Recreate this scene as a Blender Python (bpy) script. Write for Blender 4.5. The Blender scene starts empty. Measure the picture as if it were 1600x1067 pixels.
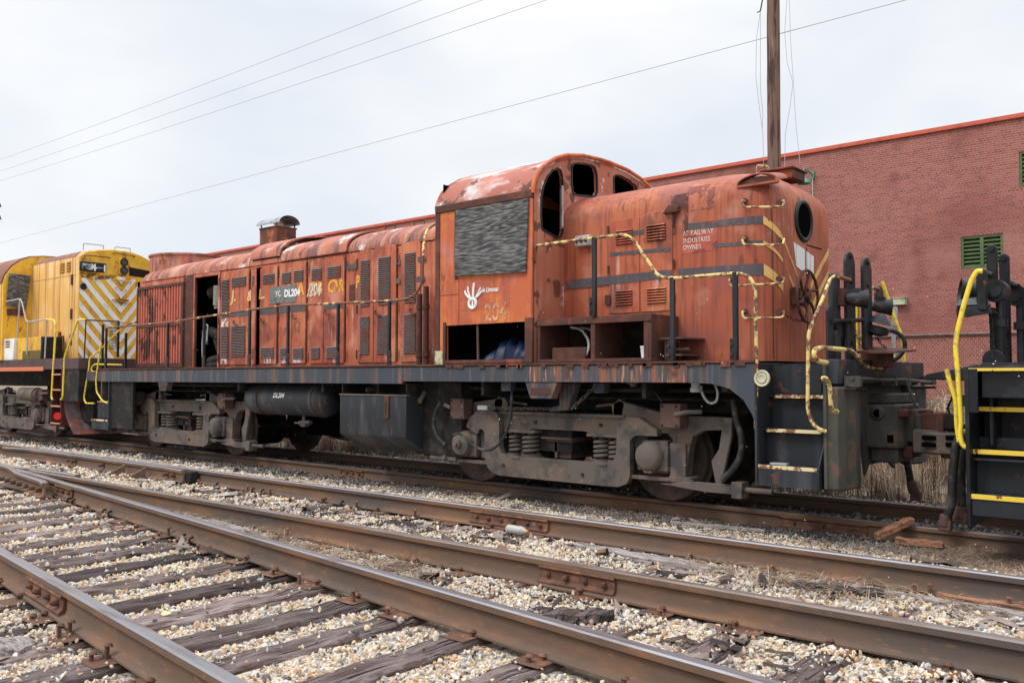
import bpy, math, random
import numpy as np
from mathutils import Vector, Matrix
R = math.radians
random.seed(7); rng = np.random.default_rng(7)
S = bpy.context.scene
COL = S.collection

# ------------------------------------------------------------------ camera, light
CAM = Vector((0, -9.67, 1.43)); YAW = R(40.7); PITCH = R(2.32); FPX = 1370.0
cd = bpy.data.cameras.new('camera'); cam = bpy.data.objects.new('camera', cd); COL.objects.link(cam)
cam.location = CAM; cam.rotation_euler = (R(90) + PITCH, 0, YAW)
cd.sensor_width = 36; cd.lens = 36 * FPX / 1600; cd.clip_end = 2000; cd.clip_start = .05
S.camera = cam
S.view_settings.view_transform = 'Standard'; S.view_settings.look = 'None'
S.view_settings.exposure = 0.16; S.view_settings.gamma = 1

SUN_EL, SUN_AZ = R(52), R(205)     # azimuth measured clockwise from +Y
w = bpy.data.worlds.new('World'); S.world = w; w.use_nodes = True
nt = w.node_tree; nt.nodes.clear(); N = nt.nodes; L = nt.links
out = N.new('ShaderNodeOutputWorld'); bg = N.new('ShaderNodeBackground'); L.new(bg.outputs[0], out.inputs[0])
sky = N.new('ShaderNodeTexSky'); sky.sky_type = 'NISHITA'; sky.sun_disc = False
sky.sun_elevation = SUN_EL; sky.sun_rotation = SUN_AZ
skm = N.new('ShaderNodeMixRGB'); skm.blend_type = 'MULTIPLY'; skm.inputs[0].default_value = 1
skm.inputs[2].default_value = (.1, .1, .1, 1); L.new(sky.outputs[0], skm.inputs[1])
tc = N.new('ShaderNodeTexCoord'); sx = N.new('ShaderNodeSeparateXYZ'); L.new(tc.outputs['Generated'], sx.inputs[0])
n1 = N.new('ShaderNodeTexNoise'); n1.inputs['Scale'].default_value = 2.6; n1.inputs['Detail'].default_value = 4
mp = N.new('ShaderNodeMapping'); mp.inputs['Scale'].default_value = (1, 1, 2.2)
L.new(tc.outputs['Generated'], mp.inputs[0]); L.new(mp.outputs[0], n1.inputs['Vector'])
cr = N.new('ShaderNodeValToRGB'); cr.color_ramp.elements[0].position = .34; cr.color_ramp.elements[1].position = .66
cr.color_ramp.elements[0].color = (.72, .775, .845, 1); cr.color_ramp.elements[1].color = (.925, .93, .94, 1)
L.new(n1.outputs[0], cr.inputs[0])
up = N.new('ShaderNodeMapRange'); up.inputs['From Min'].default_value = .38; up.inputs['From Max'].default_value = .85
up.inputs['To Min'].default_value = 1.0; up.inputs['To Max'].default_value = 2.6; L.new(sx.outputs[2], up.inputs[0])
um = N.new('ShaderNodeMixRGB'); um.blend_type = 'MULTIPLY'; um.inputs[0].default_value = 1
L.new(cr.outputs[0], um.inputs[1]); L.new(up.outputs[0], um.inputs[2])
mx = N.new('ShaderNodeMixRGB'); mx.inputs[0].default_value = .93
L.new(skm.outputs[0], mx.inputs[1]); L.new(um.outputs[0], mx.inputs[2])
L.new(mx.outputs[0], bg.inputs[0]); bg.inputs[1].default_value = 1.0
sl = bpy.data.lights.new('sun', 'SUN'); sl.energy = 1.5; sl.angle = R(18); sl.color = (1, .96, .9)
so = bpy.data.objects.new('sun', sl); COL.objects.link(so)
sd = Vector((math.sin(SUN_AZ) * math.cos(SUN_EL), math.cos(SUN_AZ) * math.cos(SUN_EL), math.sin(SUN_EL)))
so.rotation_euler = sd.to_track_quat('Z', 'Y').to_euler(); so.location = sd * 60

# measuring helper: photograph pixel -> world point on one plane
_fw = Vector((-math.sin(YAW) * math.cos(PITCH), math.cos(YAW) * math.cos(PITCH), math.sin(PITCH)))
_rt = Vector((math.cos(YAW), math.sin(YAW), 0)); _up = _rt.cross(_fw)
def P(px, py, x=None, y=None, z=None):
    d = _fw + _rt * (px - 800) / FPX - _up * (py - 533.5) / FPX
    if x is not None: t = (x - CAM.x) / d.x
    elif y is not None: t = (y - CAM.y) / d.y
    else: t = (z - CAM.z) / d.z
    return CAM + d * t
def PX(px, y=-.92, py=480): return P(px, py, y=y).x

# ------------------------------------------------------------------ mesh builder
def wloc(o):
    v = Vector((0, 0, 0))
    while o is not None:
        v += o.location; o = o.parent
    return v
def fillet(pts, r, n=4, closed=False):
    pts = [Vector(p) for p in pts]; out = []; m = len(pts)
    for i, p in enumerate(pts):
        if not closed and (i == 0 or i == m - 1): out.append(p); continue
        a = pts[i - 1] - p; b = pts[(i + 1) % m] - p
        k = min(r, a.length * .48, b.length * .48)
        if k < 1e-5: out.append(p); continue
        A = p + a.normalized() * k; B = p + b.normalized() * k
        for j in range(n + 1):
            t = j / n; out.append(A * (1 - t) ** 2 + p * 2 * t * (1 - t) + B * t * t)
    return out
class MB:
    def __init__(s): s.v = []; s.f = []; s.mi = []; s.m = 0
    def add(s, vs, fs):
        o = len(s.v); s.v += [tuple(v) for v in vs]
        for f in fs: s.f.append(tuple(i + o for i in f)); s.mi.append(s.m)
        return s
    def box(s, x0, x1, y0, y1, z0, z1, M=None):
        x0, x1 = sorted((x0, x1)); y0, y1 = sorted((y0, y1)); z0, z1 = sorted((z0, z1))
        vs = [Vector((x, y, z)) for z in (z0, z1) for y in (y0, y1) for x in (x0, x1)]
        if M: vs = [M @ v for v in vs]
        return s.add(vs, [(0, 2, 3, 1), (4, 5, 7, 6), (0, 1, 5, 4), (1, 3, 7, 5), (3, 2, 6, 7), (2, 0, 4, 6)])
    def cbox(s, c, dx, dy, dz, rot=(0, 0, 0)):
        from mathutils import Euler
        M = Matrix.Translation(c) @ Euler(rot).to_matrix().to_4x4()
        return s.box(-dx / 2, dx / 2, -dy / 2, dy / 2, -dz / 2, dz / 2, M)
    def cyl(s, a, b, r, r2=None, n=14, caps=True):
        a = Vector(a); b = Vector(b); r2 = r if r2 is None else r2
        d = (b - a).normalized(); u = d.orthogonal().normalized(); v = d.cross(u)
        vs = []
        for c, q in ((a, r), (b, r2)):
            for i in range(n):
                t = 2 * math.pi * i / n; vs.append(c + (u * math.cos(t) + v * math.sin(t)) * q)
        fs = [(i, (i + 1) % n, n + (i + 1) % n, n + i) for i in range(n)]
        if caps: fs += [tuple(range(n - 1, -1, -1)), tuple(range(n, 2 * n))]
        return s.add(vs, fs)
    def tube(s, pts, r, n=8, fl=0, k=4):
        pts = fillet(pts, fl, k) if fl else [Vector(p) for p in pts]
        q = [pts[0]]
        for p in pts[1:]:
            if (p - q[-1]).length > 1e-5: q.append(p)
        pts = q; u = None; vs = []; m = len(pts)
        for i, p in enumerate(pts):
            d = (pts[min(i + 1, m - 1)] - pts[max(i - 1, 0)]).normalized()
            if u is None: u = d.orthogonal().normalized()
            u = (u - d * u.dot(d)).normalized(); v = d.cross(u)
            for j in range(n):
                t = 2 * math.pi * j / n; vs.append(p + (u * math.cos(t) + v * math.sin(t)) * r)
        fs = [(i * n + j, i * n + (j + 1) % n, (i + 1) * n + (j + 1) % n, (i + 1) * n + j) for i in range(m - 1) for j in range(n)]
        fs += [tuple(range(n - 1, -1, -1)), tuple(range((m - 1) * n, m * n))]
        return s.add(vs, fs)
    def prism(s, poly, ax, a, b):
        # poly in the two other axes: ax 'x' -> (y,z); 'y' -> (x,z); 'z' -> (x,y)
        def mk(u, v, q): return {'x': (q, u, v), 'y': (u, q, v), 'z': (u, v, q)}[ax]
        n = len(poly); vs = [mk(u, v, a) for u, v in poly] + [mk(u, v, b) for u, v in poly]
        fs = [(i, (i + 1) % n, n + (i + 1) % n, n + i) for i in range(n)] + [tuple(range(n - 1, -1, -1)), tuple(range(n, 2 * n))]
        return s.add(vs, fs)
    def lathe(s, prof, c, d, n=20):
        # prof: (radius, distance along d)
        c = Vector(c); d = Vector(d).normalized(); u = d.orthogonal().normalized(); v = d.cross(u); vs = []
        for r, h in prof:
            for i in range(n):
                t = 2 * math.pi * i / n; vs.append(c + d * h + (u * math.cos(t) + v * math.sin(t)) * r)
        m = len(prof)
        fs = [(i * n + j, i * n + (j + 1) % n, (i + 1) * n + (j + 1) % n, (i + 1) * n + j) for i in range(m - 1) for j in range(n)]
        if prof[0][0] > 1e-4: fs.append(tuple(range(n - 1, -1, -1)))
        if prof[-1][0] > 1e-4: fs.append(tuple(range((m - 1) * n, m * n)))
        return s.add(vs, fs)
    def torus(s, c, d, r, q, n=24, k=6):
        c = Vector(c); d = Vector(d).normalized(); u = d.orthogonal().normalized(); v = d.cross(u); vs = []
        for i in range(n):
            t = 2 * math.pi * i / n; e = u * math.cos(t) + v * math.sin(t)
            for j in range(k):
                p = 2 * math.pi * j / k; vs.append(c + e * (r + q * math.cos(p)) + d * q * math.sin(p))
        return s.add(vs, [(i * k + j, i * k + (j + 1) % k, ((i + 1) % n) * k + (j + 1) % k, ((i + 1) % n) * k + j) for i in range(n) for j in range(k)])
    def grid(s, rows):
        n = len(rows[0]); vs = [p for r in rows for p in r]
        return s.add(vs, [(i * n + j, i * n + j + 1, (i + 1) * n + j + 1, (i + 1) * n + j) for i in range(len(rows) - 1) for j in range(n - 1)])
    def helix(s, c, r, q, turns, h, n=12, k=6):
        c = Vector(c); T = int(turns * n)
        return s.tube([c + Vector((r * math.cos(2 * math.pi * i / n), r * math.sin(2 * math.pi * i / n), h * i / T)) for i in range(T + 1)], q, k)
    def build(s, name, mat, parent=None, bevel=0, base=None, smooth=40, seg=1):
        me = bpy.data.meshes.new(name)
        o = bpy.data.objects.new(name, me); COL.objects.link(o)
        if parent is not None: o.parent = parent; org = wloc(parent)
        else: org = Vector(base) if base is not None else Vector((0, 0, 0)); o.location = org
        me.from_pydata([(x - org.x, y - org.y, z - org.z) for x, y, z in s.v], [], s.f)
        for m in (mat if isinstance(mat, (list, tuple)) else [mat]): me.materials.append(m)
        if isinstance(mat, (list, tuple)): me.polygons.foreach_set('material_index', s.mi)
        me.validate(); me.update()
        if smooth: me.shade_smooth(); me.set_sharp_from_angle(angle=R(smooth))
        if bevel:
            b = o.modifiers.new('b', 'BEVEL'); b.width = bevel; b.segments = seg; b.limit_method = 'ANGLE'; b.angle_limit = R(45)
            b.harden_normals = False
        return o
def curve_mesh(loops, ext, res=1):
    cu = bpy.data.curves.new('c', 'CURVE'); cu.dimensions = '2D'; cu.fill_mode = 'BOTH'; cu.extrude = ext
    for lp in loops:
        sp = cu.splines.new('POLY'); sp.points.add(len(lp) - 1); sp.use_cyclic_u = True
        for i, p in enumerate(lp): sp.points[i].co = (p[0], p[1], 0, 1)
    ob = bpy.data.objects.new('c', cu); me = bpy.data.meshes.new_from_object(ob)
    bpy.data.objects.remove(ob); bpy.data.curves.remove(cu)
    return me
def plate(name, loops, ax, at, th, mat, parent=None, bevel=0, base=None, fl=0, mirror=None):
    """flat plate with holes; loops in (x,z) for ax 'y', (y,z) for ax 'x'; centred on 'at' along ax"""
    if fl: loops = [[(p.x, p.y) for p in fillet([(a, b, 0) for a, b in lp], fl, 3, True)] for lp in loops]
    me = curve_mesh(loops, th / 2)
    mb = MB(); mb.v = []
    for v in me.vertices:
        u, q, w_ = v.co
        mb.v.append((u, at - w_, q) if ax == 'y' else (at + w_, u, q) if ax == 'x' else (u, q, at + w_))
    mb.f = [tuple(p.vertices) for p in me.polygons]; mb.mi = [0] * len(mb.f)
    bpy.data.meshes.remove(me)
    if name is None: return mb
    return mb.build(name, mat, parent, bevel, base, smooth=0)
def text_mb(txt, size, org, ux, uy, th=.003, shear=0, spacing=1.0, mb=None, sx_=1.0, bold=.018):
    cu = bpy.data.curves.new('t', 'FONT'); cu.body = txt; cu.size = size; cu.extrude = th / 2; cu.shear = shear; cu.space_character = spacing
    cu.resolution_u = 3; cu.offset = size * bold
    ob = bpy.data.objects.new('t', cu); me = bpy.data.meshes.new_from_object(ob)
    ux = Vector(ux).normalized(); uy = Vector(uy).normalized(); uz = ux.cross(uy); org = Vector(org)
    mb = mb or MB()
    mb.add([org + ux * v.co.x * sx_ + uy * v.co.y + uz * v.co.z for v in me.vertices], [tuple(p.vertices) for p in me.polygons])
    bpy.data.objects.remove(ob); bpy.data.curves.remove(cu); bpy.data.meshes.remove(me)
    return mb
def thing(name, label, cat, loc=(0, 0, 0), group=None):
    o = bpy.data.objects.new(name, None); COL.objects.link(o); o.location = loc; o.empty_display_size = .2
    return tag(o, label, cat, group)
def tag(o, label, cat, group=None, kind=None):
    if label: o['label'] = label
    if cat: o['category'] = cat
    if group: o['group'] = group
    if kind: o['kind'] = kind
    return o
def struct(o, label=None, cat=None): o['kind'] = 'structure'; return tag(o, label, cat)
def copy_tree(o, parent=None):
    c = o.copy(); COL.objects.link(c); c.parent = parent
    for ch in [q for q in bpy.data.objects if q.parent == o]: copy_tree(ch, c)
    return c

# ------------------------------------------------------------------ materials
MATS = {}
def mat(name, base, layers=(), rough=.75, metal=0, bump=(), spec=.3, coord='Object', alpha=None, rnd=None):
    """layers: (colour, scale, stretch xyz, lo, hi[, detail[, strength]]) painted over the base where noise is between lo..hi"""
    m = bpy.data.materials.new(name); m.use_nodes = True; t = m.node_tree; t.nodes.clear(); N = t.nodes; L = t.links
    o = N.new('ShaderNodeOutputMaterial'); b = N.new('ShaderNodeBsdfPrincipled'); L.new(b.outputs[0], o.inputs[0])
    b.inputs['Roughness'].default_value = rough; b.inputs['Metallic'].default_value = metal
    b.inputs['Specular IOR Level'].default_value = spec
    tc = N.new('ShaderNodeTexCoord'); co = tc.outputs[coord]
    c = N.new('ShaderNodeRGB'); c.outputs[0].default_value = (*base, 1); cur = c.outputs[0]; sd = [len(MATS) * 3.7]
    def noise(scale, st, det=6, rg=.6):
        mp = N.new('ShaderNodeMapping'); mp.inputs['Scale'].default_value = st
        sd[0] += 11.3; mp.inputs['Location'].default_value = (sd[0], sd[0] * .7, sd[0] * 1.3)
        L.new(co, mp.inputs[0]); n = N.new('ShaderNodeTexNoise'); n.inputs['Scale'].default_value = scale
        n.inputs['Detail'].default_value = det; n.inputs['Roughness'].default_value = rg
        L.new(mp.outputs[0], n.inputs['Vector']); return n.outputs[0]
    for ly in layers:
        col, sc, st, lo, hi = ly[:5]; det = ly[5] if len(ly) > 5 else 6; k = ly[6] if len(ly) > 6 else 1
        nf = noise(sc, st, det)
        mr = N.new('ShaderNodeMapRange'); mr.inputs[1].default_value = lo; mr.inputs[2].default_value = hi
        mr.inputs[3].default_value = 0; mr.inputs[4].default_value = k; L.new(nf, mr.inputs[0])
        mxn = N.new('ShaderNodeMixRGB'); L.new(mr.outputs[0], mxn.inputs[0]); L.new(cur, mxn.inputs[1])
        mxn.inputs[2].default_value = (*col, 1); cur = mxn.outputs[0]
    if rnd:
        oi = N.new('ShaderNodeObjectInfo'); rm = N.new('ShaderNodeMapRange'); rm.inputs[3].default_value, rm.inputs[4].default_value = rnd; L.new(oi.outputs['Random'], rm.inputs[0])
        mu = N.new('ShaderNodeMixRGB'); mu.blend_type = 'MULTIPLY'; mu.inputs[0].default_value = 1; L.new(cur, mu.inputs[1]); L.new(rm.outputs[0], mu.inputs[2]); cur = mu.outputs[0]
    L.new(cur, b.inputs['Base Color'])
    prev = None
    for sc, st, strength, dist in bump:
        bn = N.new('ShaderNodeBump'); bn.inputs['Strength'].default_value = strength; bn.inputs['Distance'].default_value = dist
        L.new(noise(sc, st, 8), bn.inputs['Height'])
        if prev: L.new(prev, bn.inputs['Normal'])
        prev = bn.outputs[0]
    if prev: L.new(prev, b.inputs['Normal'])
    if alpha:
        sc, st, lo, hi = alpha
        mr = N.new('ShaderNodeMapRange'); mr.inputs[1].default_value = lo; mr.inputs[2].default_value = hi
        L.new(noise(sc, st, 8, .7), mr.inputs[0]); L.new(mr.outputs[0], b.inputs['Alpha'])
    MATS[name] = m; return m
V1 = (1, 1, 1); VS = (1, 1, .06); VS2 = (1, 1, .14)
ORANGE = (.50, .125, .05)
RUST = (.105, .038, .024)
M_hood = mat('orange_hood_paint', (.43, .108, .052), [((.56, .20, .095), 1.1, V1, .45, .62, 4, .85), ((.27, .062, .042), 11, VS, .48, .62, 6, .8),
    ((.60, .29, .21), 2.6, (1, 1, .5), .54, .64, 8, .6), ((.19, .06, .045), 1.7, V1, .52, .62, 9, .75), (RUST, 6.5, (1, 1, .35), .58, .66, 12, .75), ((.62, .42, .33), 7, VS2, .62, .70, 8, .6)],
    rough=.62, bump=[(6, V1, .12, .02), (60, V1, .15, .004)])
M_hood2 = mat('orange_nose_paint', (.37, .092, .045), [((.47, .145, .068), .9, V1, .45, .60, 3, .8), ((.19, .055, .036), 24, (1, 1, .05), .47, .62, 5, .75),
    ((.26, .085, .07), 1.4, V1, .50, .62, 8, .7), (RUST, 6.0, (1, 1, .4), .61, .68, 12, .7), ((.52, .25, .18), 2.0, V1, .56, .68, 8, .5), ((.20, .065, .045), 9, VS, .56, .66, 6, .6)],
    rough=.6, bump=[(5, V1, .1, .02), (60, V1, .12, .004)])
M_cab = mat('orange_cab_paint', (.50, .125, .05), [((.66, .21, .055), 1.3, V1, .48, .62, 3, .9), ((.50, .20, .17), 1.7, V1, .55, .66, 8, .7), ((.30, .075, .045), 16, VS, .50, .66, 6, .7),
    (RUST, 5.5, (1, 1, .5), .61, .68, 12, .75), ((.30, .08, .05), 1.3, V1, .55, .63, 9, .6)], rough=.6, bump=[(5, V1, .12, .02), (60, V1, .12, .004)])
M_roof = mat('rusty_roof_paint', (.42, .145, .09), [((.17, .075, .07), 1.6, (4.5, .5, .5), .47, .58, 6, .9), ((.56, .30, .22), 1.5, (3, .7, .7), .52, .66, 6, .8),
    ((.72, .66, .64), 1.4, (1.2, 1.4, 1.4), .585, .66, 9, .9), ((.11, .045, .035), 2.6, (2, 1, 1), .585, .66, 10, .85)], rough=.7, bump=[(7, V1, .25, .02)])
M_cabf = mat('flaking_cab_front', (.42, .14, .085), [((.50, .22, .15), 2, V1, .48, .6, 8, .7), ((.30, .09, .06), 9, VS, .5, .66, 6, .7), ((.60, .60, .61), 1.7, V1, .575, .615, 10, .9), (RUST, 3, V1, .58, .61, 10, .85)], rough=.65, bump=[(6, V1, .2, .01)])
M_cabroof = mat('flaking_cab_roof', (.36, .12, .085), [((.68, .68, .70), .9, (1, 1.6, 1.6), .49, .58, 9, .95), ((.48, .22, .17), 2, V1, .5, .6, 9, .8), (RUST, 2.3, V1, .56, .6, 10, .9)], rough=.7, bump=[(7, V1, .25, .02)])
M_rust = mat('brown_rust', (.085, .036, .028), [((.17, .062, .036), 4, V1, .48, .65, 8, .8), ((.07, .032, .028), 9, V1, .5, .65, 8, .8), ((.32, .085, .04), 3, VS2, .6, .68, 8, .7)], rough=.85, bump=[(25, V1, .4, .006)])
M_rad = mat('flaking_shutter_paint', (.45, .12, .075), [((.085, .035, .028), 3.0, (2, 2, .9), .50, .54, 9, 1), ((.60, .22, .15), 9, VS, .5, .7, 4, .5)], rough=.75, bump=[(20, V1, .4, .008)])
M_slat = mat('louver_slat', (.19, .15, .145), [((.30, .09, .05), 6, V1, .5, .62, 6, .8)], rough=.7)
M_sill = mat('blue_grey_sill', (.05, .06, .075), [((.20, .11, .07), 7, (1, 1, .04), .52, .66, 4, .9), ((.045, .05, .06), 9, (1, 1, .06), .55, .65, 6, .8), ((.17, .185, .20), 15, (1, 1, .07), .58, .72, 4, .5), ((.14, .05, .03), 2.5, V1, .62, .68, 9, .8)], rough=.6, bump=[(30, V1, .2, .004)])
M_sillrust = mat('rust_streaked_sill', (.065, .072, .085), [((.26, .10, .055), 9, (1, 1, .07), .48, .60, 6, .9), ((.52, .21, .09), 22, (1, 1, .1), .56, .64, 6, .85), ((.10, .04, .03), 4, V1, .55, .62, 9, .9)], rough=.7, bump=[(30, V1, .3, .004)])
M_truck = mat('dusty_truck_iron', (.122, .100, .087), [((.20, .135, .095), 2.2, V1, .48, .66, 6, .8), ((.05, .05, .052), 3.5, V1, .5, .62, 7, .85), ((.24, .14, .09), 9, V1, .6, .7, 8, .6)], rough=.75, bump=[(35, V1, .35, .004)])
M_truckd = mat('grimy_shaded_iron', (.014, .013, .0125), [((.06, .042, .034), 5, V1, .5, .66, 7, .8)], rough=.8, bump=[(35, V1, .35, .005)])  # grimy iron, base deepened to stand in for shade around the trucks
M_box = mat('red_brown_box', (.11, .062, .052), [((.17, .09, .065), 6, V1, .5, .65, 7, .7), ((.08, .05, .045), 4, V1, .5, .65)], rough=.8, bump=[(40, V1, .3, .003)])
M_black = mat('black_paint', (.014, .016, .019), [((.04, .044, .05), 6, VS2, .5, .68, 6, .8), ((.14, .06, .04), 5, V1, .62, .67, 9, .9)], rough=.5, bump=[(30, V1, .25, .004)])
M_black2 = mat('fresh_black_paint', (.009, .010, .013), [((.028, .032, .04), 5, V1, .5, .68, 6, .8), ((.15, .05, .03), 7, V1, .66, .69, 9, .8)], rough=.42, bump=[(30, V1, .3, .004)])
M_step = mat('dark_step_steel', (.018, .021, .026), [((.055, .062, .072), 4, VS2, .52, .7, 6, .8), ((.13, .045, .03), 5, V1, .6, .66, 9, .9), ((.10, .11, .05), 3, V1, .64, .72, 8, .5)], rough=.6, bump=[(30, V1, .25, .004)])
M_pilot = mat('mossy_pilot_steel', (.062, .058, .055), [((.095, .092, .06), 3.5, (1, 1, .35), .50, .64, 8, .7), ((.15, .085, .06), 5, V1, .54, .60, 10, .8), ((.03, .032, .035), 5, (1, 1, .3), .48, .62, 8, .8)], rough=.7, bump=[(20, V1, .35, .006)])
M_tank = mat('air_tank_paint', (.028, .032, .038), [((.075, .08, .09), 2.4, (2, .5, .5), .5, .65, 5, .8), ((.16, .075, .05), 3, (3, .5, .5), .6, .68, 7, .9)], rough=.5, bump=[(30, V1, .15, .004)])
M_yrail = mat('yellow_paint_rusting', (.66, .50, .17), [((.15, .06, .04), 10, V1, .465, .50, 7, .97), ((.70, .58, .30), 20, V1, .5, .6, 4, .6)], rough=.6, bump=[(70, V1, .4, .002)])
M_rrail = mat('rusty_rail_yellow_flakes', (.19, .085, .055), [((.62, .46, .18), 8, V1, .57, .60, 7, .97)], rough=.75, bump=[(70, V1, .4, .002)])
M_yel = mat('bright_yellow_rail', (.80, .60, .05), [((.45, .32, .10), 14, V1, .56, .62, 6, .9), ((.6, .52, .42), 8, V1, .63, .66)], rough=.5)
M_yedge = mat('yellow_step_edge', (.74, .52, .06), [((.15, .06, .03), 12, V1, .60, .63, 7, .95)], rough=.6)
M_pedge = mat('pale_step_edge', (.66, .56, .32), [((.20, .08, .04), 9, V1, .48, .53, 7, .97)], rough=.7)
M_ybody = mat('yellow_loco_paint', (.60, .345, .09), [((.68, .45, .19), 1.0, V1, .44, .6, 3, .85), ((.42, .19, .07), 9, (1, 1, .05), .52, .64, 6, .8), ((.30, .10, .04), 5, VS2, .64, .69, 9, .9)], rough=.55, bump=[(5, V1, .08, .02)])
M_ynose = mat('yellow_nose_paint', (.72, .42, .035), [((.55, .27, .03), 3, V1, .48, .62, 8, .8), ((.20, .075, .04), 6, (1, 1, .5), .60, .66, 11, .85), ((.35, .17, .05), 8, VS, .54, .66, 6, .6)], rough=.5, bump=[(5, V1, .08, .02)])
M_yroof = mat('yellow_loco_roof', (.20, .085, .06), [((.42, .18, .05), 2, V1, .55, .65, 7, .8)], rough=.7)
M_white = mat('dull_white_paint', (.74, .73, .71), [((.45, .42, .38), 5, V1, .5, .7, 7, .7), ((.35, .18, .10), 8, VS2, .66, .72, 8, .8)], rough=.6)
M_grail = mat('grey_handrail', (.38, .38, .38), [((.2, .15, .12), 10, V1, .58, .64)], rough=.5)
def ply_mat():
    m = bpy.data.materials.new('weathered_plywood'); m.use_nodes = True; t = m.node_tree; N = t.nodes; L = t.links; b = N['Principled BSDF']; b.inputs['Roughness'].default_value = .92; b.inputs['Specular IOR Level'].default_value = .15
    tc = N.new('ShaderNodeTexCoord')
    def nz(sc, st, det): mp = N.new('ShaderNodeMapping'); mp.inputs['Scale'].default_value = st; L.new(tc.outputs['Object'], mp.inputs[0]); n = N.new('ShaderNodeTexNoise'); n.inputs['Scale'].default_value = sc; n.inputs['Detail'].default_value = det; L.new(mp.outputs[0], n.inputs['Vector']); return n.outputs[0]
    f = N.new('ShaderNodeMath'); f.operation = 'MULTIPLY'; L.new(nz(1.3, (.5, 1, 2.6), 2.0), f.inputs[0]); f.inputs[1].default_value = 100
    si = N.new('ShaderNodeMath'); si.operation = 'SINE'; L.new(f.outputs[0], si.inputs[0])
    ad = N.new('ShaderNodeMath'); ad.operation = 'MULTIPLY_ADD'; L.new(si.outputs[0], ad.inputs[0]); ad.inputs[1].default_value = .095; L.new(nz(7, (1, 1, 7), 3), ad.inputs[2])
    cr = N.new('ShaderNodeValToRGB'); e = cr.color_ramp.elements; e[0].position = .30; e[0].color = (.04, .04, .042, 1); e[1].position = .72; e[1].color = (.215, .21, .207, 1); k = e.new(.5); k.color = (.095, .094, .095, 1); L.new(ad.outputs[0], cr.inputs[0])
    L.new(cr.outputs[0], b.inputs['Base Color']); bp = N.new('ShaderNodeBump'); bp.inputs['Distance'].default_value = .006; bp.inputs['Strength'].default_value = .7; L.new(ad.outputs[0], bp.inputs['Height']); L.new(bp.outputs[0], b.inputs['Normal']); MATS['ply'] = m; return m
M_ply = ply_mat()
M_rubber = mat('rubber_hose', (.022, .022, .023), [((.09, .085, .08), 9, V1, .5, .66)], rough=.65, bump=[(40, V1, .3, .003)])
M_dark = mat('interior_shade_black', (.004, .004, .004), rough=.95, spec=0)  # near-black colour standing in for the shade of interiors and gaps
M_glass = mat('dark_window_glass', (.008, .009, .010), rough=.08, spec=.5)
M_lens = mat('lamp_lens', (.02, .025, .03), rough=.1, spec=.6)
M_steelgal = mat('galvanised_sheet', (.36, .38, .41), [((.2, .2, .21), 6, V1, .5, .65)], rough=.35, metal=.7)
M_letteryel = mat('worn_yellow_lettering', (.66, .42, .13), [((.7, .55, .33), 8, V1, .5, .6)], rough=.7, alpha=(12, V1, .34, .42))
M_letteror = mat('yellow_orange_lettering', (.70, .34, .045), rough=.7, alpha=(9, V1, .38, .44))
M_lettwhite = mat('faded_white_lettering', (.66, .58, .50), rough=.8, alpha=(20, V1, .36, .50))
M_freshwhite = mat('fresh_white_lettering', (.80, .80, .78), rough=.7)
M_ghost = mat('ghost_lettering', (.66, .36, .22), rough=.8, alpha=(9, V1, .42, .54))
M_strgrey = mat('worn_dark_stripe', (.085, .075, .085), [((.13, .10, .105), 14, (1, 1, .1), .5, .65)], rough=.7, alpha=(4.5, (1, 1, 2.2), .35, .43))
M_stryel = mat('worn_yellow_stripe', (.68, .42, .13), [((.6, .30, .12), 5, V1, .5, .66)], rough=.65, alpha=(7, V1, .33, .42))
M_stryelf = mat('faded_yellow_stripe', (.58, .30, .10), rough=.65, alpha=(5, V1, .42, .56))
M_sign = mat('teal_grey_sign_patch', (.13, .17, .17), [((.22, .20, .18), 9, V1, .5, .6)], rough=.7, alpha=(6, V1, .36, .42))
M_redpatch = mat('pinkish_repaint', (.52, .16, .13), [((.60, .10, .085), 3, V1, .5, .6)], rough=.7, alpha=(2.5, V1, .42, .62))
M_blue = mat('blue_tarp', (.003, .016, .055), [((.002, .005, .018), 8, (1, 1, .2), .48, .6)], rough=.45)
M_red = mat('red_flag_paint', (.55, .02, .02), rough=.6)
M_green = mat('green_louver_paint', (.075, .13, .05), [((.13, .17, .07), 5, V1, .5, .66), ((.12, .11, .08), 4, V1, .6, .68)], rough=.6)
M_verd = mat('verdigris_green', (.10, .24, .19), [((.16, .30, .24), 8, V1, .5, .6)], rough=.55)
M_cope = mat('orange_red_coping', (.50, .10, .055), [((.40, .08, .05), 3, V1, .5, .65)], rough=.5)
M_pole = mat('rough_pole_wood', (.19, .115, .09), [((.06, .035, .03), 11, (1, 1, .09), .49, .57, 9, .95), ((.32, .235, .20), 12, (1, 1, .06), .58, .7, 7, .8)], rough=.95, bump=[(25, (1, 1, .06), .8, .02)])
M_wire = mat('cable_grey', (.42, .43, .47), rough=.7)
M_railside = mat('rail_rust', (.135, .085, .06), [((.22, .115, .062), 5, (.3, 1, 1), .48, .64, 6, .85), ((.085, .07, .063), 3, (.3, 1, 1), .5, .64, 7, .8), ((.30, .15, .07), 30, (.3, 1, 1), .6, .7, 4, .5)], rough=.8, bump=[(60, V1, .3, .002)])
M_railtop = mat('polished_rail_head', (.30, .29, .31), [((.18, .13, .11), 6, (.2, 3, 1), .55, .66, 6, .8)], rough=.34, metal=.75)
M_railtopr = mat('dull_rail_head', (.20, .165, .15), [((.13, .075, .05), 6, (.2, 3, 1), .5, .62, 6, .9)], rough=.5, metal=.5)
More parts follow.
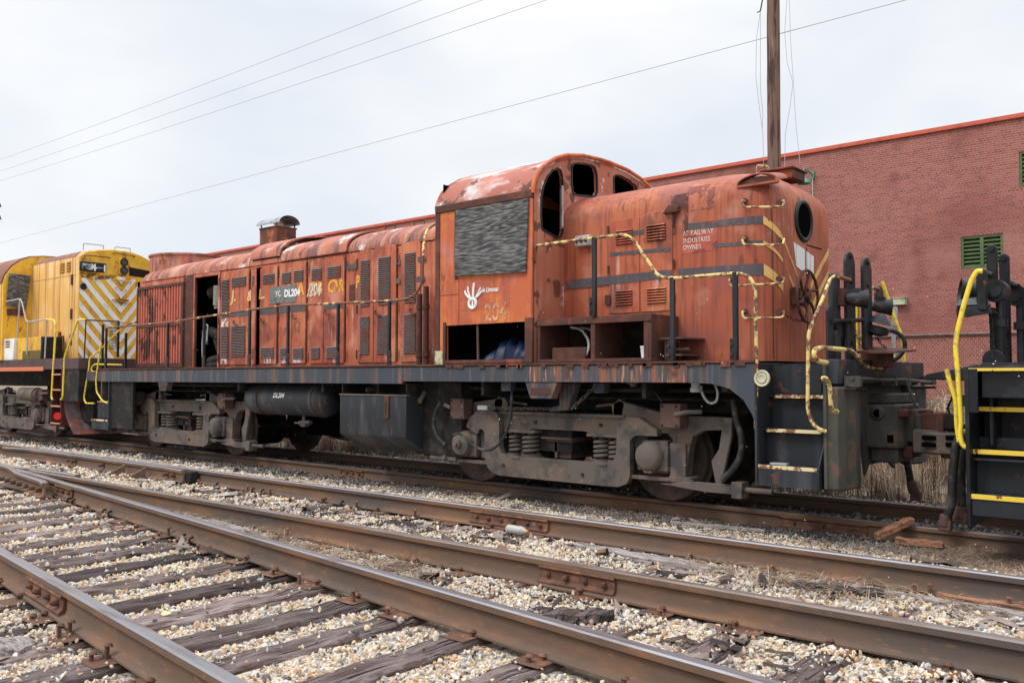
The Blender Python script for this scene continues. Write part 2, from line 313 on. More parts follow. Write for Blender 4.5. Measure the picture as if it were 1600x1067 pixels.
M_bar = mat('joint_bar_rust', (.115, .058, .038), [((.24, .11, .06), 8, V1, .5, .62, 7, .8), ((.35, .22, .19), 6, V1, .63, .7, 7, .6)], rough=.8, bump=[(50, V1, .3, .003)])
M_tie = mat('weathered_sleeper', (.135, .098, .09), [((.27, .21, .20), 2.2, (1.2, .5, 1), .47, .60, 6, .9), ((.022, .018, .018), 7, (7, .28, 3), .535, .575, 9, 1), ((.10, .06, .05), 5, (3, .8, 2), .50, .62, 8, .85), ((.36, .30, .28), 11, (7, .3, 3), .58, .66, 7, .7), ((.035, .03, .03), 1.3, V1, .55, .62, 8, .8)],
    rough=.95, bump=[(7, (7, .28, 3), 1.0, .05), (60, V1, .4, .006)], rnd=(.38, 1.55))
M_oldwood = mat('grey_splintered_wood', (.27, .235, .22), [((.09, .075, .07), 6, (1.5, 6, 6), .5, .6, 7, .9), ((.40, .36, .33), 8, (1, 7, 7), .56, .68)], rough=.95, bump=[(8, (1, 6, 6), .9, .02)])
M_redwood = mat('split_red_wood', (.30, .145, .08), [((.11, .055, .04), 7, (1, 5, 5), .5, .62)], rough=.9, bump=[(8, (1, 6, 6), .9, .02)])
M_plastic = mat('cloudy_plastic', (.38, .37, .35), [((.35, .33, .3), 14, V1, .5, .62)], rough=.3)
M_orangecap = mat('orange_cap', (.7, .15, .03), rough=.4)
M_cup = mat('white_foam_cup', (.82, .82, .82), rough=.6)
M_grey = mat('pale_conduit', (.42, .43, .44), rough=.5)

def rampmat(name, cols, scale=40, rough=.85, instance=False):
    m = bpy.data.materials.new(name); m.use_nodes = True; t = m.node_tree; N = t.nodes; L = t.links
    b = N['Principled BSDF']; b.inputs['Roughness'].default_value = rough; b.inputs['Specular IOR Level'].default_value = .25
    cr = N.new('ShaderNodeValToRGB'); cr.color_ramp.interpolation = 'CONSTANT'
    e = cr.color_ramp.elements; tot = sum(c[1] for c in cols); acc = 0
    for i, (c, wt) in enumerate(cols):
        if i < 2: el = e[i]; el.position = acc / tot
        else: el = e.new(acc / tot)
        el.color = (*c, 1); acc += wt
    if instance:
        oi = N.new('ShaderNodeObjectInfo'); L.new(oi.outputs['Random'], cr.inputs[0])
        tc = N.new('ShaderNodeTexCoord'); nz = N.new('ShaderNodeTexNoise'); nz.inputs['Scale'].default_value = 1.3; L.new(tc.outputs['Object'], nz.inputs['Vector'])
        mr = N.new('ShaderNodeMapRange'); mr.inputs[1].default_value = .3; mr.inputs[2].default_value = .7; mr.inputs[3].default_value = .78; mr.inputs[4].default_value = 1.15
        L.new(nz.outputs[0], mr.inputs[0])
        mm = N.new('ShaderNodeMixRGB'); mm.blend_type = 'MULTIPLY'; mm.inputs[0].default_value = 1; L.new(cr.outputs[0], mm.inputs[1]); L.new(mr.outputs[0], mm.inputs[2])
        L.new(mm.outputs[0], b.inputs['Base Color'])
    MATS[name] = m; return m
STONE = [((.60, .51, .40), 32), ((.48, .31, .18), 10), ((.60, .57, .53), 17), ((.34, .33, .33), 7), ((.13, .125, .125), 5), ((.68, .52, .33), 16), ((.42, .27, .21), 6), ((.50, .44, .38), 13)]
DARKST = [((.16, .15, .145), 30), ((.09, .085, .085), 25), ((.26, .23, .20), 18), ((.40, .35, .29), 8), ((.05, .05, .05), 20)]
M_stone = rampmat('ballast_stone', STONE, instance=True)
M_cinder = rampmat('dark_cinder_stone', DARKST, instance=True)
STRAW = [((.36, .26, .17), 20), ((.24, .15, .105), 28), ((.46, .38, .28), 10), ((.13, .085, .065), 22)]
M_straw = rampmat('dry_weed_stalk', STRAW, instance=True)
M_leafg = mat('green_weed', (.12, .20, .05), rough=.8)

# ground material: voronoi pebbles where ballast lies, dark cinders by the locomotive track, dry earth beyond
def ground_mat():
    m = bpy.data.materials.new('ballast_and_cinder_ground'); m.use_nodes = True; t = m.node_tree; N = t.nodes; L = t.links
    b = N['Principled BSDF']; b.inputs['Roughness'].default_value = .95; b.inputs['Specular IOR Level'].default_value = .15
    tc = N.new('ShaderNodeTexCoord'); sp = N.new('ShaderNodeSeparateXYZ'); L.new(tc.outputs['Object'], sp.inputs[0])
    vo = N.new('ShaderNodeTexVoronoi'); vo.inputs['Scale'].default_value = 34; L.new(tc.outputs['Object'], vo.inputs['Vector'])
    bw = N.new('ShaderNodeSeparateColor'); L.new(vo.outputs['Color'], bw.inputs[0])
    def ramp(cols, f):
        cr = N.new('ShaderNodeValToRGB'); cr.color_ramp.interpolation = 'CONSTANT'; e = cr.color_ramp.elements; tot = sum(c[1] for c in cols); acc = 0
        for i, (c, wt) in enumerate(cols):
            el = e[i] if i < 2 else e.new(acc / tot); el.position = acc / tot; el.color = (*[q * f for q in c], 1); acc += wt
        L.new(bw.outputs[0], cr.inputs[0]); return cr.outputs[0]
    pale = ramp(STONE, .78); dark = ramp(DARKST, .8)
    ns = N.new('ShaderNodeTexNoise'); ns.inputs['Scale'].default_value = 1.3; ns.inputs['Detail'].default_value = 8; L.new(tc.outputs['Object'], ns.inputs['Vector'])
    # y + noise -> zone
    ad = N.new('ShaderNodeMath'); ad.operation = 'MULTIPLY_ADD'; L.new(ns.outputs[0], ad.inputs[0]); ad.inputs[1].default_value = 1.9; L.new(sp.outputs[1], ad.inputs[2])
    def rng_(a, b_):
        r = N.new('ShaderNodeMapRange'); r.inputs[1].default_value = a; r.inputs[2].default_value = b_; L.new(ad.outputs[0], r.inputs[0]); return r.outputs[0]
    def mixc(f, a, c):
        q = N.new('ShaderNodeMixRGB'); L.new(f, q.inputs[0]); L.new(a, q.inputs[1])
        if isinstance(c, tuple): q.inputs[2].default_value = (*c, 1)
        else: L.new(c, q.inputs[2])
        return q.outputs[0]
    c = mixc(rng_(-.55, -.15), pale, dark)
    n2 = N.new('ShaderNodeTexNoise'); n2.inputs['Scale'].default_value = 7; n2.inputs['Detail'].default_value = 10; L.new(tc.outputs['Object'], n2.inputs['Vector'])
    er = N.new('ShaderNodeValToRGB'); er.color_ramp.elements[0].position = .35; er.color_ramp.elements[1].position = .68
    er.color_ramp.elements[0].color = (.10, .075, .055, 1); er.color_ramp.elements[1].color = (.34, .27, .19, 1); L.new(n2.outputs[0], er.inputs[0])
    c = mixc(rng_(2.6, 3.4), c, er.outputs[0])
    L.new(c, b.inputs['Base Color'])
    bp = N.new('ShaderNodeBump'); bp.inputs['Strength'].default_value = .8; bp.inputs['Distance'].default_value = .02; bp.invert = True
    L.new(vo.outputs['Distance'], bp.inputs['Height']); L.new(bp.outputs[0], b.inputs['Normal'])
    return m
M_ground = ground_mat()

def brick_mat():
    m = bpy.data.materials.new('red_brick'); m.use_nodes = True; t = m.node_tree; N = t.nodes; L = t.links
    b = N['Principled BSDF']; b.inputs['Roughness'].default_value = .9; b.inputs['Specular IOR Level'].default_value = .15
    tc = N.new('ShaderNodeTexCoord'); sp = N.new('ShaderNodeSeparateXYZ'); L.new(tc.outputs['Object'], sp.inputs[0])
    cb = N.new('ShaderNodeCombineXYZ'); L.new(sp.outputs[0], cb.inputs[0]); L.new(sp.outputs[2], cb.inputs[1])
    RH = .0686
    def bt(wd, c1, c2):
        q = N.new('ShaderNodeTexBrick'); q.inputs['Scale'].default_value = 1; q.inputs['Brick Width'].default_value = wd; q.inputs['Row Height'].default_value = RH
        q.inputs['Mortar Size'].default_value = .0085; q.inputs['Mortar Smooth'].default_value = .25; q.inputs['Bias'].default_value = -.15
        q.inputs['Color1'].default_value = (*c1, 1); q.inputs['Color2'].default_value = (*c2, 1); q.inputs['Mortar'].default_value = (.38, .25, .215, 1)
        L.new(cb.outputs[0], q.inputs['Vector']); return q
    A = bt(.213, (.37, .125, .10), (.25, .078, .065)); B = bt(.1065, (.33, .10, .075), (.185, .055, .048))
    dv = N.new('ShaderNodeMath'); dv.operation = 'DIVIDE'; L.new(sp.outputs[2], dv.inputs[0]); dv.inputs[1].default_value = RH
    fl = N.new('ShaderNodeMath'); fl.operation = 'FLOOR'; L.new(dv.outputs[0], fl.inputs[0])
    md = N.new('ShaderNodeMath'); md.operation = 'MODULO'; L.new(fl.outputs[0], md.inputs[0]); md.inputs[1].default_value = 6
    lt = N.new('ShaderNodeMath'); lt.operation = 'LESS_THAN'; L.new(md.outputs[0], lt.inputs[0]); lt.inputs[1].default_value = .5
    lo = N.new('ShaderNodeMath'); lo.operation = 'LESS_THAN'; L.new(sp.outputs[2], lo.inputs[0]); lo.inputs[1].default_value = 2.6
    mxm = N.new('ShaderNodeMath'); mxm.operation = 'MAXIMUM'; L.new(lt.outputs[0], mxm.inputs[0]); L.new(lo.outputs[0], mxm.inputs[1])
    mx = N.new('ShaderNodeMixRGB'); L.new(mxm.outputs[0], mx.inputs[0]); L.new(A.outputs[0], mx.inputs[1]); L.new(B.outputs[0], mx.inputs[2])
    cur = mx.outputs[0]
    for sc, lo_, hi_, c, k in ((.20, .48, .62, (.20, .065, .055), .6), (1.6, .55, .72, (.15, .06, .055), .4), (.5, .56, .68, (.42, .22, .18), .4)):
        n = N.new('ShaderNodeTexNoise'); n.inputs['Scale'].default_value = sc; n.inputs['Detail'].default_value = 9; L.new(tc.outputs['Object'], n.inputs['Vector'])
        r = N.new('ShaderNodeMapRange'); r.inputs[1].default_value = lo_; r.inputs[2].default_value = hi_; r.inputs[4].default_value = k; L.new(n.outputs[0], r.inputs[0])
        q = N.new('ShaderNodeMixRGB'); L.new(r.outputs[0], q.inputs[0]); L.new(cur, q.inputs[1]); q.inputs[2].default_value = (*c, 1); cur = q.outputs[0]
    L.new(cur, b.inputs['Base Color'])
    bp = N.new('ShaderNodeBump'); bp.inputs['Strength'].default_value = .5; bp.inputs['Distance'].default_value = .01; bp.invert = True
    L.new(A.outputs['Fac'], bp.inputs['Height']); L.new(bp.outputs[0], b.inputs['Normal'])
    return m
M_brick = brick_mat()
def rubble_mat():
    m = bpy.data.materials.new('whitewashed_rubble_stone'); m.use_nodes = True; t = m.node_tree; N = t.nodes; L = t.links
    b = N['Principled BSDF']; b.inputs['Roughness'].default_value = .95
    tc = N.new('ShaderNodeTexCoord'); vo = N.new('ShaderNodeTexVoronoi'); vo.feature = 'DISTANCE_TO_EDGE'; vo.inputs['Scale'].default_value = 4.5; L.new(tc.outputs['Object'], vo.inputs['Vector'])
    v2 = N.new('ShaderNodeTexVoronoi'); v2.inputs['Scale'].default_value = 4.5; L.new(tc.outputs['Object'], v2.inputs['Vector'])
    cr = N.new('ShaderNodeValToRGB'); e = cr.color_ramp.elements; e[0].position = 0; e[0].color = (.16, .13, .12, 1); e[1].position = .08; e[1].color = (.50, .43, .40, 1); L.new(vo.outputs['Distance'], cr.inputs[0])
    mm = N.new('ShaderNodeMixRGB'); mm.blend_type = 'MULTIPLY'; mm.inputs[0].default_value = .5; sc3 = N.new('ShaderNodeSeparateColor'); L.new(v2.outputs['Color'], sc3.inputs[0]); L.new(cr.outputs[0], mm.inputs[1]); L.new(sc3.outputs[0], mm.inputs[2])
    L.new(mm.outputs[0], b.inputs['Base Color'])
    bp = N.new('ShaderNodeBump'); bp.inputs['Distance'].default_value = .06; L.new(vo.outputs['Distance'], bp.inputs['Height']); L.new(bp.outputs[0], b.inputs['Normal'])
    return m
M_rubble = rubble_mat()
exec_marker = 0

# ------------------------------------------------------------------ ground
B1Y, B2Y, AY1, AY2, ZT = -3.57, -5.03, -.68, .78, .22
def c1y(x): return -6.48 - .109 * x
def c2y(x): return c1y(x) - 1.56
def ss(a, b, v): t = np.clip((v - a) / (b - a), 0, 1); return t * t * (3 - 2 * t)
def wob(x, y):
    return (np.sin(x * 1.7 + y * .9) + np.sin(x * .63 - y * 2.1 + 1) + np.sin(x * 3.3 + y * 2.7 + 2) * .5 + np.sin(x * 6.1 - y * 5.3) * .3) / 2.8
def gz(x, y):
    x = np.asarray(x, float); y = np.asarray(y, float)
    base = -.008 + .031 * ss(-5.9, -5.4, y)
    z = base + (-.165 - base) * ss(-3.0, -1.4, y)
    z = z - .05 * ss(1.2, 3.5, y)
    wl = np.where((y > 3), .05, .016)
    z = z + wob(x, y) * wl
    return z
xs = np.unique(np.concatenate([[-400, -200, -120], np.arange(-80, -24, 2.), np.arange(-24, 4, .14), np.arange(4, 60, 4.), [120, 250, 400]]))
ys = np.unique(np.concatenate([[-300, -100, -40, -20], np.arange(-14, -9, 1.), np.arange(-9, 3.2, .14), np.arange(3.2, 21, 1.), [40, 90, 200, 400]]))
XX, YY = np.meshgrid(xs, ys); ZZ = gz(XX, YY)
gm = MB(); nx = len(xs)
gm.v = list(zip(XX.ravel().tolist(), YY.ravel().tolist(), ZZ.ravel().tolist()))
gm.f = [(j * nx + i, j * nx + i + 1, (j + 1) * nx + i + 1, (j + 1) * nx + i) for j in range(len(ys) - 1) for i in range(nx - 1)]; gm.mi = [0] * len(gm.f)
struct(gm.build('ground', M_ground, smooth=180))

# ------------------------------------------------------------------ rails
RW = .0365
def rail_prof(zt):  # (offset, z, material of the face that starts here); clockwise
    h = .175; b = zt - h
    return [(-.07, b, 0), (-.07, b + .011, 0), (-.018, b + .029, 0), (-.009, b + .05, 0), (-.009, b + .117, 0), (-RW, zt - .040, 0), (-RW, zt - .008, 1), (-RW + .010, zt, 1),
            (RW - .010, zt, 1), (RW, zt - .008, 0), (RW, zt - .040, 0), (.009, b + .117, 0), (.009, b + .05, 0), (.018, b + .029, 0), (.07, b + .011, 0), (.07, b, 0)]
def rail_mesh(pts, zt):
    mb = MB(); pr = rail_prof(zt); n = len(pr); m = len(pts)
    for i, p in enumerate(pts):
        a = Vector(pts[max(i - 1, 0)]); c = Vector(pts[min(i + 1, m - 1)]); d = (c - a).normalized(); nn = Vector((-d.y, d.x))
        for o_, z_, _ in pr: mb.v.append((p[0] + nn.x * o_, p[1] + nn.y * o_, z_))
    for i in range(m - 1):
        for j in range(n):
            mb.f.append((i * n + j, (i + 1) * n + j, (i + 1) * n + (j + 1) % n, i * n + (j + 1) % n)); mb.mi.append(pr[j][2])
    mb.f += [tuple(range(n)), tuple(range((m - 1) * n, m * n))[::-1]]; mb.mi += [0, 0]
    return mb
def add_rail(name, pts, zt, label, group, top=M_railtop):
    mb = rail_mesh(pts, zt); o = mb.build('rail', [M_railside, top], base=(pts[-1][0], pts[-1][1], zt - .175), smooth=30)
    return tag(o, label, 'rail', group)
def frame_at(p, d, side):
    """returns function mapping (along, out, z) to world for the rail side facing the camera (side=-1) or away"""
    d = Vector(d).normalized(); nn = Vector((-d.y, d.x, 0)) * side
    return lambda a, o_, z: Vector((p[0] + d.x * a + nn.x * o_, p[1] + d.y * a + nn.y * o_, z))
def joint_bar(rail, p, d, zt, length=.62, side=-1, bolts=4, m=M_bar):
    f = frame_at(p, d, side); mb = MB(); b = zt - .175
    prof = [(.012, b + .03), (.052, b + .018), (.056, b + .034), (.030, b + .055), (.026, b + .105), (.046, b + .122), (.040, b + .134), (.012, b + .128)]
    vs = [f(-length / 2, o_, z) for o_, z in prof] + [f(length / 2, o_, z) for o_, z in prof]; n = len(prof)
    mb.add(vs, [(i, (i + 1) % n, n + (i + 1) % n, n + i) for i in range(n)] + [tuple(range(n)), tuple(range(n, 2 * n))[::-1]])
    o = mb.build('joint_bar', m, rail, smooth=0)
    for k in range(bolts):
        a = -length / 2 + length * (k + .5) / bolts; q = MB(); h = .03 if (k % 2) else .018
        q.cyl(f(a, .024, b + .08), f(a, .03 + h, b + .08), .019, n=6); q.cyl(f(a, .024, b + .08), f(a, .045 + h, b + .08), .010, n=8)
        q.build('bolt', M_bar, o, smooth=0)
    # the gap between the two rail ends
    return o
def anchor(rail, p, d, zt, side=-1):
    f = frame_at(p, d, side); b = zt - .175; q = MB()
    pts = [f(0, .03 + .045 * math.sin(t), b - .005 + .05 * (1 - math.cos(t)) * .55 + .0) for t in np.linspace(.3, 2.9, 7)]
    q.tube([f(0, .02, b - .008), f(0, .075, b - .012), f(0, .095, b + .012), f(0, .085, b + .04), f(0, .055, b + .045)], .012, 6, fl=.02, k=3)
    return q.build('rail_anchor', M_truckd, rail, smooth=40)
def sub(a, b, y, n=None): return [(a + (b - a) * i / (n or 60), y + .006 * math.sin((a + (b - a) * i / (n or 60)) * .8)) for i in range((n or 60) + 1)]

rA1 = add_rail('rail', sub(-90, 14, AY1), 0, 'low muddy rail nearest the camera on the locomotive track, under the wheels', 'rails of the locomotive track', M_railtopr)
rA2 = add_rail('rail', sub(-90, 14, AY2), 0, 'far rail of the locomotive track, showing behind the coupler hoses', 'rails of the locomotive track', M_railtopr)
rB1 = add_rail('rail', sub(-90, 14, B1Y), ZT, 'shiny straight rail farthest from the camera on the raised middle track', 'rails of the middle track')
rB2 = add_rail('rail', sub(-11.2, 14, B2Y), ZT, 'duller brown straight rail on the camera side of the middle track, starting at the frog', 'rails of the middle track', M_railtopr)
rB3 = add_rail('rail', sub(-90, -13.4, B2Y), ZT, 'short far stretch of rail running left beyond the frog', 'rails of the middle track')
rC1 = add_rail('rail', [(x, c1y(x)) for x in np.linspace(-11.0, 9, 30)], ZT, 'thick rust brown rail of the diverging track, running from the frog to the lower right', 'rails of the diverging track')
rC2 = add_rail('rail', [(x, c2y(x)) for x in np.linspace(-18, 6, 30)], ZT, 'nearest rail, cutting across the lower left corner of the photograph', 'rails of the diverging track')
dC = (1, -.109, 0)
joint_bar(rB2, (-3.42, B2Y), (1, 0, 0), ZT, .60, bolts=4); joint_bar(rB1, (-5.27, B1Y), (1, 0, 0), ZT, .92, bolts=6)
joint_bar(rB1, (-17.3, B1Y), (1, 0, 0), ZT, .6, bolts=4)
joint_bar(rC2, (-5.62, c2y(-5.62)), dC, ZT, .72, bolts=4); joint_bar(rA1, (-3.5, AY1), (1, 0, 0), 0, .9, bolts=3); joint_bar(rA1, (-11.1, AY1), (1, 0, 0), 0, .6, bolts=4)
for x in (-8.97, -8.8, -7.02, -6.86, -10.1, -9.94): anchor(rC1, (x, c1y(x)), dC, ZT)
for x in (-7.9, -7.6, -9.3, -9.1, -10.1): anchor(rB1, (x, B1Y), (1, 0, 0), ZT)
# guard rail beside the far rail, braced, ending in a block
g = add_rail('guard_rail', [(-16.6, B1Y - .28), (-16.0, B1Y - .15), (-15.2, B1Y - .13), (-11.3, B1Y - .13), (-10.75, B1Y - .17)], ZT, 'braced guard rail lying close along the far rail at left', None)
g.name = 'guard_rail'; g['category'] = 'guard rail'
for x in (-12.35, -11.75):
    q = MB(); q.add([(x, B1Y - .20, .19), (x + .03, B1Y - .20, .19), (x + .03, B1Y - .52, .03), (x, B1Y - .52, .03), (x, B1Y - .20, .05), (x + .03, B1Y - .20, .05)], [(0, 1, 2, 3), (0, 3, 4), (1, 5, 2), (0, 4, 5, 1), (3, 2, 5, 4)])
    q.build('brace', M_railside, g)
MB().box(-10.78, -10.62, B1Y - .15, B1Y - .035, .06, .2).build('end_block', M_truckd, g, bevel=.01)
for x in (-14.2, -14.05, -13.1, -11.2, -11.0): MB().cyl((x, B1Y - .13, .13), (x, B1Y - .23, .13), .025, n=6).build('bolt', M_bar, g)
# frog: point, wing rails and filler
fr = thing('frog', 'rusty bolted frog where the diverging rail crosses the middle track', 'frog', (-12, -5.15, .045))
def fpt(x): return c1y(x)
o = rail_mesh([(x, c1y(x)) for x in np.linspace(-12.6, -10.98, 8)], ZT + .001).build('frog_point', [M_railside, M_railtop], fr, smooth=30)
o = rail_mesh([(x, B2Y - .004) for x in np.linspace(-12.3, -11.18, 6)], ZT - .001).build('frog_point', [M_railside, M_railtopr], fr, smooth=30)
o = rail_mesh([(-13.4, B2Y), (-12.9, B2Y - .05), (-12.6, B2Y - .11), (-12.0, c1y(-12.0) - .12), (-10.9, c1y(-10.9) - .14), (-10.6, c1y(-10.6) - .19)], ZT + .004).build('wing_rail', [M_railside, M_railtop], fr, smooth=30)
o = rail_mesh([(-14.6, c1y(-14.6)), (-13.2, c1y(-13.2) + .01), (-12.8, c1y(-12.8) + .08), (-12.3, B2Y + .11), (-11.2, B2Y + .13)], ZT + .002).build('wing_rail', [M_railside, M_railtop], fr, smooth=30)
for k in range(9):
    x = -13.0 + k * .27; y = c1y(x) - .17
    MB().cyl((x, y, .12), (x, y - .06, .12), .028, n=6).build('bolt', M_bar, fr)
MB().box(-12.4, -10.7, -5.42, -5.05, .048, .066).build('base_plate', M_railside, fr)
joint_bar(rC1, (-10.45, c1y(-10.45)), dC, ZT, .6, bolts=3, m=M_bar)

# ------------------------------------------------------------------ sleepers of the turnout
def sleeper_mesh(x0, wdt, y0, y1, zt, seed):
    r = random.Random(seed); n = 34; rows = []
    skew = r.uniform(-.05, .05)
    for i in range(n + 1):
        y = y0 + (y1 - y0) * i / n; dx = skew * (i / n - .5) + r.uniform(-.010, .010); dz = r.uniform(-.012, .005)
        a = x0 - wdt + dx + r.uniform(-.014, .012); b = x0 + dx + r.uniform(-.016, .010)
        rows.append([Vector((a - .003, y, zt - .19)), Vector((a, y, zt - .018 + dz)), Vector((a + .014, y, zt + dz)), Vector((a + wdt * .35, y, zt + dz + r.uniform(-.006, .004))),
                     Vector((a + wdt * .65, y, zt + dz + r.uniform(-.008, .003))), Vector((b - .016, y, zt + dz)), Vector((b, y, zt - .02 + dz)), Vector((b + .003, y, zt - .19))])
    mb = MB(); mb.grid(rows); k = 8
    mb.f.append(tuple(range(k))[::-1]); mb.f.append(tuple(range(n * k, (n + 1) * k))); mb.mi += [0, 0]
    return mb
tie_fronts = [-.52, -1.06, -1.60, -2.12, -2.66, -3.21, -3.78, -4.25, -4.79, -5.27, -5.84, -6.38, -6.86, -7.29, -7.80, -8.33]
while tie_fronts[-1] > -21: tie_fronts.append(tie_fronts[-1] - random.uniform(.49, .56))
TIES = []
SL = ['dark weathered wooden sleeper among pale ballast, one of those crossing under the turnout rails']
for i, xf in enumerate(tie_fronts):
    wd = random.uniform(.20, .25); y1 = -3.0 + random.uniform(-.06, .1); y0 = c2y(xf) - .52 + random.uniform(-.12, .14)
    if xf < -14.5: y0 = -7.2
    zt = .035 + random.uniform(-.008, .004)
    o = sleeper_mesh(xf, wd, y0, y1, zt, i + 3).build('railway_sleeper', M_tie, base=(xf - wd / 2, (y0 + y1) / 2, zt - .19), smooth=35)
    tag(o, 'dark weathered wooden sleeper sunk in pale ballast under the two raised tracks', 'sleeper', 'sleepers under the turnout')
    TIES.append((xf - wd, xf, y0, y1))
    if xf < -13: continue
    xc = xf - wd / 2
    for ry, sl_ in ((B1Y, 0), (B2Y, 0), (c1y(xc), -.109), (c2y(xc), -.109)):
        if xf < -10.4 and ry in (B2Y,): continue
        pm = MB(); pm.box(xc - .09, xc + .09, ry - .19, ry + .17, zt + .001, .043)
        pl = pm.build('tie_plate', M_bar, o, bevel=.004)
        for sgn, off in ((-1, .085), (-1, .15), (1, .085)):
            if random.random() < .3: continue
            sxp = xc + random.uniform(-.06, .06); hh = random.choice([.015, .02, .03, .06]); syp = ry + sgn * off
            sp = MB(); sp.box(sxp - .009, sxp + .009, syp - .009, syp + .009, zt - .02, .045 + hh); sp.cyl((sxp, syp - sgn * .008, .043 + hh), (sxp, syp - sgn * .012, .058 + hh), .024, .014, n=8)
            sp.build('spike', M_bar, pl, smooth=0)

# ------------------------------------------------------------------ ballast stones (uncountable: one object, stones instanced)
def hidden_collection(name): return bpy.data.collections.new(name)
def stone_protos(name, m, n, flat):
    c = hidden_collection(name)
    import bmesh
    for k in range(n):
        bm = bmesh.new(); bmesh.ops.create_icosphere(bm, subdivisions=1 if k % 2 else 2, radius=.5)
        a, b, cc = random.uniform(.85, 1.25), random.uniform(.7, 1), random.uniform(*flat)
        sdv = Vector((random.uniform(0, 9), random.uniform(0, 9), 0))
        from mathutils import noise as mn
        for v in bm.verts:
            q = v.co.copy(); f = 1 + .60 * mn.noise(q * 2.0 + sdv) + .2 * mn.noise(q * 5 + sdv); v.co = Vector((q.x * a * f, q.y * b * f, q.z * cc * f))
        me = bpy.data.meshes.new('stone'); bm.to_mesh(me); bm.free(); me.materials.append(m)
        if k % 3 == 0: me.shade_smooth(); me.set_sharp_from_angle(angle=R(24))
        o = bpy.data.objects.new('stone', me); c.objects.link(o)
    return c
def scatter(name, pts, scl, coll, material, label, cat, upright=False, rots=None):
    me = bpy.data.meshes.new(name); me.vertices.add(len(pts)); me.vertices.foreach_set('co', np.asarray(pts, 'f').ravel())
    for nm, arr in (('sc', scl),):
        at = me.attributes.new(nm, 'FLOAT', 'POINT'); at.data.foreach_set('value', np.asarray(arr, 'f'))
    rot = rots if rots is not None else rng.uniform(0, 6.283, (len(pts), 3)) * ([0, 0, 1] if upright else [1, 1, 1])
    at = me.attributes.new('ro', 'FLOAT_VECTOR', 'POINT'); at.data.foreach_set('vector', np.asarray(rot, 'f').ravel())
    me.materials.append(material)
    o = bpy.data.objects.new(name, me); COL.objects.link(o)
    g = bpy.data.node_groups.new(name, 'GeometryNodeTree'); g.interface.new_socket('Geometry', in_out='INPUT', socket_type='NodeSocketGeometry'); g.interface.new_socket('Geometry', in_out='OUTPUT', socket_type='NodeSocketGeometry')
    N = g.nodes; L = g.links; i = N.new('NodeGroupInput'); u = N.new('NodeGroupOutput'); ip = N.new('GeometryNodeInstanceOnPoints'); ci = N.new('GeometryNodeCollectionInfo')
    ci.inputs['Collection'].default_value = coll; ci.inputs['Separate Children'].default_value = True; ci.inputs['Reset Children'].default_value = True
    ip.inputs['Pick Instance'].default_value = True
    ns = N.new('GeometryNodeInputNamedAttribute'); ns.data_type = 'FLOAT'; ns.inputs['Name'].default_value = 'sc'
    nr = N.new('GeometryNodeInputNamedAttribute'); nr.data_type = 'FLOAT_VECTOR'; nr.inputs['Name'].default_value = 'ro'
    e2r = N.new('FunctionNodeEulerToRotation'); L.new(nr.outputs[0], e2r.inputs[0])
    L.new(i.outputs[0], ip.inputs['Points']); L.new(ci.outputs[0], ip.inputs['Instance']); L.new(ns.outputs[0], ip.inputs['Scale']); L.new(e2r.outputs[0], ip.inputs['Rotation'])
    L.new(ip.outputs[0], u.inputs[0])
    md = o.modifiers.new('scatter', 'NODES'); md.node_group = g
    return tag(o, label, cat, kind='stuff')
def in_view(x, y, z=0, m=60):
    dx = x - CAM.x; dy = y - CAM.y; dep = -math.sin(YAW) * dx + math.cos(YAW) * dy; lat = math.cos(YAW) * dx + math.sin(YAW) * dy
    px = 800 + FPX * lat / np.maximum(dep, .01); py = 589 + FPX * (CAM.z - z) / np.maximum(dep, .01)
    return (dep > 1) & (px > -m - 200) & (px < 1600 + m + 200) & (py < 1067 + m + 200)
def gravel_points(x0, x1, y0, y1, dens):
    n = int((x1 - x0) * (y1 - y0) * dens); x = rng.uniform(x0, x1, n); y = rng.uniform(y0, y1, n)
    k = in_view(x, y); return x[k], y[k]
def rail_clear(x, y, r):
    k = np.ones(len(x), bool)
    for yy in (AY1, AY2, B1Y): k &= np.abs(y - yy) > r
    k &= ~((np.abs(y - B2Y) < r) & ((x > -11.2) | (x < -13.4)))
    k &= ~((np.abs(y - c1y(x)) < r) & (x > -14.5)); k &= np.abs(y - c2y(x)) > r
    k &= ~((x > -16.6) & (x < -10.6) & (np.abs(y - B1Y + .13) < r))
    k &= ~((x > -12.6) & (x < -10.5) & (y < -5.0) & (y > -5.45))
    return k
px_, py_ = [], []; sc_ = []
for (x0, x1, dn, s0) in ((-7, 2, 2900, .0205), (-12, -7, 1700, .026), (-17, -12, 700, .040), (-26, -17, 330, .055)):
    x, y = gravel_points(x0, x1, -9.3, -.75, dn); px_.append(x); py_.append(y); sc_.append(s0 * np.clip(rng.lognormal(0, .38, len(x)), .45, 2.2))
x = np.concatenate(px_); y = np.concatenate(py_); s = np.concatenate(sc_)
k = rail_clear(x, y, .085); x, y, s = x[k], y[k], s[k]
on = np.zeros(len(x), bool)
for a, b, y0, y1 in TIES: on |= (x > a - .012) & (x < b + .012) & (y > y0) & (y < y1)
cover = np.where(y > c1y(x), .13, .03); cover = np.where((y > c1y(x)) & (wob(x * 1.3, y * 1.9) > .15), .7, cover)
cover = np.where(y < c2y(x), .14, cover)
cover = np.where((y < c1y(x)) & (wob(x * 1.6, y * 2.3) > .62), .35, cover)
keep = ~on | (rng.random(len(x)) < cover); x, y, s, on = x[keep], y[keep], s[keep], on[keep]
z = np.where(on, .035 + s * .18, gz(x, y) + rng.uniform(-.012, .012, len(x)) + s * .1)
zone = y + wob(x, y) * .35 + wob(x * 3, y * 2) * .2
dark = zone > -1.25; dark |= (rng.random(len(x)) < .06) & (wob(x * 2, y * 1.3) > .3)
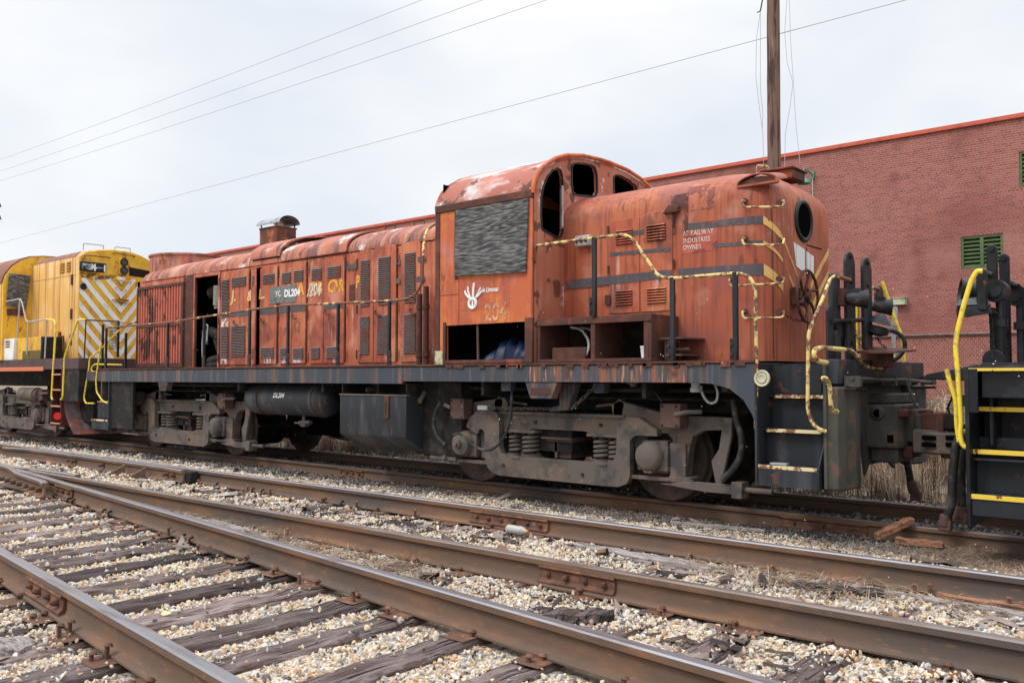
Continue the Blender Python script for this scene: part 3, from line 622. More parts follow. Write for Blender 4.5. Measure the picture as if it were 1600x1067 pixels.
dark |= (y > -6.2) & (y < -3.6) & (wob(x * 2.2 + 4, y * 2.6) > .12) & (rng.random(len(x)) < .38); dark |= (y < -3.6) & (rng.random(len(x)) < .09)
thin = (zone > -1.6) & (zone < -1.25); dark |= thin & (rng.random(len(x)) < .5)
pts = np.stack([x, y, z], 1)
cs = stone_protos('stone shapes', M_stone, 6, (.5, .8)); cc = stone_protos('cinder shapes', M_cinder, 4, (.45, .8))
scatter('ballast_gravel', pts[~dark], s[~dark], cs, M_stone, 'pale cream and tan ballast gravel between the sleepers and tracks', 'gravel')
k2 = dark & (rng.random(len(x)) < .8)
scatter('cinder_gravel', pts[k2], s[k2] * .8, cc, M_cinder, 'dark grey cinders and grit along the locomotive track', 'gravel')
# inside and beyond the locomotive track
x, y = gravel_points(-20, 2, -.6, 2.6, 260); kk = rail_clear(x, y, .09); x, y = x[kk], y[kk]; s = .035 * rng.lognormal(0, .35, len(x))
scatter('trackbed_cinders', np.stack([x, y, gz(x, y) + s * .15], 1), s, cc, M_cinder, 'dark cinders under and behind the locomotive', 'gravel')

# ------------------------------------------------------------------ dry weeds and grass
def blade_protos(name, m, kind):
    c = hidden_collection(name)
    for k in range(5):
        mb = MB(); r = random.Random(k * 7 + len(name))
        if kind == 'tuft':
            for i in range(26):
                a = r.uniform(0, 6.28); h = r.uniform(.35, 1.0); ln = r.uniform(.05, .55); bx, by = r.gauss(0, .10), r.gauss(0, .10); wd = r.uniform(.004, .009)
                p0 = Vector((bx, by, 0)); p1 = p0 + Vector((math.cos(a) * ln * .3, math.sin(a) * ln * .3, h * .6)); p2 = p0 + Vector((math.cos(a) * ln, math.sin(a) * ln, h * (1 - ln * .5)))
                q = Vector((-math.sin(a), math.cos(a), 0)) * wd
                mb.add([p0 - q, p0 + q, p1 + q * .8, p1 - q * .8, p2], [(0, 1, 2, 3), (3, 2, 4)])
        elif kind == 'stalk':
            for i in range(3):
                a = r.uniform(0, 6.28); h = r.uniform(.75, 1.0); b0 = Vector((r.gauss(0, .08), r.gauss(0, .08), 0)); tip = b0 + Vector((math.cos(a) * .12, math.sin(a) * .12, h))
                mb.tube([b0, b0.lerp(tip, .5) + Vector((r.gauss(0, .02), r.gauss(0, .02), 0)), tip], .004, 4)
                for j in range(22):
                    t = r.uniform(.35, 1); p = b0.lerp(tip, t); aa = r.uniform(0, 6.28); l = r.uniform(.05, .20) * (1.3 - t * .6); e = p + Vector((math.cos(aa) * l, math.sin(aa) * l, r.uniform(-.02, .12)))
                    q = Vector((-math.sin(aa), math.cos(aa), .3)) * r.uniform(.003, .012)
                    mb.add([p, p.lerp(e, .6) + q, e, p.lerp(e, .6) - q], [(0, 1, 2, 3)])
        else:
            for i in range(16):
                a = r.uniform(0, 6.28); l = r.uniform(.15, .5); p = Vector((r.gauss(0, .15), r.gauss(0, .15), r.uniform(.005, .03))); e = p + Vector((math.cos(a) * l, math.sin(a) * l, r.uniform(-.01, .05)))
                q = Vector((-math.sin(a), math.cos(a), 0)) * .0028
                mb.add([p - q, p + q, p.lerp(e, .5) + q + Vector((0, 0, .02)), p.lerp(e, .5) - q + Vector((0, 0, .02)), e], [(0, 1, 2, 3), (3, 2, 4)])
        me = bpy.data.meshes.new(name); me.from_pydata([tuple(v) for v in mb.v], [], mb.f); me.materials.append(m)
        o = bpy.data.objects.new('blade', me); c.objects.link(o)
    return c
ct = blade_protos('tuft shapes', M_straw, 'tuft'); ck = blade_protos('stalk shapes', M_straw, 'stalk'); cl = blade_protos('litter shapes', M_straw, 'litter')
n = 9000; x = rng.uniform(-24, 3, n); y = 2.2 + rng.random(n) ** 1.3 * 15.5; kk = (wob(x * .8, y) + rng.normal(0, .3, n) > -.25); x, y = x[kk], y[kk]
kk = in_view(x, y); x, y = x[kk], y[kk]
hs = .35 + .35 * rng.random(len(x)) + .3 * (y > 5)
scatter('dry_grass', np.stack([x, y, gz(x, y)], 1), hs, ct, M_straw, 'dry brown grass and weeds behind the locomotive track', 'grass', upright=True)
n = 900; x = rng.uniform(-9, 1, n); y = rng.uniform(6, 17.5, n); kk = rng.random(n) < np.where(x > -7.5, .9, .3); x, y = x[kk], y[kk]
scatter('dry_weeds', np.stack([x, y, gz(x, y)], 1), rng.uniform(.7, 1.35, len(x)), ck, M_straw, 'tall branching dead weeds growing in front of the brick wall', 'weeds', upright=True)
# straw litter near the right end and along the rails
lx = np.concatenate([rng.uniform(-9, -4.5, 160), rng.normal(-1.75, .42, 130), rng.uniform(-3.4, -.9, 60), rng.normal(-2.35, .5, 50), rng.uniform(-16, -4, 90)])
ly = np.concatenate([rng.uniform(-5.5, -5.15, 160), rng.normal(-1.35, .30, 130), rng.normal(-1.5, .3, 60), rng.normal(-3.86, .07, 50), rng.normal(-1.3, .25, 90)])
kk = rail_clear(lx, ly, .10); lx, ly = lx[kk], ly[kk]
scatter('straw_litter', np.stack([lx, ly, np.maximum(gz(lx, ly), np.where(ly < -3, .03, -9)) + .008], 1), rng.uniform(.45, .9, len(lx)), cl, M_straw, 'flattened pale straw lying on the ballast beside the rails', 'straw', upright=True)

# splinters and bark of decayed sleepers
def chip_protos():
    c = hidden_collection('splinter shapes')
    for k in range(5):
        r = random.Random(k + 40); mb = MB(); ln = r.uniform(.5, 1); rows = []
        for i in range(6):
            t = i / 5; w_ = .16 * (1 - abs(t - .5) * 1.3) * r.uniform(.7, 1.2); rows.append([Vector((t * ln - .5 * ln, -w_, 0)), Vector((t * ln - .5 * ln, -w_ * .5, .10 * r.uniform(.4, 1))), Vector((t * ln - .5 * ln, w_ * .5, .10 * r.uniform(.4, 1))), Vector((t * ln - .5 * ln, w_, 0))])
        mb.grid(rows); me = bpy.data.meshes.new('splinter'); me.from_pydata([tuple(v) for v in mb.v], [], mb.f); me.materials.append(M_chip); o = bpy.data.objects.new('splinter', me); c.objects.link(o)
    return c
M_chip = rampmat('splinter_wood', [((.10, .07, .06), 20), ((.25, .20, .18), 14), ((.045, .035, .035), 16), ((.38, .33, .29), 6), ((.20, .11, .07), 8)], instance=True)
n = 1500; lx = np.concatenate([rng.uniform(-14, -.6, 500), rng.uniform(-10, -.6, 420), rng.uniform(-9, -.5, 330), rng.uniform(-14, -1, 250)]); ly = np.concatenate([rng.uniform(-4.1, -3.72, 500), rng.uniform(-4.9, -3.7, 420), rng.uniform(-6.0, -5.15, 330), rng.uniform(-2.4, -.85, 250)])
kk = rail_clear(lx, ly, .07) & (wob(lx * 1.7, ly * 2.2) + rng.normal(0, .3, n) > -.05); lx, ly = lx[kk], ly[kk]
rt_ = np.stack([rng.normal(0, .18, len(lx)), rng.normal(0, .18, len(lx)), rng.normal(0, .7, len(lx))], 1)
scatter('wood_splinters', np.stack([lx, ly, np.where(ly < -3, .042, gz(lx, ly) + .02)], 1), rng.lognormal(-2.1, .5, len(lx)), chip_protos(), M_chip, 'dark splinters and bark of rotten sleepers strewn between the rails', 'wood debris', rots=rt_)

# ------------------------------------------------------------------ building
WY = 20.0
roofz = P(1600, 182, y=WY).z
fnd = P(1450, 625, y=WY).z
bld = thing('brick_building', 'long windowless red brick building with orange red roof edge and green louvres', 'building', (-10, WY, 0))
v1 = [P(1501, 371, y=WY), P(1568, 420, y=WY)]; v2 = [P(1592, 238, y=WY), P(1592, 292, y=WY)]
lv = (v1[0].x, v1[1].x, v1[1].z, P(1568, 364, y=WY).z); lv = (lv[0], lv[1], P(1502, 421, y=WY).z, P(1501, 371, y=WY).z)
lv2 = (v2[0].x, v2[0].x + (lv[1] - lv[0]), v2[1].z, v2[0].z)
xs_ = sorted([-62, lv[0], lv[1], lv2[0], lv2[1], 18]); zs_ = sorted([fnd, lv[2], lv[3], lv2[2], lv2[3], roofz])
wm = MB()
def hole(a, b, c, d):
    for q in (lv, lv2):
        if a >= q[0] - 1e-4 and b <= q[1] + 1e-4 and c >= q[2] - 1e-4 and d <= q[3] + 1e-4: return True
rowsz = zs_
for i in range(len(xs_) - 1):
    for j in range(len(zs_) - 1):
        if hole(xs_[i], xs_[i + 1], zs_[j], zs_[j + 1]): continue
        wm.add([(xs_[i], WY, zs_[j]), (xs_[i + 1], WY, zs_[j]), (xs_[i + 1], WY, zs_[j + 1]), (xs_[i], WY, zs_[j + 1])], [(0, 1, 2, 3)])
for q in (lv, lv2):
    for (a, b, c, d) in ((q[0], q[0], q[2], q[3]), (q[1], q[1], q[2], q[3])):
        wm.add([(a, WY, c), (a, WY + .3, c), (a, WY + .3, d), (a, WY, d)], [(0, 1, 2, 3)])
    for zz_ in (q[2], q[3]): wm.add([(q[0], WY, zz_), (q[1], WY, zz_), (q[1], WY + .3, zz_), (q[0], WY + .3, zz_)], [(0, 1, 2, 3)])
    wm.add([(q[0], WY + .3, q[2]), (q[1], WY + .3, q[2]), (q[1], WY + .3, q[3]), (q[0], WY + .3, q[3])], [(0, 1, 2, 3)])
wm.add([(18, WY, fnd), (18, WY + 25, fnd), (18, WY + 25, roofz), (18, WY, roofz)], [(0, 1, 2, 3)]); wm.add([(-62, WY, fnd), (-62, WY + 25, fnd), (-62, WY + 25, roofz), (-62, WY, roofz)], [(0, 3, 2, 1)])
wm.add([(-62, WY + .01, roofz - .05), (18, WY + .01, roofz - .05), (18, WY + 25, roofz - .05), (-62, WY + 25, roofz - .05)], [(0, 1, 2, 3)])
# brick rows are measured from z = 0 of the wall mesh
o = wm.build('wall', M_brick, bld, smooth=0)
MB().box(-62.1, 18.1, WY - .05, WY + .35, roofz + .002, roofz + .115).box(-62.1, 18.1, WY - .08, WY - .02, roofz - .035, roofz + .04).build('coping', M_cope, bld, bevel=.01)
MB().box(-62, 18, WY - .06, WY + 1, -.6, fnd).build('foundation', M_rubble, bld)
lz = P(1450, 524, y=WY).z
tb = MB(); tb.tube([(-62, WY - .05, lz), (-20, WY - .05, lz + .01), (18, WY - .05, lz)], .035, 6); tb.box(-62, 18, WY - .03, WY + .01, lz - .06, lz - .045); tb.build('conduit', mat('rusty_conduit', (.20, .15, .12), [((.12, .09, .08), 4, V1, .5, .6)]), bld)
for q in (lv, lv2):
    f = MB(); t = .07; yy = (WY + .02, WY + .10)
    f.box(q[0], q[0] + t, *yy, q[2], q[3]); f.box(q[1] - t, q[1], *yy, q[2], q[3]); f.box(q[0] + t, q[1] - t, *yy, q[3] - t, q[3]); f.box(q[0] + t, q[1] - t, *yy, q[2], q[2] + t)
    cxm = (q[0] + q[1]) / 2; f.box(cxm - .05, cxm + .05, WY + .01, WY + .11, q[2] + t, q[3] - t)
    fo = f.build('louver_window', M_green, bld, bevel=.006)
    sm = MB(); n = 7; hgt = (q[3] - q[2] - 2 * t) / n
    for a, b in ((q[0] + t, cxm - .05), (cxm + .05, q[1] - t)):
        for i in range(n):
            zb = q[2] + t + i * hgt; sm.add([(a, WY + .03, zb), (b, WY + .03, zb), (b, WY + .16, zb + hgt * .95), (a, WY + .16, zb + hgt * .95), (a, WY + .03, zb + .02), (b, WY + .03, zb + .02)], [(0, 1, 2, 3), (0, 4, 5, 1), (4, 3, 2, 5)])
    sm.build('slat', M_green, fo, smooth=0)
# goose-neck lamp and small metal box on the wall
lp = P(1256, 286, y=WY - .75); lt_ = thing('wall_lamp', 'verdigris green gooseneck lamp on the brick wall behind the hood', 'lamp', (lp.x, WY, lp.z))
q = MB(); q.lathe([(a_ * .66, b_ * .66) for a_, b_ in [(.04, .62), (.07, .60), (.09, .45), (.06, .42), (.09, .30), (.16, .24), (.30, .12), (.34, 0), (.32, 0), (.28, .10), (.02, .2)]], (lp.x, WY - .75, lp.z - .03), (0, 0, 1), 18); q.build('shade', M_verd, lt_, smooth=40)
q = MB(); q.tube([(lp.x, WY - .75, lp.z + .35), (lp.x, WY - .75, lp.z + .50), (lp.x, WY - .3, lp.z + .46), (lp.x + .02, WY - .02, lp.z + .40)], .026, 8, fl=.12); q.box(lp.x - .04, lp.x + .08, WY - .06, WY, lp.z + .25, lp.z + .52); q.build('bracket', M_verd, lt_)
q = MB(); q.tube([(lp.x + .02, WY - .03, lp.z + .30), (lp.x + .02, WY - .03, lp.z - .9)], .022, 6); q.build('conduit', M_grey, lt_)
bx = P(1408, 472, y=WY); q = MB(); q.box(bx.x - .19, bx.x + .19, WY - .22, WY, bx.z - .10, bx.z + .11); q.box(bx.x - .21, bx.x + .21, WY - .25, WY - .002, bx.z + .112, bx.z + .13)
o = q.build('wall_box', mat('cream_green_box', (.50, .50, .36), [((.22, .34, .22), 4, V1, .5, .6), ((.45, .2, .12), 6, V1, .62, .68)]), base=(bx.x, WY, bx.z), bevel=.01); tag(o, 'small cream and green metal box mounted on the brick wall', 'wall box')
ps = P(1397, 560, y=14); o = MB().box(ps.x - .045, ps.x + .045, 13.97, 14.03, -.3, P(1400, 500, y=14).z).box(ps.x - .02, ps.x + .12, 13.93, 13.965, P(1400, 480, y=14).z - .5, P(1400, 480, y=14).z).build('metal_post', M_steelgal, base=(ps.x, 14, -.3), bevel=.005)
tag(o, 'thin pale metal post standing in the weeds behind the end platform', 'post')

# ------------------------------------------------------------------ poles and wires
PYP = 9.0; pp = P(1211, 280, y=PYP); d1 = (P(1221.5, 270, y=PYP) - P(1200, 270, y=PYP)).x * .96
up_ = MB(); rows = []
rr = random.Random(4)
for i in range(34):
    z_ = -.3 + i * .42; r_ = d1 / 2 * (1.0 - .004 * i); cxp = pp.x + .012 * math.sin(z_ * .7)
    rows.append([Vector((cxp + math.cos(t) * (r_ + rr.uniform(-.006, .006)), PYP + math.sin(t) * (r_ + rr.uniform(-.006, .006)), z_)) for t in [2 * math.pi * j / 18 for j in range(19)]])
    rows[-1][-1] = rows[-1][0].copy()
up_.grid(rows); pole = thing('utility_pole', 'tall rough brown wooden utility pole behind the short hood', 'utility pole', (pp.x, PYP, -.3))
up_.build('shaft', M_pole, pole, smooth=60)
q = MB(); q.box(pp.x - 1.1, pp.x + 1.1, PYP - .19, PYP - .08, 12.35, 12.47); q.build('crossarm', M_pole, pole)
def wire(pts, r, label, grp, name='power_line', cat='cable'):
    q = MB(); q.tube(pts, r, 5); c = q.build(name, M_wire, base=pts[0], smooth=60); return tag(c, label, cat, grp)
def span(y, z, sag, x0=-150, x1=24, n=40): return [(x0 + (x1 - x0) * i / n, y, z - sag * (1 - (2 * i / n - 1) ** 2) + sag * .75) for i in range(n + 1)]
WR = 9.5
for (pa, pb), lb in zip((((0, 250), (660, 0)), ((0, 268), (755, 0)), ((0, 283), (855, 0))), ('highest', 'middle', 'lowest')):
    A = P(*pa, y=WR); B = P(*pb, y=WR); dd = (B - A)
    pts = [A + dd * t - Vector((0, 0, .25 * (t + .0) * (1 - t) * 4)) * .35 for t in np.linspace(-1.6, 1.5, 50)]
    wire(pts, .009, lb + ' of three thin parallel overhead lines crossing the upper left sky', 'three overhead lines')
A = P(0, 380, y=PYP + .35); B = P(1417, 0, y=PYP + .35); wire([A + (B - A) * t for t in np.linspace(-1.2, 1.3, 30)], .009, 'single overhead line passing behind the wooden pole', None)
for pts, lb in (([(1188, 18), (1182, 60), (1181, 120), (1186, 165), (1192, 210), (1193, 262)], 'loose wire hanging farthest left of the wooden pole'),
                ([(1188, 18), (1188, 80), (1188, 140), (1192, 180), (1191, 200)], 'loose wire hanging just left of the wooden pole'),
                ([(1231, -20), (1226, 50), (1230, 100), (1239, 130), (1234, 170), (1227, 210), (1226, 262)], 'loose wavy wire hanging just right of the wooden pole'),
                ([(1233, -20), (1235, 60), (1239, 120), (1244, 200), (1250, 255)], 'loose wire hanging farthest right of the wooden pole')):
    wire([P(a, b, y=PYP) for a, b in pts], .006, lb, 'loose wires beside the wooden pole', 'loose_wire')
a = P(1193, -8, y=PYP); b = P(1188, 18, y=PYP); q = MB(); q.tube([a, b], .015, 6); q.tube([b, P(1183, 20, y=PYP)], .012, 6); o = q.build('insulator', M_truckd, pole)
# far pole whose crossarms just reach into the frame
fy = 30.0; fp = P(-22, 600, y=fy); fpl = thing('utility_pole', 'distant utility pole at the left edge, only its crossarm ends showing', 'utility pole', (fp.x, fy, -.3))
MB().cyl((fp.x, fy, -.3), (fp.x, fy, P(-22, 300, y=fy).z), .2, .15).build('shaft', M_pole, fpl)
for yy in (340, 358):
    a = P(-48, yy, y=fy); b = P(4, yy, y=fy); q = MB(); q.box(a.x, b.x, fy - .3, fy - .16, a.z - .1, a.z + .06); q.cyl((b.x - .12, fy - .23, a.z + .06), (b.x - .12, fy - .23, a.z + .3), .05); q.build('crossarm', M_truckd, fpl)

# ================================================================== orange locomotive
LC = thing('locomotive', 'rusty orange locomotive with a plywood boarded cab window and open hood door', 'locomotive', (-11.0, .03, 0))
CY = .03; HS = .92; DK = 1.58
# ---- frame and deck
q = MB(); q.box(-18.18, -3.84, -1.50, 1.56, 1.50, 1.575); q.box(-18.0, -3.9, -.55, .6, 1.02, 1.49); q.build('deck', M_truckd, LC)
q = MB(); q.box(-18.18, -9.0, -1.515, -1.45, 1.335, 1.565); q.build('side_sill', M_sill, LC, bevel=.006)
q = MB(); q.box(-9.0, -6.75, -1.514, -1.45, 1.37, 1.565); q.build('side_sill', M_sill, LC, bevel=.004); q = MB(); q.prism([(-4.6, 1.37), (-4.32, 1.36), (-4.12, 1.31), (-3.97, 1.2), (-3.88, 1.06), (-3.84, .95), (-3.84, 1.565), (-4.6, 1.565)], 'y', -1.514, -1.45); q.build('side_sill', M_sill, LC, bevel=.004)
q = MB(); q.box(-6.75, -4.6, -1.513, -1.45, 1.37, 1.565); q.build('side_sill', M_sillrust, LC, bevel=.004)
q = MB(); q.box(-18.2, -3.84, -1.53, -1.40, 1.575, 1.60); q.box(-18.2, -3.84, 1.46, 1.58, 1.33, 1.60); r_ = random.Random(3)
for i in range(26):
    x = r_.uniform(-8.2, -3.9); q.box(x, x + r_.uniform(.03, .12), -1.534, -1.51, 1.555 - r_.random() * .02, 1.58)
q.build('walkway_edge', M_rust, LC)
for a, b in ((820, 870), (246, 262)):
    xa, xb = PX(a, -1.5, 600), PX(b, -1.5, 600)
    q = MB(); q.prism([(xa, 1.37), (xb, 1.37), (xb - .08, 1.17), (xa + .08, 1.17)], 'y', -1.50, -1.38); q.build('jacking_pad', M_sill, LC, bevel=.008)
    MB().box(xa + .10, xb - .10, -1.508, -1.49, 1.22, 1.30).build('pad_recess', M_rust, LC)
q = MB()
for x in (-17.3, -13.2, -10.9, -7.6, -5.2):
    q.box(x, x + .05, -1.44, 1.4, 1.2, 1.5)
q.tube([(-18, -1.0, 1.28), (-4, -1.0, 1.28)], .03, 6); q.tube([(-18, -.9, 1.16), (-4, -.9, 1.18)], .022, 6); q.build('underframe', M_truckd, LC)

# ---- hood shells: stacked rings
PROF = [(0, .012, 3.40), (.012, .035, 3.48), (.045, .075, 3.545), (.11, .13, 3.605), (.20, .20, 3.66), (.33, .29, 3.715), (.50, .40, 3.765), (.68, .52, 3.80), (.88, .66, 3.83)]
def hood_rings(x_in, x_end, prof, rc, off=0, hs=HS, z0=None):
    """outline of a hood with a rounded end; x_end is the flat end face"""
    sg = 1 if x_end > x_in else -1; rings = []
    for (i, fi, z) in prof:
        yy = hs - i + off; xe = x_end - sg * fi + sg * off; r_ = max(min(rc + .7 * fi, yy * .9), .03); rg = []
        for t in np.linspace(0, 1, 9): rg.append((x_in + (xe - sg * r_ - x_in) * t, -yy))
        for t in np.linspace(0, math.pi / 2, 7)[1:]: rg.append((xe - sg * r_ + sg * r_ * math.sin(t), -yy + r_ - r_ * math.cos(t)))
        for t in np.linspace(0, 1, 9)[1:]: rg.append((xe, (-yy + r_) * (1 - 2 * t)))
        rg += [(x, -y) for x, y in rg[:-9][::-1]]
        rings.append([Vector((x, CY + y, z + off)) for x, y in rg])
    return rings
SX0, SX1, SRC = -6.69, -3.93, .30
q = MB(); q.grid(hood_rings(SX0, SX1, [(0, 0, 1.60), (0, 0, 2.4), (0, 0, 3.30)] + PROF + [(.92, .7, 3.835)], SRC)); o = q.build('short_hood', M_hood2, LC, smooth=60)
SHORT = o
# seams and door on the short hood
def nose_pt(s, z, off=.004):
    """s = distance along the short hood outline from the side/corner start (negative towards the cab); returns point on surface"""
    i = 0; fi = 0
    for (a, b), (c, d) in zip([(p[2], p[0]) for p in PROF[:-1]], [(p[2], p[0]) for p in PROF[1:]]):
        if z > a: i = b + (d - b) * min((z - a) / (c - a), 1)
    for (a, b), (c, d) in zip([(p[2], p[1]) for p in PROF[:-1]], [(p[2], p[1]) for p in PROF[1:]]):
        if z > a: fi = b + (d - b) * min((z - a) / (c - a), 1)
    yy = HS - i + off; xe = SX1 - fi + off; r = SRC; x0 = SX1 - SRC
    if s <= 0: return Vector((x0 + s, CY - yy, z))
    la = r * math.pi / 2
    if s <= la:
        t = s / r; return Vector((xe - r + r * math.sin(t), CY - yy + r - r * math.cos(t), z))
    return Vector((xe, CY - yy + r + (s - la), z))
def band(name, s0, s1, za, zb, zc, zd, m, n=14, off=.004, curve=0):
    """strip from (s0: za..zb) to (s1: zc..zd)"""
    q = MB(); rows = []
    for i in range(n + 1):
        t = i / n; s = s0 + (s1 - s0) * t; b = curve * math.sin(t * math.pi)
        rows.append([nose_pt(s, za + (zc - za) * t + b, off), nose_pt(s, zb + (zd - zb) * t + b, off)])
    q.grid(rows); return q.build(name, m, SHORT, smooth=60)
c0 = SX1 - SRC  # side/corner start
xs0 = PX(1190, -.92) - c0
for (xa, z1, z2, xb, z3, z4) in ((-4.95, 3.085, 3.165, -4.02, 3.07, 3.155), (-4.60, 2.86, 2.90, -4.02, 2.845, 2.89), (-5.05, 2.565, 2.66, -4.03, 2.515, 2.64)):
    band('painted_stripe', xa - c0, xs0, z1, z2, z3, z4, M_strgrey)
for (xa, z1, z2, xb, z3, z4) in ((-6.65, 2.53, 2.64, -5.12, 2.56, 2.66), (-5.98, 2.885, 2.93, -5.14, 2.87, 2.915), (-5.9, 3.10, 3.16, -5.5, 3.10, 3.16)):
    band('painted_stripe', xa - c0, xb - c0, z1, z2, z3, z4, M_strgrey, off=.016)
# yellow chevrons sweep round the corner to the middle of the nose
LA = SRC * math.pi / 2; smid = LA + HS - SRC
band('painted_chevron', xs0, LA * .95, 3.07, 3.155, 2.87, 2.95, M_stryel, curve=.012); band('painted_chevron', LA * 1.0, smid - .05, 2.88, 2.94, 2.32, 2.37, M_stryelf)
band('painted_chevron', xs0, LA * .95, 2.845, 2.89, 2.66, 2.70, M_stryel, curve=.01); band('painted_chevron', LA * 1.0, smid - .05, 2.62, 2.69, 2.10, 2.17, M_stryelf)
band('painted_chevron', xs0, LA * .95, 2.515, 2.64, 2.34, 2.44, M_stryel, curve=.012)
band('painted_chevron', smid + .1, smid * 2 - LA * .9, 2.42, 2.50, 2.88, 2.97, M_stryel); band('painted_chevron', smid + .1, smid * 2 - LA * .9, 2.16, 2.24, 2.64, 2.72, M_stryel)
q = MB(); q.add([nose_pt(smid - .36, 2.92), nose_pt(smid - .05, 2.87), nose_pt(smid - .05, 2.60), nose_pt(smid - .30, 2.66)], [(0, 3, 2, 1)]); q.add([nose_pt(smid - .02, 2.86), nose_pt(smid + .21, 2.82), nose_pt(smid + .2, 2.58), nose_pt(smid - .01, 2.60)], [(0, 3, 2, 1)]); q.build('white_patch', mat('white_patch_paint', (.72, .72, .70), [((.55, .30, .12), 10, VS, .57, .66, 5, .9)], rough=.6), SHORT)
def seam(pts, m=M_dark, r=.006): q = MB(); q.tube(pts, r, 5); return q.build('seam', m, SHORT)
seam([nose_pt(LA * .62, z, .0) for z in (1.62, 2.4, 3.2, 3.5)], M_rust, .007)
seam([nose_pt(smid + .0, z, .0) for z in (1.62, 2.2, 2.9)], M_dark, .007); seam([nose_pt(smid + s_, 2.93, .0) for s_ in (0, .2, .45)], M_dark, .007)
# number of small dents and rivets are in the paint; the round window
wc = nose_pt(smid - .08, 3.19); q = MB(); q.torus(wc, (1, 0, 0), .215, .028, 28, 8); q.build('window_rim', M_black, SHORT); MB().cyl(wc - Vector((.0, 0, 0)), wc + Vector((.006, 0, 0)), .21, n=28).build('round_window', M_dark, SHORT)
# arched recess at the roof corner
AYp = CY - .91; al, ar, at_ = P(1152, 290, y=AYp), P(1215, 290, y=AYp), P(1180, 272.5, y=AYp)
ac, aw, ah = (al.x + ar.x) / 2, (ar.x - al.x) / 2, at_.z - al.z
arc = [(ac + aw * math.cos(t), al.z + ah * math.sin(t)) for t in np.linspace(0, math.pi, 17)]
q = MB(); rw = [[Vector((x, AYp + d_, z + d_ * .22)) for x, z in arc] for d_ in (0, .26)]; q.grid(rw); q.build('arch_lip', M_hood2, SHORT, smooth=60)
MB().prism([(ac + (x - ac) * .90, al.z - .01 + (z - al.z) * .86) for x, z in arc], 'y', AYp + .02, AYp + .03).build('number_board_recess', M_rust, SHORT)
q = MB(); q.tube([(x, AYp, z) for x, z in arc], .010, 6); q.box(al.x, ar.x, AYp - .015, AYp + .05, al.z - .03, al.z - .005); q.build('arch_rim', M_hood2, SHORT, smooth=60)
# steps of the ladder on the nose, on side and corner
def grab(px1, py1, px2, py2, parent=SHORT):
    a = P(px1, py1, y=-.92); b = P(px2, py2, y=-.90); o_ = .085
    q = MB(); q.tube([a, a + Vector((0, -o_, -.0)), a + Vector((.015, -o_, -.075)), b + Vector((-.0, -o_, -.055)), b + Vector((.07, -o_ * .7, -.05)), b + Vector((.06, .0, .02)), b], .0125, 6, fl=.025, k=3)
    g = q.build('grab_iron', M_yrail, parent, smooth=50); q = MB(); q.cyl(a, a + Vector((0, -.03, 0)), .032, n=10); q.cyl(b + Vector((0, .03, 0)), b + Vector((0.01, -.03, 0)), .032, n=10); q.build('foot', M_rust, g)
grab(1165, 315, 1217, 317); grab(1165, 373, 1217, 376); grab(1145, 437, 1217, 436); grab(1165, 487, 1217, 489)
# hood doors with louvres
def louvre(x0, x1, z0, z1, n, yf, parent, m=M_slat, sg=-1):
    b = MB(); b.box(x0, x1, yf, yf - sg * .006 * -1 - .001, z0, z1); b.v = [(x, yf + sg * .003 if abs(y - yf) < 1e-6 else yf - .002, z) for x, y, z in b.v]
    bo = b.build('louvre', M_dark, parent, smooth=0)
    s_ = MB(); h = (z1 - z0) / n
    for i in range(n):
        za = z0 + i * h; s_.add([(x0 - .004, yf + sg * .004, za + h * .92), (x1 + .004, yf + sg * .004, za + h * .92), (x1 + .004, yf + sg * .026, za + h * .30), (x0 - .004, yf + sg * .026, za + h * .30), (x0 - .004, yf + sg * .004, za + h * .22), (x1 + .004, yf + sg * .004, za + h * .22)],
                                [(0, 3, 2, 1), (3, 4, 5, 2), (0, 4, 3), (1, 2, 5)])
    s_.build('slats', m, bo, smooth=0)
def arch_top(x0, x1, z0, z1, drop=.03):
    return [(x0, z0), (x1, z0), (x1, z1 - drop), (x1 - (x1 - x0) * .12, z1 - drop * .3), (x0 + (x1 - x0) * .5, z1), (x0 + (x1 - x0) * .12, z1 - drop * .3), (x0, z1 - drop)]
YF = CY - HS
q = MB(); q.prism([(-5.99, 2.19), (-5.565, 2.19), (-5.565, 3.31), (-5.9, 3.315), (-5.96, 3.30), (-5.99, 3.24)], 'y', YF - .012, YF + .01); d_ = q.build('hood_door', M_hood, LC, bevel=.004); louvre(-5.89, -5.66, 3.01, 3.19, 6, YF - .012, d_, M_hood); louvre(-5.90, -5.67, 2.28, 2.47, 6, YF - .012, d_, M_hood)
q = MB(); q.prism([(-5.55, 2.19), (-5.12, 2.19), (-5.12, 3.33), (-5.17, 3.36), (-5.45, 3.345), (-5.55, 3.31)], 'y', YF - .012, YF + .01); d_ = q.build('hood_door', M_hood, LC, bevel=.004); louvre(-5.46, -5.21, 3.01, 3.21, 6, YF - .012, d_, M_hood); louvre(-5.46, -5.21, 2.28, 2.47, 6, YF - .012, d_, M_hood)
for z_ in (3.2, 2.72, 2.34):
    q = MB(); q.cyl((-6.0, YF - .02, z_ - .05), (-6.0, YF - .02, z_ + .05), .014, n=8); q.cyl((-5.105, YF - .02, z_ - .05), (-5.105, YF - .02, z_ + .05), .014, n=8); q.build('hinge', M_rust, LC)
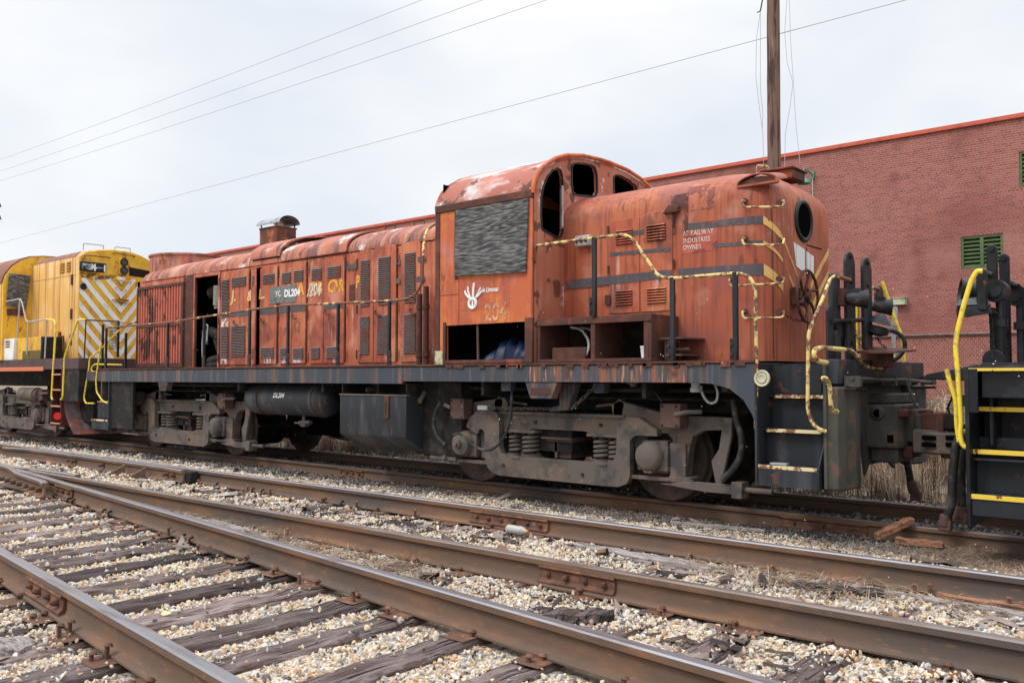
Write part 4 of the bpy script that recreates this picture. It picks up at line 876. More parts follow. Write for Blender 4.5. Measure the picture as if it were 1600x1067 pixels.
# scorched vent hood and latch
q = MB(); q.prism([(-5.22, 3.30), (-5.02, 3.30), (-5.02, 3.38), (-5.14, 3.40)], 'y', YF - .07, YF); q.build('vent_cowl', M_rust, LC, bevel=.01)
rows = [[nose_pt(s_, z, .006) for z in np.linspace(3.05, 3.52, 8)] for s_ in np.linspace(-5.16 - c0, -4.92 - c0, 6)]; q = MB(); q.grid(rows); q.build('soot_mark', mat('soot_mark', (.10, .04, .035), alpha=(5, (1, 1, .35), .44, .56)), SHORT, smooth=60)
MB().box(-6.05, -5.97, YF - .03, YF, 2.30, 2.42).build('latch', M_rust, LC, bevel=.005)
q = MB(); q.box(-6.46, -6.24, YF - .09, YF, 3.04, 3.17); o = q.build('junction_box', M_grey, LC, bevel=.012)
q = MB()
for k in range(3): q.cyl((-6.42 + k * .07, YF - .085, 3.105), (-6.42 + k * .07, YF - .115, 3.105), .024, n=8)
q.build('gland', M_truckd, o)
# lettering on the short hood
q = MB()
for t_, z_, sz in (('AF RAILWAY', 3.026, .082), ('INDUSTRIES', 2.945, .078), ('OWNER', 2.868, .078)):
    text_mb(t_, sz, (-4.985, YF - .006, z_), (1, 0, -.02), (0, 0, 1), mb=q, sx_=.74, spacing=1.12, bold=.008)
q.build('lettering', M_lettwhite, SHORT, smooth=0)
q = MB(); q.box(-5.01, -4.56, YF - .003, YF, 2.83, 3.12); q.build('lettering_panel', mat('darker_red_repaint', (.40, .085, .06), [((.52, .17, .12), 4, V1, .5, .7)], alpha=(3, V1, .3, .5)), SHORT)
# dark repaint patch at the roof shoulder
rows = [[nose_pt(s, z, .005) for z in np.linspace(3.30, 3.60, 7)] for s in np.linspace(-.72, -.36, 9)]
q = MB(); q.grid(rows); q.build('scorch_patch', mat('maroon_scorch', (.24, .07, .06), [((.42, .15, .12), 6, V1, .52, .6)], alpha=(3.4, V1, .45, .50)), SHORT, smooth=60)
# roof fittings
q = MB(); q.box(-4.52, -4.14, .18, .54, 3.76, 3.87); q.box(-4.54, -4.12, .14, .58, 3.87, 3.895); q.build('roof_hatch', M_rust, LC, bevel=.01)
q = MB(); a = P(1183, 272, y=.0); q.tube([a, a + Vector((0, 0, .10)), a + Vector((.02, .25, .13)), a + Vector((.02, .28, .02))], .014, 6, fl=.03); q.build('roof_grab', M_yrail, LC)
# handbrake wheel
hb = P(1262, 463, x=SX1 + .14); hw = MB(); hw.torus(hb, (1, 0, 0), .285, .017, 32, 8); 
for k in range(6):
    t = k * math.pi / 3 + .3; c_, s_ = math.cos(t), math.sin(t); hw.tube([hb + Vector((-.03, .04 * c_, .04 * s_)), hb + Vector((-.01, .15 * (c_ * .96 - s_ * .2), .15 * (s_ * .96 + c_ * .2))), hb + Vector((0, .28 * c_, .28 * s_))], .016, 6)
hw.cyl(hb + Vector((-.14, 0, 0)), hb + Vector((.03, 0, 0)), .045, n=12); hw.torus(hb + Vector((-.03, 0, 0)), (1, 0, 0), .11, .016, 20, 6); hw.build('handbrake_wheel', M_rust, LC, smooth=50)
q = MB(); q.box(SX1, SX1 + .07, hb.y - .13, hb.y + .02, hb.z - .1, hb.z + .1); q.build('brake_housing', M_rust, LC, bevel=.01)
def chain(a, b, sag, r, parent, m=M_rust, n=None, base=None):
    a = Vector(a); b = Vector(b); ln = (b - a).length; n = n or max(3, int(ln / (r * 3.0))); q = MB()
    pt = lambda t: a.lerp(b, t) - Vector((0, 0, sag * 4 * t * (1 - t)))
    for i in range(n):
        p, p2 = pt(i / n), pt((i + 1) / n); d = (p2 - p).normalized(); c = (p + p2) / 2
        u = d.orthogonal().normalized(); v = d.cross(u)
        if i % 2: u = v
        L_ = (p2 - p).length * .66; k = 8
        q.tube([c + d * L_ * math.cos(t) + u * r * math.sin(t) for t in np.linspace(0, 2 * math.pi, k + 1)], r * .30, 4)
    return q.build('chain', m, parent, smooth=60)
chain((SX1 + .12, hb.y, hb.z - .26), nose_pt(LA * .7, 2.15, .07), .05, .016, LC)

# ---- battery box beside the short hood
BX0, BX1, BY0 = -6.64, -5.05, -1.48
q = MB(); t = .035
q.box(BX0, BX1, BY0, YF, 2.085, 2.12); q.box(BX0, BX1, BY0 + .01, YF, 1.605, 1.63)
q.box(BX1 - t, BX1 - .001, BY0 + .002, YF, 1.63, 2.085); q.box(-5.86, -5.80, BY0 + .002, YF, 1.63, 2.085); q.box(BX0 + .001, BX0 + t, BY0 + .002, YF, 1.63, 2.085)
q.box(BX1 - .10, BX1 - t, BY0 + .002, BY0 + .02, 1.63, 2.085); q.box(BX0, BX1, BY0 - .012, BY0 + .006, 2.04, 2.10); q.box(BX0, BX1, BY0 - .01, BY0 + .006, 1.602, 1.64)
bb = q.build('battery_box', M_rust, LC, bevel=.004)
MB().box(BX0 + .036, BX1 - .036, YF - .03, YF - .01, 1.632, 2.083).build('back_panel', mat('shade_darkened_rust', (.035, .022, .016), [((.11, .055, .03), 5, (1, 1, .3), .54, .66, 8, .8), ((.012, .01, .009), 3, V1, .5, .6)], rough=.95, spec=.1), bb)  # rust colour deepened to paint the shade inside the box
MB().box(-6.5, -6.0, BY0 + .1, YF - .1, 1.63, 1.78).build('battery_tray', M_rust, LC, bevel=.01)
for sx_, dy in ((0, 0), (.06, .12)):
    q = MB(); q.tube([(-6.35 + sx_, -1.2 + dy, 2.03), (-6.15 + sx_, -1.25 + dy, 2.0), (-6.0 + sx_, -1.32 + dy, 1.86), (-5.98 + sx_, -1.34 + dy, 1.76), (-6.03 + sx_, -1.36 + dy, 1.64)], .016, 8, fl=.1); q.build('conduit_hose', M_grey, LC, smooth=60)
q = MB(); q.box(-5.03, -4.72, -1.35, YF, 1.84, 1.86); q.box(-5.03, -4.78, -1.3, YF, 1.66, 1.68); q.tube([(-4.98, -1.3, 1.62), (-4.98, -1.3, 1.86)], .012, 6); q.cyl((-5.0, -1.25, 1.73), (-4.72, -1.25, 1.73), .02)
for k in range(3): q.cyl((-4.97 + .03 * k, -1.3, 1.66 + .05 * k), (-4.88, -1.3, 1.70 + .04 * k), .025, n=8)
q.build('pipe_fittings', M_box, LC)
cpx = P(1009, 562, y=-1.38); q = MB(); q.lathe([(.036, 0), (.048, .125), (.052, .13), (.050, .138), (.046, .13)], (cpx.x, -1.40, 1.632), (0, 0, 1), 16); o = q.build('foam_cup', M_cup, base=(cpx.x, -1.40, 1.632), smooth=40); tag(o, 'white foam cup left standing in the open battery box', 'cup')

# ---- cab
CX0, CX1, CW = -8.34, -6.69, 1.52
arc = [(-1.512, 3.70), (-1.49, 3.80), (-1.436, 3.89), (-1.36, 3.975), (-1.258, 4.045), (-1.074, 4.15), (-.837, 4.235), (-.494, 4.297), (-.08, 4.32)]
arc = arc + [(CY * 2 - y, z) for y, z in arc[::-1]]
cabo = [(-CW, 1.60)] + [(-CW, 3.66)] + arc + [(CW + .06, 3.66), (CW + .06, 1.60)]
def z3(L, x=CX1): return [(lambda p: (p.y, p.z))(P(660 + a / 2.808, 220 + b / 2.808, x=x)) for a, b in L]
W1 = z3([(524, 385), (520, 330), (521, 250), (530, 205), (548, 160), (568, 135), (590, 124), (604, 130), (612, 155), (614, 200), (614, 395), (607, 418), (590, 422), (550, 402)])
W2 = z3([(655, 190), (655, 115), (664, 103), (690, 100), (738, 108), (754, 118), (763, 150), (765, 222), (756, 240), (740, 243), (672, 236), (659, 225)])
W3 = z3([(840, 160), (850, 152), (868, 155), (905, 175), (935, 200), (941, 228), (935, 245), (850, 245), (840, 236)])
hood_cut = [(-HS + .1 + CY, 1.62), (-HS + .1 + CY, 3.40), (-.5, 3.62), (.5 + CY, 3.62), (HS - .1 + CY, 3.40), (HS - .1 + CY, 1.62)]
front = plate('cab_front', [cabo, W1, W2, W3], 'x', CX1 - .02, .04, M_cabf, LC)
plate('cab_rear', [cabo], 'x', CX0 + .02, .04, M_cab, LC)
def ringplate(pts, k, at, th, m, parent, name):
    c = Vector((sum(p[0] for p in pts) / len(pts), sum(p[1] for p in pts) / len(pts)))
    outp = [(c + (Vector(p) - c) * (1 + k / max((Vector(p) - c).length, .01))) for p in pts]; inn = [(c + (Vector(p) - c) * (1 - .3 * k / max((Vector(p) - c).length, .01))) for p in pts]
    return plate(name, [[tuple(p) for p in outp], [tuple(p) for p in inn]], 'x', at, th, m, parent)
for W in (W1, W2, W3):
    ringplate(W, .018, CX1 + .004, .02, M_black, front, 'window_gasket')
W1r = [p for p in W1 if p[0] > -1.25]
q = MB(); q.tube([Vector((CX1 + .01, W1[9][0] - .012, z)) for z in np.linspace(W1[9][1], W1[10][1] + .03, 8)], .016, 6); q.build('window_seal', M_grail, front)
# near side wall with the boarded window opening and the open locker
lo0, lo1 = P(697, 507, y=-CW), P(821, 562, y=-CW)
ox0, ox1, oz0, oz1 = P(697, 540, y=-CW).x, P(821, 540, y=-CW).x, P(760, 562, y=-CW).z, P(760, 505.5, y=-CW).z
w0, w1 = P(716, 330, y=-CW), P(822, 425, y=-CW)
sidew = plate('cab_side', [[(CX0, 1.60), (CX1, 1.60), (CX1, 3.70), (CX0, 3.70)], [(ox0, oz0), (ox1, oz0), (ox1, oz1), (ox0, oz1)], [(w0.x + .08, w1.z + .1), (w1.x - .12, w1.z + .1), (w1.x - .12, 3.52), (w0.x + .08, 3.52)]], 'y', -CW + .02, .04, M_cab, LC)
plate('cab_side', [[(CX0, 1.60), (CX1, 1.60), (CX1, 3.70), (CX0, 3.70)]], 'y', CW + .04, .04, M_cab, LC)
q = MB(); inner = [(y * .972, z - .035) for y, z in arc]
q.prism([( -CW - .012, 3.66), (-CW - .012, 3.70)] + arc[1:-1] + [(CW + .075, 3.70), (CW + .075, 3.66), (CW + .02, 3.66)] + inner[::-1] + [(-CW + .03, 3.66)], 'x', CX0 - .03, CX1 + .015)
q.build('cab_roof', M_cabroof, LC, bevel=.03, seg=2, smooth=35)
q = MB(); q.tube([Vector((CX1 + .012, y, z + .012)) for y, z in [(-CW, 3.64)] + arc], .028, 8); q.build('roof_lip', M_cab, LC, smooth=60)
q = MB(); q.box(CX0 - .01, CX1 + .02, -CW - .025, -CW + .01, 3.60, 3.70); q.build('drip_rail', M_rust, LC, bevel=.01)
for x in (CX0, CX1 - .07): MB().box(x - .012, x + .075, -CW - .014, -CW + .03, 1.60, 3.60).build('corner_strip', M_cab if x > -7 else M_rust, LC, bevel=.012, seg=2)
# lower frame of the locker opening
q = MB(); t = .045; yy = (-CW - .02, -CW + .02)
q.box(ox0 - t, ox0, *yy, oz0 - t, oz1 + t); q.box(ox1, ox1 + .12, *yy, oz0 - t, oz1 + t); q.box(ox0, ox1, *yy, oz0 - t, oz0); q.build('locker_frame', M_rust, LC, bevel=.006)
q = MB(); q.cyl(((ox0 + ox1) / 2 - .14, -CW + .04, oz0), ((ox0 + ox1) / 2 - .15, -CW + .04, oz1), .016, n=8); q.build('locker_bar', M_box, LC)
q = MB(); q.box(ox0 - .1, ox1 + .1, -CW + .6, -CW + .64, 1.6, 2.3); q.box(ox0 - .1, ox1 + .1, -CW + .05, -CW + .6, 2.14, 2.18); q.build('locker_back', M_dark, LC)
q = MB()
for i in range(3):
    pass
rows = []; r_ = random.Random(8)
for i in range(18):
    t = i / 17; x = ox0 + .50 + t * .85; h = .30 * math.sin(min(t * 1.6, 1) * math.pi / 2) * (1 - .65 * max(0, t - .55) / .45); o_ = .04 * math.sin(i * 1.9) + r_.uniform(-.01, .01)
    rows.append([Vector((x, -CW + .10 + o_, oz0 + .0)), Vector((x + .01, -CW + .14 + o_ * 1.3, oz0 + h * .5)), Vector((x + .02 * math.sin(i), -CW + .24 + o_, oz0 + h)), Vector((x, -CW + .5, oz0 + h * .8))])
q = MB(); q.grid(rows); o = q.build('blue_tarp', M_blue, base=(ox0 + .9, -CW + .3, oz0), smooth=80); tag(o, 'crumpled blue tarp stuffed inside the open locker below the cab window', 'tarp')
# plywood
pw = [P(713, 329, y=-CW - .03), P(826, 310, y=-CW - .03), P(822, 425, y=-CW - .03), P(711, 431.5, y=-CW - .03)]
q = MB(); q.prism([(p.x, p.z) for p in pw], 'y', -CW - .045, -CW - .018); q.build('plywood_sheet', M_ply, LC, bevel=.002)
q = MB(); q.box(pw[3].x - .03, pw[0].x, -CW - .012, -CW, pw[3].z - .04, pw[0].z + .0); q.box(pw[0].x, pw[1].x, -CW - .014, -CW, pw[0].z - .01, pw[0].z + .05); q.build('window_frame', M_rust, LC)
# marks on the cab side
q = MB(); x_ = P(717, 500, y=-CW).x; z_ = P(700, 461, y=-CW).z; q.tube([(x_, -CW, pw[3].z - .02), (x_, -CW, oz1)], .005, 4); q.tube([(CX0 + .07, -CW, z_), (x_, -CW, z_)], .005, 4); q.build('panel_seam', M_rust, LC)
q = MB(); q.box(-7.93, -7.05, -CW - .002, -CW + .001, 2.28, 2.68); q.build('repaint_patch', M_redpatch, LC)
q = MB(); cx_, cz_ = P(739, 476, y=-CW).x, P(739, 474, y=-CW).z
q.torus((cx_, -CW - .008, cz_ - .0), (0, 1, 0), .062, .020, 20, 6)
q.box(cx_ - .012, cx_ + .012, -CW - .012, -CW - .003, cz_ - .05, cz_ + .05)
for dx, a, hh in ((-.11, -.55, .10), (-.07, -.2, .15), (.015, .05, .19), (.10, .45, .12), (.125, .7, .08)):
    b_ = Vector((cx_ + dx * .55, -CW - .008, cz_ + .07)); q.tube([b_, b_ + Vector((dx * .55, 0, hh * .6)), b_ + Vector((dx * .75 + .01, 0, hh))], .014 if abs(dx) > .02 else .02, 5)
q.build('painted_emblem', M_freshwhite, LC)
q = MB(); text_mb('in Limonas', .085, (cx_ + .17, -CW - .006, cz_ + .13), (1, 0, 0), (0, 0, 1), mb=q, shear=.25, sx_=.72); q.build('scribbled_word', M_freshwhite, LC, smooth=0)
g1 = P(757, 500, y=-CW); q = MB(); text_mb('204', .30, (g1.x, -CW - .005, g1.z - .01), (1, 0, 0), (0, 0, 1), mb=q, shear=.05, sx_=.85); q.build('cab_number', M_ghost, LC, smooth=0)
a = P(686, 559, y=-CW - .02); q = MB(); q.box(a.x - .07, a.x + .07, -CW - .03, -CW - .015, a.z - .09, a.z + .09); q.build('notice_card', mat('stained_card', (.50, .45, .28), [((.25, .22, .12), 12, V1, .5, .6)]), LC)
text_mb('RAIL\nYARD', .05, (a.x - .055, -CW - .032, a.z + .02), (1, 0, 0), (0, 0, 1)) if False else None
for z_ in (2.30,): MB().tube([(CX1 + .02, -1.45, 3.0), (CX1 + .03, -1.52, 2.86), (CX1 + .02, -1.48, 2.8)], .012, 6).build('hook', M_rust, LC)
# near-black sheets added to paint the shade inside the cab
q = MB(); q.box(CX0 + .045, CX0 + .06, -1.44, 1.5, 1.62, 4.0); q.box(CX0 + .06, CX1 - .06, 1.46, 1.48, 1.62, 3.9); rows = [[Vector((x, y * .96, z - .05)) for y, z in [(-1.50, 3.62)] + arc + [(1.5, 3.62)]] for x in (CX0 + .05, CX1 - .05)]; q.grid(rows); q.build('cab_shade_sheets', M_dark, LC)
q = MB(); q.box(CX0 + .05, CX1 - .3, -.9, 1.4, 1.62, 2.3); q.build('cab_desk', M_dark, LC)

# ---- long hood
LX0, LX1 = -17.93, -8.36
zt_, zb_ = 3.40, 1.60
# far wall, end wall and inner dark core
q = MB(); q.box(LX0 + .1, LX1, CY + HS - .04, CY + HS, 1.6, 3.42); q.box(LX0, LX0 + .05, CY - HS + .1, CY + HS - .1, 1.6, 3.42); q.cyl((LX0 + .1, CY - HS + .1, 1.6), (LX0 + .1, CY - HS + .1, 3.42), .1, n=16); q.cyl((LX0 + .1, CY + HS - .1, 1.6), (LX0 + .1, CY + HS - .1, 3.42), .1, n=16); q.build('hood_wall', M_hood, LC, smooth=40)
ex0, ex1 = PX(303.5), PX(340)
roofm = MB(); roofm.grid(hood_rings(LX1, LX0, [(0, 0, 3.385)] + PROF + [(.92, .5, 3.835)], .20)); roofm.build('hood_roof', M_roof, LC, smooth=60)
def wall(a, b, name='hood_wall', m=M_hood, z0=1.6, z1=3.42, dy=0): q = MB(); q.box(a, b, YF - dy, YF + .03, z0, z1); return q.build(name, m, LC)
D = {k: PX(v) for k, v in dict(r0=216, r1=284, f1=303.5, d1a=344, d1m=358, d1b=388, d2a=391, d2m=405, d2b=432, d3a=436, d3m=455, d3b=477, d4a=483, d4m=505, d4b=537, p=556, d5a=558, d5m=583, d5b=618, d6a=625, d6b=656, e=666).items()}
wall(D['r0'] - .1, ex0, z0=3.28); wall(D['r0'] - .1, D['r0'], m=M_rad); wall(D['r1'], ex0, m=M_rust, dy=.005)
wall(ex0, ex1, z0=3.33); wall(ex1, -8.9)
q = MB(); q.box(-8.95, LX1, YF + .12, YF + .16, 1.6, 3.45); q.box(-9.0, -8.9, YF, YF + .16, 1.6, 3.45); q.build('hood_wall', M_hood, LC)
# engine bay seen through the missing door
q = MB(); q.box(ex0 - .3, ex1 + .5, -.2, -.15, 1.6, 3.4); q.box(ex0 - .35, ex0 - .3, YF + .04, -.15, 1.6, 3.4); q.box(ex1 + .5, ex1 + .55, YF + .04, -.15, 1.6, 3.4); q.build('bay_shade_sheets', M_dark, LC)  # near-black sheets give the bay its shade by colour
q = MB(); mxx = (ex0 + ex1) / 2
q.cyl((mxx - .3, -.6, 3.05), (mxx + .1, -.6, 3.12), .13, n=16); q.cyl((mxx + .05, -.65, 1.62), (mxx + .1, -.55, 3.2), .06, n=12); q.tube([(mxx - .35, -.7, 2.28), (mxx - .1, -.75, 2.30), (mxx + .15, -.7, 2.2), (mxx + .25, -.6, 1.9)], .10, 10, fl=.1)
q.tube([(mxx + .0, -.7, 2.2), (mxx + .2, -.72, 1.9), (mxx + .3, -.65, 1.6)], .07, 10, fl=.1); q.cyl((mxx - .1, -.75, 1.72), (mxx + .35, -.72, 1.80), .09, n=12); q.cyl((mxx - .1, -.78, 1.64), (mxx + .4, -.76, 1.67), .07, n=12); q.build('engine', M_truckd, LC, smooth=40)
q = MB(); q.cyl((mxx + .15, -.72, 2.78), (mxx + .15, -.72, 3.15), .12, n=14); q.cyl((mxx + .15, -.72, 2.72), (mxx + .15, -.72, 2.78), .10, n=14); q.build('filter_canister', mat('pale_filter', (.24, .24, .21), [((.08, .07, .06), 9, V1, .5, .6)]), LC, smooth=40)
q = MB(); q.tube([(mxx - .22, -.84, 1.65), (mxx - .25, -.84, 2.05), (mxx - .2, -.84, 2.42), (mxx - .05, -.84, 2.42), (mxx - .08, -.84, 2.1)], .012, 6, fl=.04); q.build('engine_pipe', M_grey, LC); MB().box(mxx - .22, mxx - .1, -.84, -.8, 2.05, 2.3).build('gauge_box', mat('blue_grey_box', (.10, .14, .17)), LC)
# radiator shutters
sh = MB(); sh.box(D['r0'], D['r1'], YF + .02, YF + .05, 1.6, 3.28); rad = sh.build('radiator_shutter', M_dark, LC)
q = MB(); n = 17; wv = (D['r1'] - D['r0']) / n
for i in range(n):
    a = D['r0'] + i * wv
    for z0_, z1_ in ((1.70, 2.44), (2.48, 3.23)): q.prism([(a + wv * .12, YF + .02), (a + wv * .2, YF - .035), (a + wv * .62, YF - .035), (a + wv * .78, YF + .02)], 'z', z0_, z1_)
q.build('shutter_blade', M_rad, rad, smooth=0)
q = MB(); t = .05; q.box(D['r0'] - .03, D['r1'] + .01, YF - .05, YF + .01, 3.23, 3.29); q.box(D['r0'] - .03, D['r1'], YF - .05, YF + .01, 1.62, 1.69); q.box(D['r0'] - .04, D['r0'], YF - .05, YF + .01, 1.62, 3.23); q.box(D['r1'], D['r1'] + .07, YF - .05, YF + .01, 1.62, 3.29); q.box(D['r0'], D['r1'], YF - .045, YF + .01, 2.44, 2.475); q.build('shutter_frame', M_rust, rad, bevel=.006)
q = MB(); q.box(ex0 - .04, ex0 - .002, YF - .03, YF + .02, 1.6, 3.38); q.box(ex1 + .002, ex1 + .06, YF - .03, YF + .02, 1.6, 3.38); q.box(ex0, ex1, YF - .03, YF + .02, 3.33, 3.39); q.build('door_frame', M_hood, LC, bevel=.005)
# doors
def door(a, b, z0=1.65, z1=3.36, louv=(), m=M_hood, drop=.03, dy=.022, nm='hood_door'):
    q = MB(); q.prism(arch_top(a + .006, b - .006, z0, z1, drop), 'y', YF - dy, YF - .001); d_ = q.build(nm, m, LC, bevel=.004)
    for (fa, fb, za, zb, n) in louv: louvre(a + (b - a) * fa, a + (b - a) * fb, za, zb, n, YF - dy, d_)
    return d_
def zpx(py, px): return P(px, py, y=-.95).z
door(D['d1a'], D['d1m'], louv=[(.12, .9, 2.52, 3.22, 26), (.12, .9, 1.78, 2.36, 20)])
door(D['d1m'], D['d1b'], louv=[(.12, .85, 3.06, 3.24, 6), (.12, .85, 1.80, 2.36, 20)])
a = D['d2a']; door(D['d2m'], D['d2b'], louv=[(.2, .85, 3.05, 3.22, 6), (.12, .85, 1.76, 1.95, 6)])
# the leaf that stands ajar
from mathutils import Euler
dd = bpy.data.objects.new('hood_door', None)
q = MB(); wl = D['d2m'] - D['d2a'] - .02; M_ = Matrix.Translation((D['d2a'] + .02, YF - .02, 0)) @ Matrix.Rotation(R(-16), 4, 'Z')
q.box(0, wl, -.012, .012, 1.65, 3.33, M_); lf = q.build('hood_door', M_hood, LC, bevel=.004)
q = MB()
for (za, zb, n) in ((3.05, 3.22, 6), (1.76, 1.95, 6)):
    for i in range(n): h = (zb - za) / n; q.box(wl * .25, wl * .75, -.028, -.012, za + i * h, za + i * h + h * .5, M_)
q.build('slats', M_slat, lf, smooth=0)
MB().box(D['d2a'] + .03, D['d2m'] + .02, YF - .004, YF - .002, 1.65, 3.36).build('door_gap_shade', M_dark, LC)  # near-black sheet painted in place of the unlit opening behind the leaf
door(D['d3a'], D['d3m'], louv=[(.2, .92, 3.02, 3.21, 6), (.12, .85, 1.74, 1.93, 6)]); door(D['d3m'], D['d3b'], louv=[(.15, .8, 3.03, 3.22, 6), (.15, .85, 1.73, 1.92, 6)])
door(D['d4a'], D['d4m'], louv=[(.15, .85, 3.02, 3.21, 6), (.15, .75, 1.73, 1.92, 6)]); door(D['d4m'], D['d4b'], louv=[(.2, .82, 3.02, 3.21, 6), (.18, .72, 1.73, 1.92, 6)])
q = MB(); xc = (D['d4b'] + D['p']) / 2 + .02; q.prism([(xc - .07, 2.62), (xc + .07, 2.62), (xc + .07, 2.88), (xc - .07, 2.88)], 'y', YF - .006, YF); q.build('filler_plate', M_rust, LC, bevel=.02)
door(D['d5a'], D['d5m'], z1=3.40, louv=[(.2, .75, 2.52, 3.24, 24), (.18, .75, 1.78, 2.37, 20)]); door(D['d5m'], D['d5b'], z1=3.42, louv=[(.22, .75, 2.52, 3.25, 24), (.18, .72, 1.78, 2.37, 20)])
door(D['d6a'], D['d6b'], z1=3.42, louv=[(.22, .75, 2.52, 3.26, 24), (.2, .78, 1.78, 2.36, 20)])
q = MB()
for px in (342, 389.5, 434, 479.5, 540, 557.5, 620.5): 
    x = PX(px)
    for z_ in (3.2, 2.48, 1.78): q.cyl((x, YF - .03, z_ - .07), (x, YF - .03, z_ + .07), .013, n=7)
q.build('hinges', M_rust, LC)
for px, z_ in ((366, 2.44), (408, 2.45), (457, 2.47), (508, 2.5), (586, 2.43), (641, 2.42)):
    x = PX(px); q = MB(); q.tube([(x, YF - .02, z_), (x, YF - .06, z_), (x + .05, YF - .07, z_ - .05), (x + .16, YF - .06, z_ - .07)], .011, 6, fl=.02); q.build('door_handle', M_rust, LC)
# near-black strips painting the shade in the gaps between door pairs
q = MB()
for k_ in ('d1b', 'd3b', 'd4b', 'd5b', 'd2b'): q.box(D[k_] + .004, D[k_] + .022, YF - .002, YF - .0005, 1.66, 3.36)
q.build('door_gap_shade', M_dark, LC)
# faded upper stripe traces and lower stripe on the doors
def side_mark(a, b, z0, z1, m, name='painted_stripe', yo=.0265): q = MB(); q.add([(a, YF - yo, z0), (b, YF - yo, z0), (b, YF - yo, z1), (a, YF - yo, z1)], [(0, 1, 2, 3)]); return q.build(name, m, LC, smooth=0)
for a_, b_ in (('d1m', 'd1b'), ('d2m', 'd2b'), ('d3a', 'd3b'), ('d4m', 'd4b')): side_mark(D[a_] + .01, D[b_] - .01, 2.52, 2.62, M_strgrey)
for px1, px2, z_ in ((364, 369, 3.2), (540, 556, 3.16), (618, 625, 3.14), (652, 663, 3.14), (618, 625, 2.86), (650, 662, 2.85), (600, 618, 2.56)): side_mark(PX(px1), PX(px2), z_ - .04, z_ + .04, M_strgrey)
def side_text(t_, px, py, h_, m, sx_=1.0, shear=.12, yo=.026): p = P(px, py, y=YF - yo); q = MB(); text_mb(t_, h_ / .70, (p.x, YF - yo, p.z), (1, 0, 0), (0, 0, 1), mb=q, shear=shear, sx_=sx_, bold=.035); return q.build('lettering', m, LC, smooth=0)
side_text('J.', 361, 471, .19, M_letteryel, 1.25); side_text('&', 386, 470, .19, M_letteryel, .9); side_text('L.', 404, 467, .17, M_letteryel, 1.1)
side_text('C', 443, 464, .19, M_letteror, 1.0); side_text('A', 463.5, 461, .19, M_letteror, 1.1); side_text('R', 484, 460, .19, M_letteror, 1.0); side_text('B', 495, 459.5, .19, M_letteror, .9); side_text('O', 511, 457.5, .20, M_letteror, 1.15); side_text('R', 529, 456, .19, M_letteror, .8); side_text('P', 556, 450, .19, M_letteror, .6)
q = MB(); a, b = PX(421), PX(462); q.add([(a, YF - .0285, 2.69), (b, YF - .0285, 2.69), (b, YF - .0285, 2.98), (a, YF - .0285, 2.98)], [(0, 1, 2, 3)]); q.build('sign_patch', M_sign, LC, smooth=0)
side_text('DL204', 444, 464, .12, M_freshwhite, .95, 0, .031)
side_text('YC', 430, 464, .10, M_lettwhite, .9, 0, .031); side_text('/204', 480, 463, .20, M_lettwhite, .7, .25, .030)
# white scuffs at the door feet
for px1, px2, z0_, z1_ in ((346, 355, 1.67, 1.77), (345, 357, 2.34, 2.52), (410, 424, 1.67, 1.76), (441, 448, 1.66, 1.78), (458, 472, 1.67, 1.74)): side_mark(PX(px1), PX(px2), z0_, z1_, mat('white_scuff_%d' % px1, (.66, .60, .58), rough=.8, alpha=(12, V1, .47, .53)), 'paint_scuff', .0275)
# roof hatches
def hatch(a, b, off, zlow, m=M_roof, name='roof_hatch'):
    q = MB(); pr = [(0, 0, zlow)] + PROF; left = [(-(HS - i), z) for i, _, z in pr]; cs_ = left + [(-y, z) for y, z in left[::-1]]
    o1 = [(CY + y * (1 + off / HS), z + off * (1 if z > 3.45 else .2)) for y, z in cs_]; o2 = [(CY + y * (1 + (off - .02) / HS), z + (off - .02) * (1 if z > 3.45 else .2)) for y, z in cs_]
    n = len(o1); vs = []
    for x in (a, b): vs += [(x, y, z) for y, z in o1] + [(x, y, z) for y, z in o2]
    f = []
    for i in range(n - 1): f += [(i, i + 1, 2 * n + i + 1, 2 * n + i), (n + i, 3 * n + i, 3 * n + i + 1, n + i + 1), (i, n + i, n + i + 1, i + 1), (2 * n + i, 2 * n + i + 1, 3 * n + i + 1, 3 * n + i)]
    f += [(0, 2 * n, 3 * n, n), (n - 1, 2 * n - 1, 4 * n - 1, 3 * n - 1)]
    q.add(vs, f); return q.build(name, m, LC, smooth=50)
hatch(D['r1'] + .1, PX(388) - .02, .012, 3.40)
q = hatch(PX(389), PX(436), .02, 3.44); 
# this hatch is propped up
q.location = q.location + Vector((0, 0, .11))
MB().box(PX(391), PX(434), YF + .02, YF + .04, 3.38, 3.56).build('hatch_gap_shade', M_dark, LC)  # near-black block standing in for shade under the raised hatch
hatch(PX(437), PX(478), .03, 3.42); hatch(PX(480), PX(541), .045, 3.42); hatch(PX(544), -9.0, .012, 3.44); hatch(-9.0, LX1, -.05, 3.42, M_hood)
